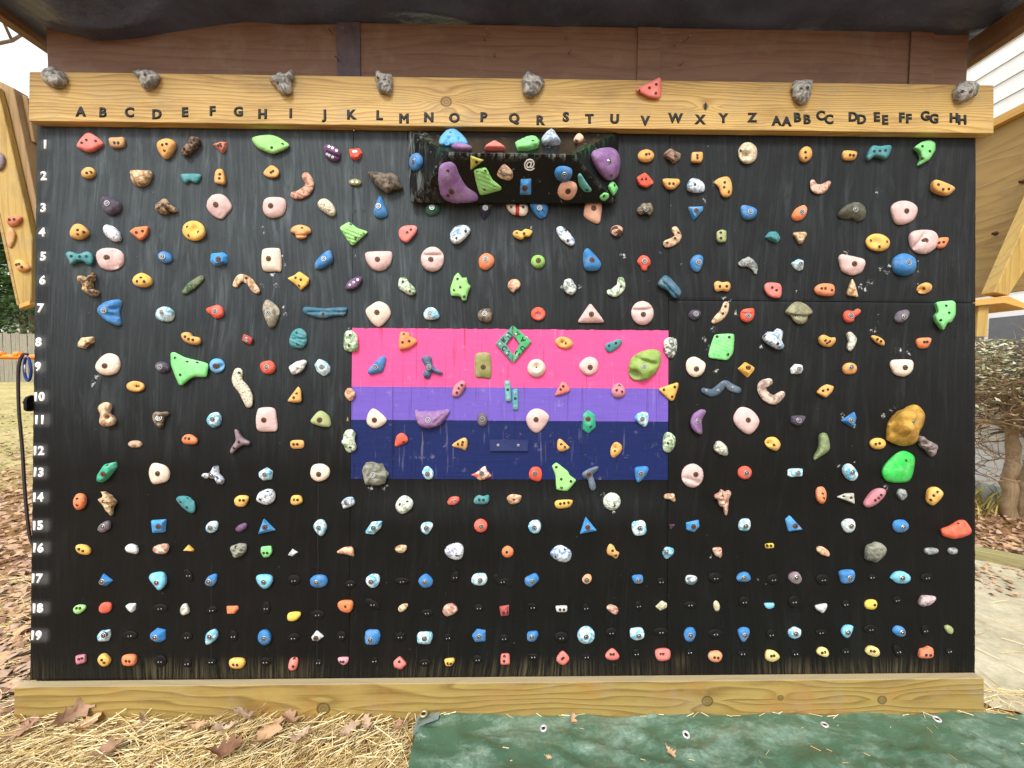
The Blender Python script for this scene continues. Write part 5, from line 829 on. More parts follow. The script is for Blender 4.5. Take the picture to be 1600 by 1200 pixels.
W|foothold|orange|D|18|-633|277|5,7|C|-30,2 -19,20 24,21 30,-1 15,-25 -16,-19|s6,6|orange smooth half dome, in row eighteen below letter K
W|foothold|bone|R|12|-414|269|2,5|C|-17,-1 -5,13 20,16 17,2 2,-13 -14,-13||tiny beige pebble hold, in row eighteen below letter M
W|foothold|pinkstone|R|19|-233|262|2,8|C|-27,0 -13,20 11,26 33,0 6,-19 -13,-25||pinkish beige rock hold, in row eighteen below letter O
W|foothold|brick|K|16|-22|258|0,7|K|-20,17 18,23 17,-17 -14,-20|s-3,1 s9,1|brick red square hold, in row eighteen below letter Q
W|foothold|sunyellow|D|14|-831|238|5,5|C|-24,2 -14,14 23,16 27,2 8,-17 -20,-18||bright yellow small nub, in row eighteen below letter I
W|foothold|whitegrey|K|14|-743|157|3,3|K|-20,0 0,26 28,3 6,-15 -15,-12|r3,3|small white wedge with rusty bolt, in row nineteen below letter J
W|foothold|blue|D|19|-524|155|-7,1|K|-32,32 20,32 28,8 20,-22 -4,-27 -31,-22|B-7,1|blue rounded square hold, in row nineteen below letter L
W|foothold|ltblue|D|20|-327|159|1,4|K|-31,11 -20,20 26,20 32,4 20,-28 -29,-26|B1,4|aqua rectangle with white rim, in row nineteen below letter N
W|foothold|blue|K|19|-119|163|0,5|K|-28,0 -9,26 25,20 25,-21 -15,-24|B0,5|blue faceted pentagon, in row nineteen below letter P
W|foothold|coral|D|15|-830|54|4,6|C|-19,-7 -10,22 14,25 18,5 9,-20 -13,-23|s6,24 s5,0|coral upright hold, bottom row below letter I
W|foothold|rosepink|D|13|-639|66|3,6|K|-24,14 22,16 19,-4 1,-18 -17,-7|s-6,4 s3,4|pink half moon hold, bottom row below letter K
W|foothold|coral|F|16|-425|57|3,7|K|-23,8 2,29 30,-1 8,-23 -19,-14|s3,15|coral pentagon hold, bottom row below letter M
W|foothold|yellow|D|13|-230|62|1,6|K|-24,12 16,17 19,3 4,-17 -17,-16|s-7,1 s4,1|yellow half moon hold, bottom row below letter O
W|foothold|coral|F|15|-18|74|0,8|K|-17,20 17,22 19,-21 -18,-23|s-3,17 s-4,0|coral upright rectangle hold, bottom row below letter Q
W|foothold|whiteblue|D|24|197|478|-3,10|C|-44,1 -27,27 1,35 36,12 35,-18 14,-31 -17,-24|s9,24 s-23,-3|white boulder hold with grey blue tint, in row sixteen below letter S
W|foothold|mustard|D|16|396|488|-4,7|C|-24,7 -12,30 4,22 13,4 26,-5 14,-28 -2,-18 -18,-12|s-4,9 s8,-9|mustard hooked hold, in row sixteen below letter U
W|foothold|ltblue|R|16|609|485|-5,5|C|-21,1 -6,20 19,19 22,-2 0,-25 -16,-14|B-9,7|pale blue white chunk hold, in row sixteen below letter W
W|foothold|pinkstone|R|15|804|488|-5,4|C|-20,14 -1,19 17,13 14,-23 2,-20 -14,-6||small pink beige skull shaped stone, in row sixteen below letter Y
W|foothold|blue|D|19|80|377|4,4|K|-27,9 19,32 35,3 -2,-29 -24,-16|B5,3|blue rounded kite hold, in row seventeen below letter R
W|foothold|orangepeach|D|12|296|382|-2,1|C|-18,1 -4,17 14,17 19,-2 5,-19 -13,-14|B-2,0|small peach orange hold, in row seventeen below letter T
W|foothold|blue|D|14|490|384|4,-2|K|-21,6 -12,14 23,16 23,-16 -11,-19|B5,-2|small blue block hold, in row seventeen below letter V
W|foothold|stripeballw|D|15|701|379|-5,5|C|-23,2 -14,18 18,16 25,-1 8,-19 -17,-14||small white stone with grey stripes, in row seventeen below letter X
W|foothold|blue|D|15|905|390|-4,3|C|-27,-3 -14,16 14,20 30,-3 17,-17 -17,-16|B-4,2|blue half dome hold, in row seventeen below letter Z
W|foothold|white|F|10|199|267|-1,5|K|-25,11 23,13 21,-13 -19,-13|s-7,1 s8,1|small white rectangle hold, in row eighteen below letter S
W|foothold|pinkstone|R|15|397|265|-3,6|C|-26,7 -11,19 17,10 21,-9 11,-21 -11,-9||pink beige ridged stone hold, in row eighteen below letter U
W|foothold|palecream|K|13|590|279|-4,5|K|-27,-4 -2,19 19,9 17,-7 -8,-19||pale yellowish angular stone, in row eighteen below letter W
W|foothold|palecream|D|11|802|278|-4,4|C|12,2 13,-7 10,-15 6,-20 1,-21 -5,-18 -10,-11 -13,-2 -13,7 -11,15 -7,20 -1,21 5,18 9,11||small pale yellow upright pebble, in row eighteen below letter Y
W|foothold|blue|D|16|89|162|-5,3|K|-24,17 18,21 23,2 6,-22 -22,-20|B-5,3|blue half shield hold, in row nineteen below letter R
W|foothold|ltblue|D|24|294|167|-4,6|C|34,0 31,-15 22,-27 8,-33 -7,-33 -21,-27 -30,-15 -34,0 -31,14 -21,26 -7,33 8,33 21,26 31,14|B-4,6|large round sky blue and white hold, in row nineteen below letter T
W|foothold|ltblue|D|20|489|169|6,4|K|-26,23 25,29 28,-15 -3,-24 -25,-11|B5,4|white square hold with blue swirl, in row nineteen below letter V
W|foothold|blue|D|17|696|169|-1,3|C|-22,1 -11,23 14,26 24,1 8,-27 -14,-24|B-1,3|blue egg hold, in row nineteen below letter X
W|foothold|blue|D|17|907|172|-3,1|C|-23,12 -3,25 21,19 21,-5 1,-33 -15,-17|B-2,1|blue drop shaped hold, in row nineteen below letter Z
W|foothold|coral|F|15|205|76|-1,7|C|-26,-5 -2,29 25,1 2,-25|s-5,6 s0,10|coral diamond hold, bottom row below letter S
W|foothold|coral|D|16|397|87|-3,7|C|-28,2 -1,28 26,2 18,-16 -16,-16|s-10,12 s1,13|coral rounded shield, bottom row below letter U
W|foothold|coral|F|17|593|91|-4,7|C|-28,18 23,21 24,-17 -21,-21|s-13,10 s-3,10|coral square hold, bottom row below letter W
W|foothold|orangepeach|D|17|796|84|-5,6|C|-28,-1 -17,18 15,21 29,2 15,-21 -13,-19|s-9,5 s5,3|orange oval hold, bottom row below letter Y
W|foothold|sunyellow|D|9|1008|512|-4,2|K|-19,8 17,11 19,-9 -17,-11|s-13,3 s1,3|tiny bright yellow block, in row sixteen below letters AA
W|foothold|peachstone|D|14|1216|491|-6,3|C|-24,15 -5,20 23,2 26,-19 1,-15 -21,-1||small peach shell hold, in row sixteen below letters CC
W|foothold|concrete|R|30|1418|491|-12,5|C|-39,-6 -28,24 13,38 42,19 39,-9 1,-40 -31,-28||grey lichen coloured rocky ball, in row sixteen below letters EE
W|foothold|greystone|D|11|1641|493|-5,2|C|-26,2 -14,13 24,11 32,-4 5,-14 -20,-10||flat grey green pebble, left of two, in row sixteen below letters GG
W|foothold|greystone|D|11|1729|494|-5,2|C|21,0 19,-6 14,-11 5,-13 -4,-13 -13,-11 -18,-6 -20,0 -18,6 -13,11 -4,13 5,13 13,11 19,6||flat grey pebble, right of two, in row sixteen below letters HH
W|foothold|mauve|D|16|1106|388|-2,7|C|-25,3 -14,20 11,23 28,-4 14,-24 -14,-16|B-2,7|mauve grey egg hold, in row seventeen below letters BB
W|foothold|blue|D|20|1310|394|0,1|C|-28,21 21,27 30,5 21,-21 -17,-26 -26,-7|B0,1|blue squarish dome hold, in row seventeen below letters DD
W|foothold|cyan|D|19|1516|390|-1,6|C|-35,0 -15,22 17,24 42,1 29,-21 -8,-21 -27,-8|B-1,5|cyan fish shaped hold, in row seventeen below letters FF
W|foothold|pinkgrey|R|19|1625|301|-7,4|C|-29,4 -10,20 31,16 34,0 3,-21 -28,-18||pinkish grey stone hold, in row eighteen below letters GG
W|foothold|cyan|F|10|1008|279|-4,3|K|-23,11 20,12 18,-6 -1,-13 -16,-6||small light blue half bar, in row eighteen below letters AA
W|foothold|white|R|16|1212|271|-6,4|K|-28,11 21,19 23,-1 3,-21 -19,-7||small white tooth shaped hold, in row eighteen below letters CC
W|foothold|sunyellow|D|15|1406|286|-6,4|C|-25,3 -12,17 16,17 25,-2 13,-20 -18,-17|s4,4|bright yellow round nub, in row eighteen below letters EE
W|foothold|ltblue|D|18|1106|174|-5,6|K|-26,9 -1,27 27,15 24,-13 -1,-24 -23,-13|B-5,6|white and aqua hexagon hold, in row nineteen below letters BB
W|foothold|cyan|D|16|1311|181|-6,3|C|-21,5 -5,24 25,20 17,-11 2,-26 -17,-14|B-6,3|cyan cracked egg hold, in row nineteen below letters DD
W|foothold|blue|D|15|1516|181|3,3|C|-25,5 -8,22 17,14 25,-11 8,-22 -17,-11|B3,2|blue slanted egg hold, in row nineteen below letters FF
W|foothold|paleolive|D|11|1715|188|-5,3|C|-19,11 -2,17 17,1 11,-18 -8,-11||tiny olive green pebble hold, in row nineteen below letters HH
W|foothold|paleyellow|D|17|1015|85|-6,6|C|-24,1 -16,23 15,19 34,-5 9,-22 -19,-14|s-8,9 s3,10|pale yellow rounded triangle hold, bottom row below letters AA
W|foothold|paleyellow|D|14|1217|100|-5,4|C|-25,2 -11,19 14,15 25,-7 14,-19 -14,-11|s-11,5 s1,6|pale yellow slanted oval, bottom row below letters CC
W|foothold|paleyellow|D|16|1413|102|-6,5|C|-30,5 -12,23 19,14 28,-9 13,-20 -18,-11|s-16,11 s-5,10|pale yellow tilted oval, bottom row below letters EE
W|foothold|terraorange|D|20|1623|104|-8,5|K|-33,-27 -26,10 -8,12 11,22 29,10 27,-27|s-16,-4 s0,-4|orange castle shaped hold, bottom row below letters GG
W|foothold|black|D|5|-1234|393|4,2|C|12,6 16,-5 18,-14 16,-22 11,-25 4,-23 -4,-17 -11,-7 -16,4 -18,14 -16,21 -11,24 -3,22 5,16||black painted upright oval foothold, in row seventeen below letter E
W|foothold|black|D|6|-1339|267|5,3|C|28,-3 25,-10 16,-15 5,-17 -7,-16 -18,-12 -26,-5 -28,2 -24,9 -16,15 -5,17 8,16 18,12 26,5||black painted flat oval foothold, in row eighteen below letter D
W|foothold|black|D|5|-1144|260|4,3|C|19,7 20,0 16,-7 9,-12 1,-15 -8,-15 -15,-13 -20,-7 -20,-1 -16,6 -9,12 -1,15 8,15 15,12||black painted flat oval foothold, in row eighteen below letter F
W|foothold|black|D|5|-937|267|3,3|C|17,-1 15,-12 9,-21 2,-25 -5,-24 -12,-19 -16,-9 -17,2 -14,13 -9,21 -2,26 6,25 12,19 16,10||black painted upright oval foothold, in row eighteen below letter H
W|foothold|black|D|5|-1453|163|5,3|C|29,0 26,-7 18,-13 7,-17 -6,-17 -18,-13 -26,-8 -29,0 -26,7 -18,13 -7,17 6,17 18,13 26,7||black painted flat oval foothold, in row nineteen below letter C
W|foothold|black|D|5|-1237|157|4,3|C|20,0 18,-8 13,-14 4,-18 -5,-18 -13,-14 -19,-8 -21,0 -19,8 -13,14 -5,18 4,18 12,14 18,8||black painted round foothold, in row nineteen below letter E
W|foothold|black|D|5|-1061|160|4,3|C|17,3 17,-7 14,-15 8,-20 0,-22 -7,-19 -13,-12 -17,-3 -17,7 -13,15 -7,21 0,22 7,19 14,12||black painted upright oval foothold, in row nineteen below letter G
W|foothold|black|D|6|-1337|65|5,4|C|25,0 22,-9 16,-17 6,-21 -5,-21 -15,-17 -21,-9 -24,0 -22,10 -15,17 -5,22 6,22 15,17 22,10||black painted round foothold, bottom row below letter D
W|foothold|black|D|5|-1236|56|4,3|C|17,0 15,-7 10,-12 4,-15 -4,-15 -11,-12 -16,-7 -17,0 -16,7 -11,12 -4,16 3,16 10,12 15,7||black painted round foothold, bottom row below letter E
W|foothold|black|D|4|-1145|62|3,3|C|21,0 19,-5 13,-9 5,-12 -5,-12 -13,-9 -19,-5 -21,0 -19,5 -13,10 -5,12 4,12 13,10 19,5||black painted flat oval foothold, bottom row below letter F
W|foothold|black|D|5|-938|62|3,4|C|23,0 21,-7 15,-13 6,-17 -5,-17 -14,-13 -21,-7 -23,0 -21,8 -14,13 -5,17 5,17 15,13 21,7||black painted flat oval foothold, bottom row below letter H
W|foothold|black|D|6|-832|375|3,3|C|26,0 23,-9 16,-16 6,-20 -6,-20 -16,-16 -23,-9 -26,0 -23,9 -16,16 -6,20 5,20 16,16 23,9||black painted round foothold, in row seventeen below letter I
W|foothold|black|D|5|-616|360|2,3|C|22,0 20,-7 14,-13 5,-16 -5,-16 -14,-13 -20,-7 -22,0 -20,7 -14,12 -5,15 5,16 14,12 20,7||black painted flat oval foothold, in row seventeen below letter K
W|foothold|black|D|4|-418|371|1,2|C|31,0 28,-5 20,-10 7,-13 -6,-13 -19,-10 -27,-6 -30,0 -27,6 -19,11 -7,14 7,14 19,11 28,6||black painted flat oval foothold, in row seventeen below letter M
W|foothold|black|D|5|-214|388|1,3|C|14,-8 7,-16 -1,-20 -9,-21 -15,-18 -18,-11 -18,-1 -14,8 -8,16 0,21 8,22 14,18 17,11 17,2||black painted upright oval foothold, in row seventeen below letter O
W|foothold|black|D|3|-30|370|0,2|S|-26,16,14 -13,-2,11 15,0,14 24,-15,10||black painted bone foothold, in row seventeen below letter Q
W|foothold|black|D|6|-529|283|2,3|C|27,-19 20,-23 10,-22 -3,-17 -15,-8 -25,2 -29,12 -28,19 -21,23 -10,22 2,17 14,9 24,-1 28,-11||black painted flat oval foothold, in row eighteen below letter L
W|foothold|black|D|5|-741|243|3,3|C|28,0 26,-7 18,-13 7,-17 -6,-17 -17,-13 -25,-7 -28,0 -25,7 -17,13 -6,17 6,17 18,13 26,7||black painted flat oval foothold, in row eighteen below letter J
W|foothold|black|D|4|-321|250|1,2|C|26,0 23,-6 16,-11 6,-14 -6,-14 -16,-11 -23,-6 -26,0 -24,5 -16,10 -6,13 5,13 16,10 23,5||black painted flat oval foothold, in row eighteen below letter N
W|foothold|black|D|4|-121|269|0,2|C|19,1 17,-5 12,-10 4,-13 -4,-13 -11,-10 -16,-5 -18,0 -17,6 -11,11 -4,14 4,14 12,11 17,6||black painted flat oval foothold, in row eighteen below letter P
W|foothold|black|D|6|-832|154|3,4|C|25,7 25,-1 19,-9 10,-15 -1,-18 -12,-17 -20,-13 -24,-7 -24,1 -19,9 -10,15 1,18 12,17 21,13||black painted flat oval foothold, in row nineteen below letter I
W|foothold|black|D|5|-648|160|2,3|C|20,0 18,-8 12,-15 4,-19 -4,-19 -12,-15 -18,-8 -20,0 -18,9 -12,16 -5,19 4,19 12,16 18,9||black painted round foothold, in row nineteen below letter K
W|foothold|black|D|6|-423|159|2,4|K|-26,20 -10,10 2,23 10,10 24,17 16,-2 25,-14 8,-14 -4,-29 -10,-14 -25,-11 -16,4||black painted star foothold, in row nineteen below letter M
W|foothold|black|D|4|-239|154|1,3|C|16,0 14,-6 10,-11 4,-14 -4,-14 -10,-11 -14,-6 -16,0 -15,7 -10,12 -4,15 3,15 10,12 14,7||black painted round foothold, in row nineteen below letter O
W|foothold|black|D|5|-23|152|0,3|C|19,0 17,-7 12,-12 4,-15 -4,-15 -11,-12 -17,-7 -18,0 -17,7 -12,13 -4,16 4,16 12,13 17,7||black painted round foothold, in row nineteen below letter Q
W|foothold|black|D|4|-521|65|1,3|C|10,-7 5,-12 -1,-15 -7,-14 -11,-11 -14,-6 -13,1 -11,7 -6,12 0,15 6,14 11,11 13,6 13,-1||black painted upright oval foothold, bottom row below letter L
W|foothold|black|D|5|-328|59|1,3|C|26,0 24,-7 17,-12 6,-15 -5,-15 -16,-12 -23,-7 -26,0 -23,6 -16,11 -6,14 6,14 16,11 24,6||black painted flat oval foothold, bottom row below letter N
W|foothold|black|D|5|-124|71|0,3|C|19,0 18,-7 12,-12 4,-16 -5,-16 -13,-12 -18,-7 -20,0 -18,7 -13,13 -5,16 4,16 12,13 17,7||black painted round foothold, bottom row below letter P
W|foothold|black|D|4|-736|59|2,3|C|16,0 14,-6 10,-11 4,-13 -3,-13 -10,-11 -14,-6 -16,0 -14,6 -10,10 -4,13 3,13 10,10 14,6||black painted round foothold, bottom row below letter J
W|foothold|black|D|5|87|272|0,3|K|-24,15 13,15 16,-16 -5,-16||black painted square foothold, in row eighteen below letter R
W|foothold|black|D|4|294|269|-1,2|C|12,0 11,-8 8,-14 3,-17 -3,-17 -8,-14 -11,-8 -13,0 -12,7 -8,13 -3,17 2,17 7,13 11,7||black painted upright oval foothold, in row eighteen below letter T
W|foothold|black|D|5|498|278|-2,3|C|15,0 13,-8 9,-14 3,-18 -4,-18 -10,-14 -14,-8 -15,0 -14,8 -10,15 -4,18 3,18 9,15 13,8||black painted upright oval foothold, in row eighteen below letter V
W|foothold|black|D|4|699|282|-2,2|C|26,0 24,-6 17,-11 6,-14 -6,-14 -16,-11 -23,-6 -26,0 -23,5 -16,10 -6,13 6,13 17,10 24,6||black painted flat oval foothold, in row eighteen below letter X
W|foothold|black|D|6|910|294|-4,3|C|21,0 19,-9 13,-16 5,-20 -5,-20 -13,-16 -19,-9 -21,0 -19,9 -13,17 -5,21 5,21 13,17 19,9||black painted round foothold, in row eighteen below letter Z
W|foothold|black|D|4|586|371|-2,2|C|18,0 16,-6 11,-11 4,-14 -3,-14 -10,-11 -15,-6 -17,0 -15,7 -11,12 -4,15 4,15 11,12 16,7||black painted round foothold, in row seventeen below letter W
W|foothold|black|D|7|797|387|-3,3|C|29,0 26,-9 18,-16 6,-20 -6,-20 -18,-16 -26,-9 -29,0 -26,9 -18,17 -7,21 6,21 18,17 26,9||black painted flat oval foothold, in row seventeen below letter Y
W|foothold|black|D|7|199|156|-1,4|C|28,0 26,-9 18,-17 6,-21 -6,-21 -18,-17 -26,-9 -29,0 -26,10 -18,18 -7,22 6,22 17,18 25,10||black painted round foothold, in row nineteen below letter S
W|foothold|black|D|6|392|175|-2,4|C|24,0 22,-8 15,-15 6,-18 -5,-18 -14,-15 -21,-8 -23,0 -21,8 -14,14 -5,18 6,18 15,14 22,8||black painted round foothold, in row nineteen below letter U
W|foothold|black|D|5|586|177|-2,3|C|29,0 27,-7 18,-12 6,-15 -7,-15 -19,-12 -27,-7 -30,0 -27,7 -19,13 -7,16 6,16 18,13 26,7||black painted flat oval foothold, in row nineteen below letter W
W|foothold|black|D|5|798|170|-3,3|C|30,0 27,-7 19,-14 7,-17 -7,-17 -19,-14 -27,-7 -30,0 -27,8 -19,14 -7,17 6,17 19,14 27,8||black painted flat oval foothold, in row nineteen below letter Y
W|foothold|black|D|4|90|81|0,3|K|-23,13 21,12 18,-13 -13,-13||black painted square foothold, bottom row below letter R
W|foothold|black|D|3|297|80|-1,2|C|18,0 17,-5 11,-8 4,-11 -4,-11 -12,-8 -17,-5 -19,0 -17,5 -12,9 -5,11 4,11 11,9 16,5||black painted flat oval foothold, bottom row below letter T
W|foothold|black|D|5|491|93|-1,3|K|-14,18 14,18 14,-19 -14,-19||black painted square foothold, bottom row below letter V
W|foothold|black|D|4|698|98|-2,3|C|14,0 13,-6 9,-11 3,-14 -3,-14 -8,-11 -12,-6 -14,0 -12,5 -8,10 -3,13 3,13 9,10 13,5||black painted round foothold, bottom row below letter X
W|foothold|black|D|4|905|93|-2,2|C|20,0 18,-5 12,-9 4,-11 -5,-11 -13,-9 -18,-5 -20,0 -18,4 -13,8 -5,10 4,10 12,8 18,4||black painted flat oval foothold, bottom row below letter Z
W|foothold|black|D|6|1023|381|-4,3|C|23,9 24,0 20,-10 12,-17 2,-21 -9,-20 -18,-16 -24,-8 -25,1 -21,11 -13,18 -2,22 9,21 18,17||black painted round foothold, in row seventeen below letters AA
W|foothold|black|D|7|1217|382|-5,3|C|28,0 25,-9 18,-17 7,-21 -6,-21 -17,-17 -24,-9 -27,0 -25,9 -17,16 -6,20 7,20 18,16 25,9||black painted round foothold, in row seventeen below letters CC
W|foothold|black|D|4|1412|390|-4,2|C|13,0 12,-6 8,-11 3,-14 -4,-14 -9,-11 -13,-6 -14,0 -13,6 -9,10 -4,13 3,13 8,10 12,6||black painted round foothold, in row seventeen below letters EE
W|foothold|black|D|5|1628|389|-6,3|C|25,0 22,-8 15,-14 5,-17 -6,-17 -16,-14 -23,-8 -26,0 -23,7 -16,13 -6,17 5,17 15,14 22,7||black painted flat oval foothold, in row seventeen below letters GG
W|foothold|black|D|6|1105|295|-4,3|C|21,0 19,-11 13,-19 4,-24 -5,-24 -14,-19 -20,-11 -22,-1 -20,10 -14,18 -5,23 4,23 13,18 19,10||black painted round foothold, in row eighteen below letters BB
W|foothold|black|D|4|1309|285|-4,2|C|15,0 14,-7 9,-12 3,-15 -3,-15 -9,-12 -14,-7 -15,0 -14,7 -9,13 -3,16 3,16 9,13 14,7||black painted round foothold, in row eighteen below letters DD
W|foothold|black|D|4|1511|301|-4,2|C|16,0 15,-6 10,-11 4,-14 -4,-14 -10,-11 -15,-6 -17,0 -15,7 -10,12 -4,15 3,15 10,12 15,7||black painted round foothold, in row eighteen below letters FF
W|foothold|black|D|5|1016|167|-4,3|C|17,0 16,-9 11,-16 4,-21 -4,-21 -11,-16 -16,-9 -18,0 -16,9 -11,17 -4,21 4,21 11,17 16,9||black painted upright oval foothold, in row nineteen below letters AA
W|foothold|black|D|4|1212|175|-3,2|C|22,0 20,-5 14,-9 5,-11 -5,-11 -14,-9 -21,-5 -23,0 -21,5 -14,9 -5,11 5,11 14,9 20,5||black painted flat oval foothold, in row nineteen below letters CC
W|foothold|black|D|5|1407|188|-5,3|C|29,0 26,-8 18,-14 6,-17 -6,-17 -18,-14 -26,-8 -29,0 -26,7 -18,13 -7,17 6,17 18,13 26,7||black painted flat oval foothold, in row nineteen below letters EE
W|foothold|black|D|5|1622|183|-5,3|C|15,3 15,-7 12,-16 7,-21 0,-22 -7,-19 -12,-12 -15,-3 -16,7 -13,16 -8,21 -1,22 6,19 11,12||black painted upright oval foothold, in row nineteen below letters GG
W|foothold|black|D|4|1112|93|-3,3|C|15,-9 10,-14 3,-16 -4,-15 -11,-11 -16,-5 -17,2 -16,8 -11,13 -4,15 3,14 10,10 15,4 17,-3||black painted round foothold, bottom row below letters BB
W|foothold|black|D|4|1310|102|-3,3|C|17,0 15,-6 11,-10 3,-12 -4,-12 -11,-10 -16,-6 -18,0 -16,5 -11,10 -4,12 3,12 10,10 15,5||black painted flat oval foothold, bottom row below letters DD
W|foothold|black|D|6|1514|102|-6,4|C|15,7 19,-5 19,-15 15,-23 9,-26 0,-24 -8,-17 -14,-7 -18,4 -18,15 -14,23 -8,26 0,24 9,17||black painted upright oval foothold, bottom row below letters FF
W|foothold|black|D|4|1717|102|-4,2|C|15,0 13,-6 9,-10 3,-12 -4,-12 -10,-10 -14,-6 -15,0 -14,5 -10,10 -4,12 3,12 9,10 13,5||black painted round foothold, bottom row below letters HH
VL|climbing_hold|blue|D|21|-25|7|6,-5|C|35,-18 26,-29 13,-34 -4,-33 -20,-25 -32,-12 -38,4 -37,18 -28,29 -14,34 3,33 19,24 30,11 36,-4|B6,-5|blue oval hold on the box's left face
VT|climbing_hold|skyblue|D|23|-219|28|3,-22|K|-48,-79 -51,-1 -34,69 -5,85 26,37 50,-22 62,-77|s-8,-8 g-24,-127,-14,-25,7 g49,-125,23,-31,7|large light blue jug on the box's top slope
VT|climbing_hold|purplelight|D|18|-181|-64|1,-11|C|38,-7 35,-18 25,-25 10,-27 -7,-24 -22,-16 -33,-5 -38,7 -35,18 -25,25 -9,28 8,24 23,16 34,5||lilac flat oval on the box's ridge
VT|climbing_hold|coral|F|20|-62|-57|0,-12|K|-42,-27 -3,55 44,-25|s-12,-38 s11,-40|coral triangle on the box's top slope
VT|climbing_hold|limegreen|F|25|60|-32|-1,-17|K|-51,3 -7,53 28,61 41,19 36,-21 -4,-56 -42,-53|s-28,-91 s14,-29 g-16,-90,16,-31,4|lime green slab on the box's top slope
VT|climbing_hold|bluegrey2|R|31|143|6|-1,-14|C|-33,16 -7,60 20,47 34,-17 19,-38 -7,-38 -30,-25||silvery blue rough hold on the box's top slope
VT|climbing_hold|peach|D|16|246|26|-1,-8|C|-16,-1 6,48 23,8 4,-28 -15,-24|s-9,-29|small peach nub on the box's top slope
VF|climbing_hold|paleolive2|K|11|-133|58|1,3|K|-15,20 32,6 -17,-28|s6,2|olive yellow triangle on the box front
VF|climbing_hold|purplelight|D|27|-206|-12|-12,-18|C|-56,48 -41,66 -15,72 4,60 17,25 41,-14 77,-39 76,-59 32,-65 -22,-62 -52,-41 -60,-1|r-16,-23 s-24,44 s-30,-36|large purple curved slab on the box front
VF|climbing_hold|lime|F|15|-85|-6|1,5|K|-56,39 -9,49 13,6 47,-18 45,-29 -36,-52|s-40,34 s-13,37 s-16,-24 s20,-14|lime green ribbed plate on the box front
VF|climbing_hold|stone2|D|17|-23|25|-4,-5|C|-32,-5 -12,26 6,22 25,1 22,-21 -9,-20|B-4,-5 g-30,-1,22,-5,4|tan banded hold on the box front
VF|climbing_hold|sky|K|15|51|-23|-3,-1|K|-21,27 19,29 21,-28 -21,-28|r-4,0|blue rectangular block on the box front
VF|climbing_hold|blue|D|20|183|25|4,0|C|-32,3 -24,21 1,26 28,18 33,-3 22,-23 -4,-26 -23,-16|B4,0|blue round hold on the box front
VF|climbing_hold|peach|D|19|205|-31|2,2|C|-35,0 -25,24 0,33 28,25 37,1 24,-29 -2,-36 -28,-23|r2,1|peach round sloper on the box front
VF|climbing_hold|tealpale|D|12|266|-10|-2,4|K|-30,30 -20,40 3,11 32,-19 28,-28 3,-27 -19,-5|s11,-16|teal shard at the right of the box front
VR|climbing_hold|purplelight|D|33|16|5|-18,-14|C|-84,4 -57,31 14,63 55,62 72,29 59,-27 25,-60 -15,-66 -60,-37|B-20,-16 s-79,-21 s-3,-58|large purple slab on the box's right face
VR|climbing_hold|limegreen|F|14|44|-79|-7,-5|K|-27,-5 -12,16 5,22 31,3 2,-36|s-3,1|small lime hold at the box's right corner
VF|climbing_hold|limegreen|F|10|349|-53|-2,4|K|-20,1 -4,15 13,12 18,-1 5,-17 -12,-12|s-3,4|small lime hexagon at the box's lower right corner
H|climbing_hold|rockgrey|R|32|-1721|2267|12,-8|C|-45,16 -31,37 -1,41 41,14 44,-19 29,-36 -6,-35 -33,-17|s17,-10|grey rock hold at the header board's left end
H|climbing_hold|rockgrey|R|31|-1380|2271|10,-9|C|-50,23 -38,32 21,30 49,13 46,-18 10,-41 -11,-36 -26,-7|s-11,-3 s19,-5|grey rock hold above letter D on the header
H|climbing_hold|rockgrey|R|32|-860|2270|8,-11|C|-56,8 -25,31 -1,26 17,40 35,30 35,12 21,0 23,-37 9,-50 -18,-46 -42,-19|s-14,-23|grey notched rock hold above letters H and I
H|climbing_hold|rockgrey|R|31|-490|2273|5,-12|K|-34,41 -18,43 0,29 27,31 33,-1 28,-43 13,-51 -20,-44 -33,-2|s-15,-3 s9,-10|grey boxy rock hold above letter L
H|climbing_hold|rockgrey|R|34|69|2270|-1,-15|C|-37,10 -25,42 -12,49 27,32 46,5 37,-20 9,-43 -12,-49 -33,-27||grey veined rock hold above letters Q and R
H|climbing_hold|coral|F|18|534|2259|-6,-12|K|-76,-2 21,48 27,41 27,-20 18,-34 -15,-32|s-58,-12 s-23,-4 s3,10 s2,-22|coral red triangle on the header above letter V
H|climbing_hold|rockgrey|R|34|1100|2260|-10,-10|C|-41,20 -22,40 28,44 39,24 31,-19 10,-46 -15,-46 -34,-20|s-22,-9 s-1,-8|grey rock hold above letters BB
H|climbing_hold|rockgrey|R|34|1725|2268|-12,-8|C|-41,-1 -29,20 -1,39 30,36 52,22 46,-12 5,-39 -26,-45 -38,-25|s-30,-17 s-5,-19|grey rock hold at the header board's right end
L|climbing_hold|mauve|D|13|-42|175|6,-2|C|-14,32 8,26 16,2 7,-25 -15,-35||purple hold at the left wing plank's left edge
L|climbing_hold|terracotta2|D|17|-2|-54|8,-2|C|-31,10 -14,19 29,18 26,-5 7,-21 -20,-18|s-2,0 s15,2|terracotta half moon hold on the left wing plank
L|climbing_hold|tan|D|10|-19|-117|7,-2|C|-12,26 1,38 16,22 19,2 5,-33 -7,-41 -18,-14||orange brown wavy hold on the left wing plank
L|climbing_hold|mustard|D|18|22|-226|9,-2|C|-28,17 -15,23 9,17 31,-6 27,-18 -1,-26 -24,-11|s-4,-1 s5,1 s14,-9|mustard bean hold on the left wing plank"""
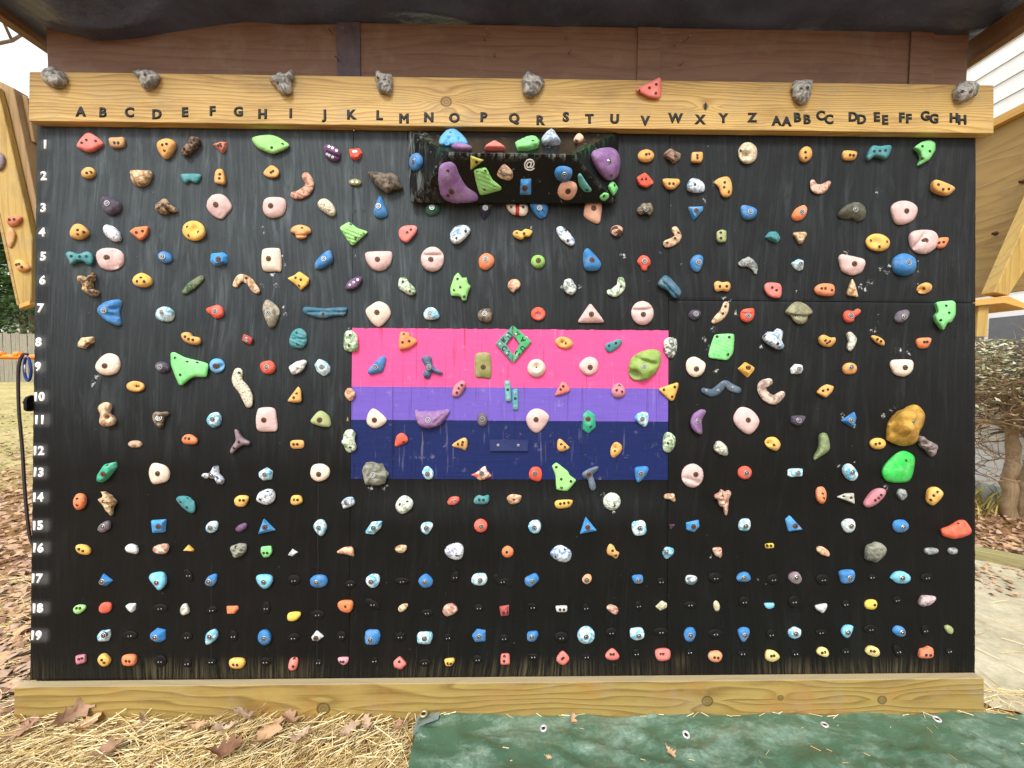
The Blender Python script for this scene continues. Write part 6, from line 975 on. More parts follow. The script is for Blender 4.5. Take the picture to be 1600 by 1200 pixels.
def raised(o, ch, a, b, H, rz):
    g = obj('letter', glyph(ch, .026, .0006), M_dark, o); g.location = (a, b, H+.0006); g.rotation_mode = 'XYZ'
    g.matrix_local = Matrix.Translation((a, b, H+.0006)) @ Matrix.Rotation(math.radians(rz), 4, 'Z') @ Matrix.Rotation(math.radians(90), 4, 'X') @ Matrix.Rotation(math.radians(180), 4, 'X') @ Matrix.Rotation(math.radians(180), 4, 'X')
def build_holds():
    for k, ln in enumerate(HOLDS.strip().split('\n')):
        surf, fam, color, prof, h, cx, cy, sh, typ, pts, ms, label = ln.split('|')
        H = int(h)/1000; P = [[float(q)/1000 for q in w_.split(',')] for w_ in pts.split()]; rad = None
        if typ == 'S': rad = [p[2] for p in P]; P = [p[:2] for p in P]
        shift = np.array([float(q)/1000 for q in sh.split(',')]); marks = [(m[0], [float(q)/1000 for q in m[1:].split(',')]) for m in ms.split()]
        me = hold_mesh(prof, H, P, typ, rad, shift, marks, k+11, 480 if ('ribbed' in label or 'ridged' in label or 'layered' in label or 'banded' in label) else 0); me.name = fam
        o_, u, v, n = (Vector(q) for q in SURF[surf])
        o = obj(fam, me, HM[color])
        p = o_+u*(int(cx)/1000)+v*(int(cy)/1000)
        o.matrix_world = Matrix(((u.x, v.x, n.x, p.x), (u.y, v.y, n.y, p.y), (u.z, v.z, n.z, p.z), (0, 0, 0, 1)))
        tag(o, label, 'foothold' if fam == 'foothold' else 'climbing hold', 'small footholds on the lower wall' if fam == 'foothold' else 'climbing holds bolted to the wall')
        fm = [(q, a) for q, a in marks if q in 'Brsw']
        if not fm and fam == 'foothold' and color == 'black': fm = [('w', [-.005, -.002]), ('w', [.006, -.001])]
        if fm:
            bv = BVHTree.FromPolygons([vv.co[:] for vv in me.vertices], [pl.vertices[:] for pl in me.polygons])
            for q, a in fm:
                hit = bv.ray_cast(Vector((a[0], a[1], .5)), Vector((0, 0, -1)))
                if hit[0] is None: continue
                nm, fme = FIT[q]; c = obj(nm, fme, None, o)
                nn = (hit[1]+Vector((0, 0, 1.6))).normalized() if hit[1].z > 0 else Vector((0, 0, 1)); c.rotation_mode = 'QUATERNION'
                c.rotation_quaternion = nn.to_track_quat('Z', 'Y'); c.location = hit[0]
                s = .46 if color == 'black' else 1.0; c.scale = (s, s, s)
        if color == 'chevronteal':
            for ch, a, b, rz in (('U', .001, .036, 48), ('R', -.018, .017, 48), ('C', -.016, -.016, -48), ('P', .001, -.036, -48)): raised(o, ch, a, b, H, rz)
        if color == 'chevrongreen':
            for ch, a, b, rz in (('R', -.002, .037, -48), ('A', .019, .016, -48), ('U', .019, -.017, 48), ('C', -.002, -.037, 48)): raised(o, ch, a, b, H, rz)
build_holds()
# ---------------------------------------------------------------- structure round the wall
roof = empty('tarp_roof', (0, 0, 2.7)); tag(roof, 'low shed roof of brown rafters under a sagging dark tarp', 'roof')
def tarp_roof():
    nx, ny = 120, 60; x0, x1, y0, y1 = -1.98, 1.99, -.2, .24
    vs = []; 
    for j in range(ny+1):
        for i in range(nx+1):
            x = x0+(x1-x0)*i/nx; y = y0+(y1-y0)*j/ny
            z = .012+.02*noise.noise((x*1.2, y*3, 1))+.012*noise.noise((x*3.2+y*2, y*7, 5))
            ridge = 1-abs(noise.noise((x*1.7-y*2.2, y*4.5+x*.8, 9))); z -= .02*max(0, ridge-.72)/.28*(.5+.5*noise.noise((x, y, 3)))
            q_ = max(0, min(1, (-.95-x)/.72)); z -= .155*q_*q_*(3-2*q_)*.68*max(0, min(1, (y-y0)/.3))*(1-.45*max(0, min(1, (-1.66-x)/.2)))      # sag over the left corner
            z -= .045*math.exp(-((x-1.7)/.2)**2)*max(0, (y-y0)/.8)
            vs.append((x, y, z))
    idx = lambda i, j: j*(nx+1)+i
    fs = [(idx(i, j), idx(i, j+1), idx(i+1, j+1), idx(i+1, j)) for j in range(ny) for i in range(nx)]
    t = NT('dark_tarp'); v = t.coord(); f = t.noise(v, 3.5, 4, .6); f2 = t.noise(v, 60, 2)
    c = t.ramp(f, (.3, srgb(62, 70, 92)), (.7, srgb(90, 102, 132)))
    t.bump(t.math('ADD', t.noise(v, 14, 5, .6), t.math('MULTIPLY', f2, .1)), .02, .5); m = t.out(c, .36, .4)
    o = obj('tarp_sheet', mesh('tarp_sheet', vs, fs, True), m, roof)
tarp_roof()
box('fascia_board', -1.845, .16, -.38, 1.836, .2, 0, M_fascia, roof, .002)
for x in (-.656, .54, 1.64):
    box('fascia_batten', x-.046, .152, -.3, x+.046, .1585, -.004, M_postdark if x < 0 else M_fascia, roof, .001)
for x in (-1.94, 1.862):
    box('rafter', x, -.2, -.10 if x > 0 else -.075, x+.04, .5, -.012, M_rafter, roof, .003)
for x, z in ((-.722, 2.663), (-.669, 2.664), (-.698, 2.558), (-.103, 2.668), (-.118, 2.645), (-.079, 2.584), (.207, 2.653), (.218, 2.601), (.641, 2.635), (.685, 2.655), (.669, 2.561)):
    vs, fs = tube([(x, .17, z-2.7), (x+random.uniform(-.004, .006), .125, z-2.7-.016), (x+random.uniform(-.004, .008), .112, z-2.7-.022)], [.0032, .003, .001], 6)
    obj('screw', mesh('screw', vs, fs), M_steel, roof)
def side_panel_left():
    r = empty('wing_panel', (-1.95, .12, 1.57)); tag(r, 'leaning yellow pine plank of the left side wing', 'climbing panel')
    off = lambda poly: [(x+1.95, z-1.57) for x, z in poly]
    prism('plank', off([(-2.0, 2.41), (-1.982, 2.331), (-1.889, 1.832), (-1.905, 1.587), (-1.951, 1.571), (-2.009, 1.922), (-2.14, 2.46)]), 0, .022, M_pine, r)
    prism('plywood_edge', off([(-2.14, 2.46), (-2.011, 1.922), (-1.953, 1.571), (-1.962, 1.567), (-2.024, 1.922), (-2.16, 2.46)]), .001, .03, M_brownply, r, .001)
    prism('stud', off([(-2.05, 2.46), (-2.03, 2.331), (-1.93, 1.832), (-1.872, 1.836), (-1.935, 2.24), (-1.965, 2.42)]), .024, .05, M_greywood, r)  # stands for the plank's side face, shade painted in by its material
    prism('short_stud', off([(-1.975, 2.42), (-1.953, 2.24), (-1.922, 2.225), (-1.944, 2.40)]), .05, .04, M_greywood, r)
    prism('back_sheet', off([(-2.1, 2.44), (-2.0, 1.7), (-1.86, 1.62), (-1.86, 2.36)]), .12, .018, M_brownply, r)
    prism('end_cap', off([(-1.907, 1.5875), (-1.951, 1.5715), (-1.949, 1.556), (-1.906, 1.571)]), -.0025, .024, M_pineX, r, .001)
side_panel_left()
def side_panel_right():
    r = empty('wing_panel', (2.3, .2, 1.6)); tag(r, 'brown plywood back of the right side wing with a pine stud', 'climbing panel')
    L = lambda x, y, z: (x-2.3, y-.2, z-1.6)
    def bx(n, a, b, m, bev=.003): return box(n, *L(*a), *L(*b), m, r, bev)
    bx('plywood_sheet', (2.3, -.1, 1.7), (2.318, 1.3, 2.49), M_brownply)
    bx('top_rail', (2.27, -.1, 2.4905), (2.31, 1.3, 2.53), M_pineY)
    prism('stud', [(x-2.3, z-1.6) for x, z in ((2.028, 1.668), (2.09, 1.655), (2.42, 2.22), (2.34, 2.48))], -.02, .05, M_pine, r)
    prism('bottom_plate', [(x-2.3, z-1.6) for x, z in ((1.90, 1.630), (2.075, 1.652), (2.16, 1.618), (2.155, 1.596), (2.06, 1.622), (1.90, 1.604))], -.03, .16, M_pineX, r)
    bx('block', (1.975, .19, 1.482), (2.02, .24, 1.621), M_pine)
    for y, z in ((.33, 2.06), (.36, 2.2), (.42, 2.02)):
        pass
    for (y, z) in ((.41, 1.99), (.32, 2.19)):
        vs, fs = lathe([(.011, 0), (.011, .003), (.006, .004), (.006, .016), (.004, .017), (.004, .006)], 12); n = obj('nut', mesh('nut', vs, fs), M_rust, r); n.rotation_euler = (0, math.radians(-90), 0); n.location = L(2.3, y, z)
side_panel_right()
# ---------------------------------------------------------------- ground
def ground_z(x, y):
    return -.022+(.059*(y-.9) if y > .9 else 0)+.006*noise.noise((x*2, y*2, 0))
def ground():
    xs = np.r_[np.linspace(-120, -12, 19)[:-1], np.linspace(-12, 12, 97), np.linspace(12, 120, 19)[1:]]; ys = np.r_[np.linspace(-60, -4, 12)[:-1], np.linspace(-4, 12, 65), np.linspace(12, 150, 24)[1:]]
    vs = [(x, y, ground_z(x, min(y, 16))) for y in ys for x in xs]; nx = len(xs)
    fs = [(j*nx+i, j*nx+i+1, (j+1)*nx+i+1, (j+1)*nx+i) for j in range(len(ys)-1) for i in range(nx-1)]
    t = NT('lawn_and_soil'); v = t.coord(); sp = t.n('SeparateXYZ'); t.l(v, sp.inputs[0])
    n1 = t.noise(v, 1.1, 4, .6); n2 = t.noise(v, 14, 5, .65); n3 = t.noise(v, 120, 3)
    grass = t.ramp(t.math('ADD', t.math('MULTIPLY', n2, .6), t.math('MULTIPLY', n1, .4)), (.35, srgb(122, 122, 74)), (.48, srgb(166, 156, 104)), (.62, srgb(194, 174, 130)))
    soil = t.ramp(n2, (.3, srgb(104, 78, 52)), (.7, srgb(168, 132, 90)))
    far = t.ramp(t.math('ADD', t.math('MULTIPLY', sp.outputs[1], .1), t.math('MULTIPLY', t.math('SUBTRACT', n1, .5), .5)), (.18, 0.0), (.34, 1.0))
    t.bump(t.math('ADD', n2, t.math('MULTIPLY', n3, .6)), .03, .6)
    o = obj('ground', mesh('ground', vs, fs, True), t.out(t.mix(far, soil, grass), .95, .1)); o['kind'] = 'structure'
ground()
def path():
    P = [(1.93, .03), (2.12, -.02), (5.5, -.9), (6.5, .4), (3.29, 1.2), (2.6, 1.62), (1.93, 1.5)]
    bm = bmesh.new(); f = bm.faces.new([bm.verts.new((x, y, ground_z(x, y)+.016)) for x, y in P]); bmesh.ops.triangulate(bm, faces=[f])
    for _ in range(4): bmesh.ops.subdivide_edges(bm, edges=[e for e in bm.edges if e.calc_length() > .12], cuts=1, use_grid_fill=True); bmesh.ops.triangulate(bm, faces=[q for q in bm.faces if len(q.verts) > 3])
    for vtx in bm.verts: vtx.co.z = ground_z(vtx.co.x, vtx.co.y)+.014+.004*noise.noise(vtx.co*6)
    t = NT('sandy_concrete'); v = t.coord(); n = t.noise(v, 22, 6, .7); m = t.noise(v, 3, 4, .6); k = t.noise(t.coord(scale=(3, 40, 3), rot=(0, 0, .4)), 1.0, 4, .6)
    c = t.ramp(t.math('ADD', t.math('MULTIPLY', n, .5), t.math('MULTIPLY', m, .5)), (.35, srgb(146, 138, 114)), (.65, srgb(192, 184, 158)))
    c = t.mix(t.math('MULTIPLY', t.ramp(k, (.58, 0.0), (.7, 1.0)), .5), c, srgb(150, 124, 84)); t.bump(n, .01, .5)
    o = obj('path', from_bm('path', bm, True), t.out(c, .9, .2)); o['kind'] = 'structure'
path()
def ribbon_mass(name, items, mats, label=None):
    """items: (centre, heading, pitch, length, width, curl, material index): thin triangular-section straws or bent leaves"""
    vs, fs, mi = [], [], []
    for (x, y, z), a, p, L, w_, cu, m in items:
        d = Vector((math.cos(a)*math.cos(p), math.sin(a)*math.cos(p), math.sin(p))); s = Vector((-math.sin(a), math.cos(a), 0)); u = s.cross(d)*-1 if s.cross(d).z < 0 else s.cross(d)
        n = len(vs); c = Vector((x, y, z))
        for k in (-1, 0, 1):
            q = c+d*(k*L/2)+u*(-abs(k)*cu)+s*(cu*.8*k*k)
            vs += [q-s*w_/2, q+s*w_/2, q+u*w_*.75]
        for k in (0, 1):
            b = n+k*3
            for e in range(3): f = (e+1) % 3; fs.append((b+e, b+f, b+3+f, b+3+e)); mi.append(m)
    me = mesh(name, vs, fs)
    for m in mats: me.materials.append(m)
    me.polygons.foreach_set('material_index', mi); o = obj(name, me); o['kind'] = 'stuff'; return o
S_M = [plain('straw_pale', srgb(228, 212, 166), .6, .2, 20, 0, .3), plain('straw_gold', srgb(200, 174, 114), .6, .2, 20, 0, .3), plain('straw_brown', srgb(156, 124, 84), .7, .25, 20, 0, .2)]
def straw():
    it = []; R = random.Random(3)
    def put(x, y, zmax, long=1.0, head=None):
        L = R.uniform(.02, .19)*long; it.append(((x, y, ground_z(x, y)+R.uniform(.0, zmax)), (R.gauss(head, .7) if head is not None else R.uniform(0, math.pi)), R.gauss(0, .16), L, R.uniform(.0012, .0032), R.uniform(-.014, .012), R.choices((0, 1, 2), (5, 4, 2.2))[0]))
    for _ in range(7200):
        x = R.uniform(-2.3, -.28); y = R.uniform(-.5, -.045); k = math.exp(-((y+.06)/.09)**2)
        put(x, y, .018+.04*k, 1.0, .55 if x < -1.1 else 1.0)
    for _ in range(3000):
        x = R.uniform(-3.3, -1.86); y = R.uniform(-.1, 1.0); put(x, y, .03, 1.0, .45)
    for _ in range(1500):
        x = R.uniform(1.84, 3.0); y = R.uniform(-.3, .28); 
        if (y-.03) < -.28*(x-2.1)+.09 or x < 2.02: put(x, y, .03, .8, -.5)
    for _ in range(130):
        x = R.uniform(1.9, 4.2); y = R.uniform(.1, 1.3); put(x, y, .004, .8, -.35)
        it[-1] = ((x, y, ground_z(x, y)+.022), *it[-1][1:2], 0.0, *it[-1][3:4], .0025, .002, it[-1][6])
    ribbon_mass('straw', it, S_M)
straw()
L_M = [plain('leaf_brown', srgb(158, 124, 100), .7, .3, 25, 0, .2), plain('leaf_tan', srgb(190, 154, 120), .7, .3, 25, 0, .2), plain('leaf_grey', srgb(176, 150, 128), .7, .3, 25, 0, .2), plain('leaf_dark', srgb(128, 92, 70), .7, .3, 25, 0, .2)]
def oak_leaf(L, curl, fold, seed):
    R = random.Random(seed); st = [(-.5, .03), (-.38, .07), (-.3, .2), (-.2, .1), (-.08, .3), (.02, .13), (.16, .36), (.26, .15), (.36, .22), (.44, .1), (.5, .02)]
    vs, fs = [], []
    for k, (u, w_) in enumerate(st):
        wl, wr = w_*R.uniform(.8, 1.2), w_*R.uniform(.8, 1.2)
        for s, wv in ((-1, wl), (-1, wl*.5), (0, 0), (1, wr*.5), (1, wr)):
            x = u*L; y = s*wv*L; z = curl*L*(u*u*2.2)+fold*abs(y)+L*.03*R.uniform(-1, 1)*(abs(s))+L*.06*math.sin(u*9+s)
            vs.append((x+(L*.03*s*s if abs(wv) > .15 else 0), y, z))
        if k:
            for e in range(4): b = (k-1)*5+e; fs.append((b, b+1, b+6, b+5))
    vs2, fs2 = tube([(-.5*L, 0, curl*L*.55), (-.62*L, .02*L, curl*L*.8)], [.0015, .001], 5); n = len(vs); return mesh('oak_leaf', vs+[tuple(v) for v in vs2], fs+[tuple(i+n for i in f) for f in fs2], True)
LV = [(-1.607, -.03, .035, .17, 60, 'big folded brown oak leaf leaning on the foot board', 0, .5, .5), (-1.736, -.045, .02, .07, 20, 'small brown oak leaf curl left of the big folded leaf', 0, .4, .8), (-1.349, -.045, .022, .08, 140, 'small purplish brown leaf against the foot board', 2, .3, .6),
      (-1.133, -.09, .03, .1, 10, 'orange tan oak leaf lying on the straw', 1, .3, .2), (-.969, -.05, .035, .16, 170, 'long curled brown oak leaf against the foot board', 2, .5, .6), (-.863, -.12, .03, .19, 75, 'broad tan oak leaf flat on the straw', 1, .15, .1),
      (-.80, -.075, .035, .13, 150, 'brown oak leaf folded over the broad tan leaf', 0, .4, .6), (-.74, -.13, .03, .1, 240, 'pale grey brown leaf just right of the broad tan leaf', 2, .3, .4), (-.577, -.105, .03, .12, 35, 'grey tan star lobed oak leaf near the tarp', 2, .2, .2),
      (-.52, -.085, .028, .1, 120, 'small twisted oak leaf behind the star lobed leaf', 2, .5, .5), (-.973, -.175, .025, .15, 25, 'dark brown ragged oak leaf at the bottom of the picture', 3, .4, .5), (-1.38, -.17, .02, .13, 50, 'brown oak leaf half buried in the straw', 0, .2, .3),
      (-1.749, -.11, .025, .13, 30, 'faded brown oak leaf at the far left of the straw', 0, .2, .3), (-1.534, -.085, .03, .12, 80, 'tan oak leaf tip hanging below the big folded leaf', 1, .4, .4), (-.409, -.09, .03, .07, 60, 'small reddish leaf beside the tarp corner', 0, .3, .3), (-1.03, -.10, .03, .1, 200, 'lilac brown leaf between the long curled leaf and the orange one', 2, .4, .4),
      (.224, -.05, .02, .07, 80, 'small curled tan leaf caught at the tarp edge', 1, .8, .7), (.548, -.19, .028, .06, 290, 'slim tan leaf lying on the green tarp', 1, .2, .7), (.13, -.205, .028, .035, 330, 'short tan leaf scrap at the front of the green tarp', 1, .2, .6)]
for k, (x, y, z, L, a, lab, m, cu, fo) in enumerate(LV):
    o = obj('oak_leaf', oak_leaf(L*.7, cu*.75+.12, fo*.8+.1, k+5), L_M[m]); o.location = (x, y-.03*(y > -.07), z+.02*(y > -.07)); o.rotation_euler = (math.radians(50 if y > -.07 else random.uniform(-8, 14)), random.uniform(-.15, .15), math.radians(a)); tag(o, lab, 'leaf', 'oak leaves by the foot board')
def litter():
    R = random.Random(8); vs, fs, mi = [], [], []
    def leaf(x, y, s, m, lift):
        a = R.uniform(0, 6.28); d = Vector((math.cos(a), math.sin(a), R.uniform(-.3, .3))); e = Vector((-math.sin(a), math.cos(a), R.uniform(-.5, .5))); c = Vector((x, y, ground_z(x, y)+R.uniform(.004, lift))); n = len(vs)
        b = Vector((0, 0, s*R.uniform(-.3, .3)))
        vs.extend([c-d*s*.5, c-d*s*.1+e*s*.28+b, c+d*s*.15+e*s*.2+b, c+d*s*.5, c+d*s*.15-e*s*.2+b, c-d*s*.1-e*s*.28+b]); fs.extend([(n, n+1, n+5), (n+1, n+2, n+4, n+5), (n+2, n+3, n+4)]); mi.extend([m]*3)
    for _ in range(8500):
        y = -.2+8.5*R.random()**1.5; D = y+1.48; x = -.015-D*R.uniform(1.0, 1.5)
        if x > -1.9: continue
        if y > 2.4 and R.random() < .3+.07*y: continue
        leaf(x, y, R.uniform(.03, .085), R.choices((0, 1, 2, 3), (2, 5, 4, .7))[0], .035)
    for _ in range(3600):
        y = R.uniform(1.1, 3.6); D = y+1.48; x = D*R.uniform(1.05, 1.6)
        if y < 1.25+(.35*(3.4-x) if x < 3.4 else -.3*(x-3.4)): continue
        leaf(x, y, R.uniform(.03, .08), R.choices((0, 1, 2, 3), (4, 3, 2, 2.5))[0], .04)
    for _ in range(160):
        x, y = R.uniform(2.9, 3.6), R.uniform(.8, 1.15); leaf(x, y, R.uniform(.03, .06), R.choice((0, 1, 2)), .03)
    me = mesh('fallen_leaves', vs, fs)
    for m in L_M: me.materials.append(m)
    me.polygons.foreach_set('material_index', mi); o = obj('fallen_leaves', me); o['kind'] = 'stuff'
litter()
tb = empty('edging_timber', (3.4, 1.2, .0)); tag(tb, 'mossy timber edging between the mulch and the path', 'edging')
def timber():
    bm = box_bm(-1.6, -.05, -.06, 2.4, .05, .075, .006); m = wood('mossy_timber', srgb(150, 142, 98), srgb(100, 92, 58), 'X', 30, contrast=.4)
    o = obj('timber', from_bm('timber', bm), m, tb)
timber(); tb.rotation_euler = (0, 0, math.radians(-40))
# ---------------------------------------------------------------- green ground tarp
def ground_tarp():
    nx, ny = 210, 60; x0, x1, y0, y1 = -.335, 2.35, -.95, -.042; rng = random.Random(2); vs = []
    for j in range(ny+1):
        for i in range(nx+1):
            u, v = i/nx, j/ny; x = x0+(x1-x0)*u; y = y0+(y1-y0)*v; x += .012*(1-v)*0+.01*(1-u)*noise.noise((0, y*7, 2)); ed = max(0, (v-.86)/.14)
            y += .008*noise.noise((x*4, 3, 1))*v
            z = .004+.011*noise.noise((x*3.1, y*4, 1))
            for q, (sx, sy, am) in enumerate(((4, 7, .02), (9, 6, .013), (17, 21, .006))):
                r = 1-abs(noise.noise((x*sx+y*sy*.6, y*sy-x*sx*.3, q*7))); z += am*(max(0, r-.6)/.4)**2*(.4+.6*min(1, (1-v)*6))
            z += .026*ed**1.5*(.75+.5*noise.noise((x*3.3, 0, 8)))
            z += .018*max(0, 1-u/.025)*(v > .9)
            vs.append((x, y, z))
    idx = lambda i, j: j*(nx+1)+i
    fs = [(idx(i, j), idx(i+1, j), idx(i+1, j+1), idx(i, j+1)) for j in range(ny) for i in range(nx)]
    t = NT('green_tarp'); v = t.coord(); w1 = t.noise(t.coord(scale=(2.0, 6, 4), rot=(0, 0, .25)), 1.6, 6, .72, .35); w2 = t.noise(v, 55, 4, .6); w3 = t.noise(v, 9, 4, .6)
    c = t.mix(w3, srgb(58, 84, 64), srgb(78, 106, 84))
    c = t.mix(t.math('MULTIPLY', t.ramp(w1, (.48, 0.0), (.64, 1.0)), t.ramp(w2, (.3, .15), (.7, .6))), c, srgb(156, 178, 164))
    c = t.mix(t.math('MULTIPLY', t.ramp(t.noise(v, 4, 5, .7), (.54, 0.0), (.68, 1.0)), t.ramp(w2, (.42, 0.0), (.7, .8))), c, srgb(112, 104, 74))
    t.bump(t.noise(v, 26, 4, .6, .6), .012, .4)
    r = empty('ground_tarp', (0, 0, 0)); tag(r, 'worn green tarp with metal grommets spread before the wall', 'tarp')
    o = obj('sheet', mesh('sheet', vs, fs, True), t.out(c, .3, .5), r)
    bv = BVHTree.FromPolygons([q for q in map(Vector, vs)], fs)
    def top(x, y):
        h = bv.ray_cast(Vector((x, y, 1)), Vector((0, 0, -1))); return (h[0].z, h[1]) if h[0] else (.02, Vector((0, 0, 1)))
    gm = mesh('grommet', *[q for q in lathe([(.0135, -.001), (.0135, .0012), (.0115, .0026), (.0085, .0026), (.0068, .001), (.0064, .0004)], 18)], True); gm.materials.append(plain('grommet_aluminium', (.75, .73, .76), .35, .1, 60, 0, .5, .6)); gm.materials.append(M_dark)
    gm.polygons.foreach_set('material_index', [1 if i >= 18*5 else 0 for i in range(len(gm.polygons))])
    gb = gm.copy(); gb.materials[0] = plain('grommet_brass', (.62, .5, .28), .35, .1, 60, 0, .5, .8)
    for x, y in ((.124, -.090), (.639, -.110), (1.171, -.076), (1.604, -.066)):
        z, n = top(x, y); g = obj('grommet', gm, None, r); g.location = (x, y, z+.0012); g.rotation_euler = n.to_track_quat('Z', 'Y').to_euler()
    # folded grey corner with its brass grommet
    pv = [(-.345, -.047), (-.262, -.047), (-.262, -.075), (-.33, -.118), (-.343, -.14)]; vs2 = []
    for x, y in pv: z, n = top(max(x, -.333), min(y, -.046)); vs2.append((x, y, z+.012))
    vs2 += [(x, y, z-.003) for x, y, z in vs2]; n5 = 5
    cp = obj('corner_patch', mesh('corner_patch', vs2, [tuple(range(5)), tuple(range(5, 10))[::-1]]+[(i, (i+1) % 5, 5+(i+1) % 5, 5+i) for i in range(5)]), plain('grey_patch', srgb(120, 132, 128), .45, .2, 30, .001), r)
    z, n = top(-.318, -.066); g = obj('grommet', gb, None, r); g.location = (-.318, -.066, z+.0145); g.scale = (1.15, 1.15, 1.15)
    it = []; R = random.Random(5)
    for _ in range(34):
        x, y = R.uniform(-.3, 1.9), R.uniform(-.4, -.08); z, n = top(x, y); it.append(((x, y, z+.002), R.uniform(0, 3.1), 0, R.uniform(.008, .03), R.uniform(.001, .002), 0.0, R.choice((0, 1, 1))))
    for _ in range(30):
        x = R.uniform(-.3, 1.8); z, n = top(x, -.05); it.append(((x, -.048, z+.004), R.gauss(0, .5), R.gauss(0, .2), R.uniform(.015, .05), .002, 0.0, R.choice((0, 1))))
    ribbon_mass('straw_scraps', it, S_M)
ground_tarp()
# ---------------------------------------------------------------- left background
def fence():
    r = empty('board_fence', (-20, 12.7, .58)); tag(r, 'grey weathered board fence across the back of the lawn', 'fence')
    m = wood('grey_fence_wood', srgb(146, 141, 126), srgb(96, 92, 80), 'Z', 30, rnd=True, contrast=.35)
    me = [from_bm('board', box_bm(-.068, -.01, 0, .068, .01, 1.8+dz, .006)) for dz in (0, .02, -.025)]
    for q in me: q.materials.append(m)
    for i in range(110):
        b = obj('board', me[i % 3], None, r); b.location = (-9+i*.143, random.uniform(-.008, .008), random.uniform(-.02, .02)); b.rotation_euler = (0, random.uniform(-.012, .012), 0)
    for z in (.35, 1.4): box('rail', -9.1, .012, z, 6.8, .05, z+.09, m, r)
fence()
def foliage_mat(name, a, b, c):
    t = NT(name); v = t.coord(); n = t.noise(v, 2.5, 4, .6); k = t.noise(v, 40, 2)
    return t.out(t.ramp(t.math('ADD', t.math('MULTIPLY', n, .5), t.math('MULTIPLY', k, .5)), (.35, srgb(*a)), (.5, srgb(*b)), (.66, srgb(*c))), .75, .2)
M_conifer = foliage_mat('conifer_needles', (40, 62, 34), (66, 92, 48), (96, 118, 66)); M_bark = wood('tree_bark', srgb(120, 104, 84), srgb(70, 58, 44), 'Z', 26, contrast=.6)
def tree(x, y, h, r0, label, seed, bare=False):
    R = random.Random(seed); g = ground_z(x, min(y, 16)); r = empty('conifer_tree' if not bare else 'bare_tree', (x, y, g-.1)); tag(r, label, 'tree', 'trees beyond the fence')
    parts = [tube(smoothline([(0, 0, 0), (.1, 0, h*.3), (-.1, .1, h*.65), (0, 0, h)]), [.22*h/12*(1-.9*i/18)+.01 for i in range(19)], 8)]
    if bare:
        def br(p, d, L, rad, lv):
            pts = [p]; q = p
            for k in range(4): d = (d+Vector((R.gauss(0, .22), R.gauss(0, .22), R.gauss(.04, .15)))).normalized(); q = q+d*L/4; pts.append(q)
            parts.append(tube(pts, [rad*(1-.18*k) for k in range(5)], 5))
            if lv < 4:
                for k in range(3 if lv < 2 else 2): br(pts[R.randint(1, 4)], (d+Vector((R.gauss(0, .7), R.gauss(0, .7), R.gauss(.15, .4)))).normalized(), L*.66, rad*.55, lv+1)
        for k in range(10): z = h*(.35+.06*k); a = R.uniform(0, 6.28); br(Vector((0, 0, z)), Vector((math.cos(a), math.sin(a), .35)).normalized(), h*.3, .07*h/12, 0)
    obj('trunk', mesh('trunk', *join(parts), True), M_bark, r)
    if bare: return
    vs, fs = [], []
    for k in range(5200):
        t = R.random()**.8; z = h*(.1+.9*t); rr = r0*(1-t)**.75*(.55+.6*R.random())*(.8+.3*math.sin(z*5.5+seed)); a = R.uniform(0, 6.283); a = a+.25*math.sin(z*3)
        c = Vector((rr*math.cos(a), rr*math.sin(a), z-rr*.18)); d = Vector((math.cos(a)+R.gauss(0, .4), math.sin(a)+R.gauss(0, .4), R.gauss(-.2, .35))).normalized(); s = d.cross(Vector((R.gauss(0, .5), R.gauss(0, .5), 1))).normalized(); L = R.uniform(.16, .42)
        n = len(vs); vs += [c-d*L/2, c+s*L*.2, c+d*L/2, c-s*L*.2]; fs.append((n, n+1, n+2, n+3))
    obj('crown', mesh('crown', vs, fs), M_conifer, r)
tree(-22.5, 17.5, 7.4, 2.6, 'dark green conifer behind the fence, nearest the wall', 1); tree(-26.5, 20.5, 9, 3.0, 'taller green conifer behind the fence, farther left', 2); tree(-31, 24, 11, 3.4, 'tallest conifer at the far left behind the fence', 3)
tree(-24.5, 27, 8.5, 2.8, 'distant conifer between the others behind the fence', 4)
tree(-21.5, 13.8, 17, 2.5, 'tall bare tree spreading twigs in the top left sky', 11, True)
def far_house():
    r = empty('far_house', (-33, 26, 1.2)); tag(r, 'small white house with a dark roof beyond the fence', 'house')
    box('wall', -4, -3, 0, 4, 3, 2.6, plain('white_house_paint', (.7, .7, .68), .7, .1, 5, 0), r)
    prism('roof', [(-4.4, 2.6), (4.4, 2.6), (0, 4.6)], -3.3, 6.6, plain('grey_shingles', (.09, .085, .085), .8, .3, 30, 0), r)
    for x in (-2.4, .2, 2.5):
        f = box('window', x-.5, -3.04, 1.0, x+.5, -3.005, 2.1, plain('white_trim', (.75, .75, .74), .5, .1, 5, 0), r); box('pane', x-.43, -3.05, 1.07, x+.43, -3.041, 2.03, plain('dark_glass', (.02, .025, .03), .1, .1, 5, 0), f, .001)
far_house()
def orange_bar():
    r = empty('orange_rail', (-3.45, 1.3, 0)); tag(r, 'bright orange pipe rail with collars at the left edge', 'rail')
    m = plain('orange_powder_coat', srgb(240, 138, 34), .4, .08, 20, 0)
    obj('rail', mesh('rail', *tube([(-1.2, 0, 1.382), (.6, 0, 1.382)], .017, 12), True), m, r)
    for x in (-.064, .05): obj('collar', mesh('collar', *tube([(x-.017, 0, 1.398), (x+.017, 0, 1.398)], .02, 12), True), m, r)
    for x in (-1.1, .5): obj('post', mesh('post', *tube([(x, 0, -.05), (x, 0, 1.385)], .02, 10), True), m, r)
orange_bar()
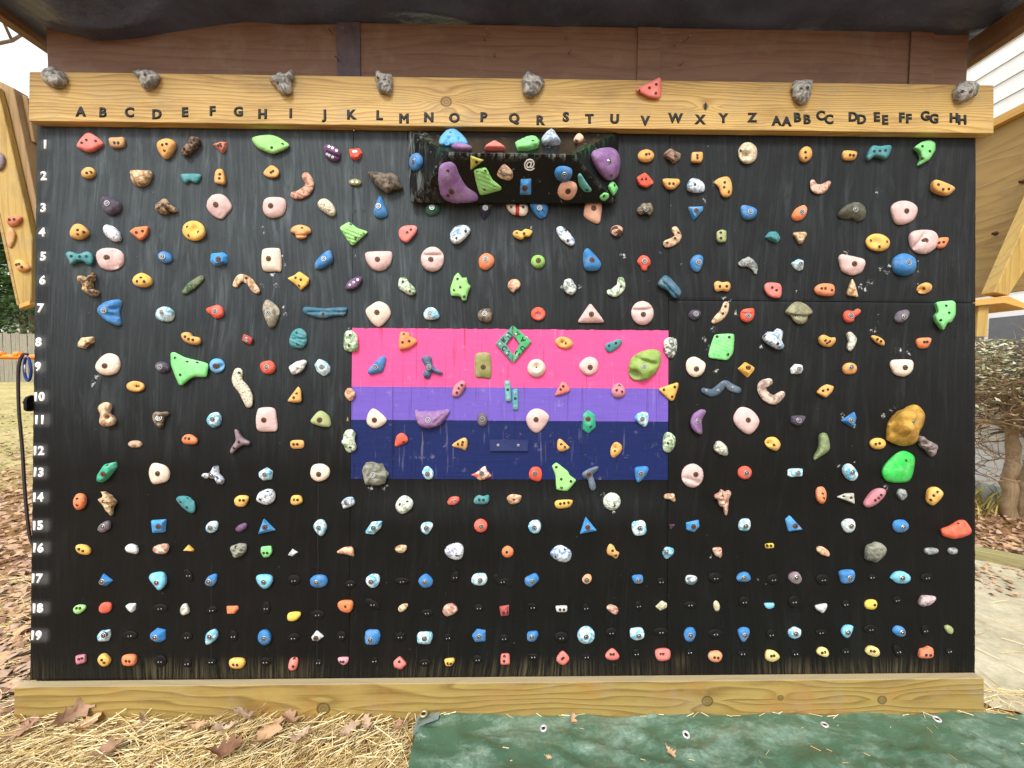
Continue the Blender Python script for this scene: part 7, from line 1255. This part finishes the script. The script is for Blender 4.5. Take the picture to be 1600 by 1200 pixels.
def strap():
    pts = [(-1.842, .05, 1.372), (-1.858, .05, 1.374), (-1.872, .05, 1.352), (-1.882, .05, 1.30), (-1.886, .05, 1.16), (-1.880, .05, 1.01), (-1.878, .05, .86), (-1.874, .05, .76), (-1.868, .052, .66), (-1.85, .055, .62)]
    L = smoothline(pts, 6); vs, fs = [], []
    for i, p in enumerate(L):
        t = (L[min(i+1, len(L)-1)]-L[max(i-1, 0)]).normalized(); n = t.cross(Vector((0, 1, 0))).normalized()
        for a, b in ((-.005, -.003), (.005, -.003), (.005, .003), (-.005, .003)): vs.append(p+n*a*.85+Vector((0, b, 0)))
        if i:
            for k in range(4): k2 = (k+1) % 4; fs.append(((i-1)*4+k, (i-1)*4+k2, i*4+k2, i*4+k))
    r = obj('webbing_strap', mesh('webbing_strap', vs, fs), plain('dark_webbing', srgb(52, 42, 40), .8, .3, 120, .001)); tag(r, 'long dark webbing strap hanging at the wall left edge', 'strap')
    ring = [(-1.846+.0125*math.cos(a), .05, 1.318+.045*math.sin(a)) for a in np.linspace(0, 2*math.pi, 25)]
    c = obj('carabiner', mesh('carabiner', *tube(ring, .0045, 8, False), True), plain('blue_anodised', srgb(34, 60, 130), .3, .1, 20, 0, .5, .5)); tag(c, 'blue carabiner clipped at the wall left edge', 'carabiner')
    hk = obj('gate', mesh('gate', *tube([(-1.8565, .05, 1.345), (-1.8565, .05, 1.295)], .0035, 8), True), M_steel, c)
    k = obj('edge_cleat', hold_mesh('R', .022, [(-.02, .0), (-.01, .03), (.015, .025), (.02, -.02), (.0, -.03), (-.02, -.02)], 'C', None, np.array([0, 0.]), [], 4), HM['black'])
    k.rotation_euler = (math.radians(90), 0, math.radians(-90)); k.location = (-1.835, .05, 1.185); tag(k, 'black lumpy cleat on the wall edge under the carabiner', 'cleat')
strap()
# ---------------------------------------------------------------- right background
def house():
    r = empty('white_house', (4.6, 2.3, 0)); tag(r, 'white lap sided house close beyond the right wing', 'house')
    m = plain('white_siding', (.8, .81, .82), .5, .06, 4, .0, .4); md = plain('siding_shadow_gap', (.32, .31, .34), .6, .1, 4, 0)
    bm = bmesh.new()
    me = None; n = 0
    for k in range(36):
        z = .25+k*.165
        if me is None:
            vs = [(0, -7, 0), (0, 9, 0), (.012, -7, .16), (.012, 9, .16), (.03, -7, 0), (.03, 9, 0), (.03, -7, .16), (.03, 9, .16)]
            me = mesh('lap_board', vs, [(0, 1, 3, 2), (4, 5, 1, 0), (2, 3, 7, 6), (0, 2, 6, 4), (1, 5, 7, 3)]); me.materials.append(m)
        if 1.62 < z+.08 < 1.9: 
            pass
        b = obj('lap_board', me, None, r); b.location = (0, 0, z)
    box('wall', .012, -7, 0, .3, 9, 6.3, md, r, 0)
    box('foundation', -.004, -7, -.1, .3, 9, .249, plain('grey_block', srgb(190, 200, 204), .8, .15, 8, .002), r, 0)
    w_ = box('window', -.03, -1.2, 1.1, -.003, 1.2, 1.885, plain('white_vinyl', (.8, .8, .82), .4, .05, 4, 0), r, .003)
    for k in range(4):
        y = -1.15+k*.58; box('pane', -.034, y, 1.15, -.0305, y+.545, 1.835, plain('window_screen', srgb(104, 106, 112), .35, .1, 40, 0), w_, .001)
house()
def hedge():
    r = empty('hedge_shrub', (4.42, 1.9, 0)); tag(r, 'winter hedge shrub with pale dry leaves on twisted trunks', 'shrub')
    R = random.Random(6); parts = []
    def br(p, d, L, rad, lv):
        pts = [p]; q = p
        for k in range(5): d = (d+Vector((R.gauss(0, .2), R.gauss(0, .2), R.gauss(.02, .14)))).normalized(); q = q+d*L/5; pts.append(q)
        parts.append(tube(pts, [rad*(1-.12*k) for k in range(6)], 6))
        if lv < 3:
            for k in range(4): br(pts[R.randint(2, 5)], (d*.5+Vector((R.gauss(0, .8), R.gauss(0, .8), R.gauss(.2, .4)))).normalized(), L*.7, rad*.5, lv+1)
    tr = []
    for (x, y, dx, rad) in ((0, 0, -.07, .05), (.14, .02, .05, .055), (.32, .1, .1, .045), (1.1, -.3, 0, .05), (1.2, -.3, .1, .05)):
        pts = smoothline([(x, y, -.06), (x+dx*.3-.03, y, .3), (x+dx*.7+.02, y, .62), (x+dx, y, .98)]); n = len(pts)
        parts.append(tube([p+Vector((.012*math.sin(i*1.3), .01*math.cos(i*1.7), 0)) for i, p in enumerate(pts)], [rad*(1.15-.35*i/n)*(1+.12*math.sin(i*2.1)) for i in range(n)], 10))
        for k in range(7): a = R.uniform(0, 6.28); br(Vector((x+dx, y, R.uniform(.8, 1.0))), Vector((math.cos(a)-.25, math.sin(a)*.6, R.uniform(.0, .9))).normalized(), R.uniform(.4, .7), .024, 0)
    for k in range(70):
        a = R.uniform(0, 6.28); p = Vector((R.uniform(-.5, .6), R.uniform(-.3, .3), R.uniform(.3, 1.5))); br(p, Vector((math.cos(a), math.sin(a), R.uniform(-.3, .3))).normalized(), .4, .006, 2)
    obj('trunk', mesh('trunk', *join(parts), True), wood('shrub_bark', srgb(150, 126, 96), srgb(96, 76, 54), 'Z', 30, contrast=.5, wave=2), r)
    vs, fs, mi = [], [], []
    for k in range(5600):
        x = R.uniform(-.75, 1.9); y = R.gauss(-.02, .3); top = 1.60+.05*noise.noise((x*4, y*4, 0)); z = top-abs(R.gauss(0, .3)); 
        if z < .95+.15*noise.noise((x*3, y*3, 4)): continue
        c = Vector((x, y, z)); a = R.uniform(0, 6.28); d = Vector((math.cos(a), math.sin(a), R.gauss(0, .4))).normalized(); s = d.cross(Vector((R.gauss(0, .6), R.gauss(0, .6), 1))).normalized(); L = R.uniform(.022, .055)
        n = len(vs); up = d.cross(s)*L*.12; vs += [c-d*L/2, c+s*L*.24+up, c+d*L/2, c-s*L*.24+up]; fs.append((n, n+1, n+2, n+3)); mi.append(R.choices((0, 1, 2, 3), (3, 2.4, 1.6, 1))[0])
    me = mesh('foliage', vs, fs)
    for m in (plain('hedge_pale', srgb(196, 196, 170), .5, .2, 30, 0, .4), plain('hedge_sage', srgb(142, 148, 104), .5, .2, 30, 0, .4), plain('hedge_olive', srgb(112, 114, 66), .5, .2, 30, 0, .4), plain('hedge_tan', srgb(160, 128, 92), .6, .2, 30, 0, .3)): me.materials.append(m)
    me.polygons.foreach_set('material_index', mi); o = obj('foliage', me, None, r)
hedge()
def bank():
    vs, fs, mi = [], [], []; R = random.Random(12)
    for k in range(2600):
        x = R.uniform(3.9, 6.5); y = R.uniform(1.9, 3.4); a = R.uniform(0, 6.28); L = R.uniform(.12, .35); p = Vector((x, y, ground_z(x, y))); d = Vector((math.cos(a)*.5, math.sin(a)*.5, 1)).normalized(); s = Vector((-math.sin(a), math.cos(a), 0))*.006
        n = len(vs); vs += [p-s, p+s, p+d*L*.6+s*.8, p+d*L*.6-s*.8, p+d*L+Vector((d.x, d.y, 0))*L*.4]; fs += [(n, n+1, n+2, n+3), (n+3, n+2, n+4)]
    o = obj('dry_grass', mesh('dry_grass', vs, fs), plain('dry_grass_blade', srgb(172, 160, 86), .7, .3, 10, 0, .2)); o['kind'] = 'stuff'
bank()
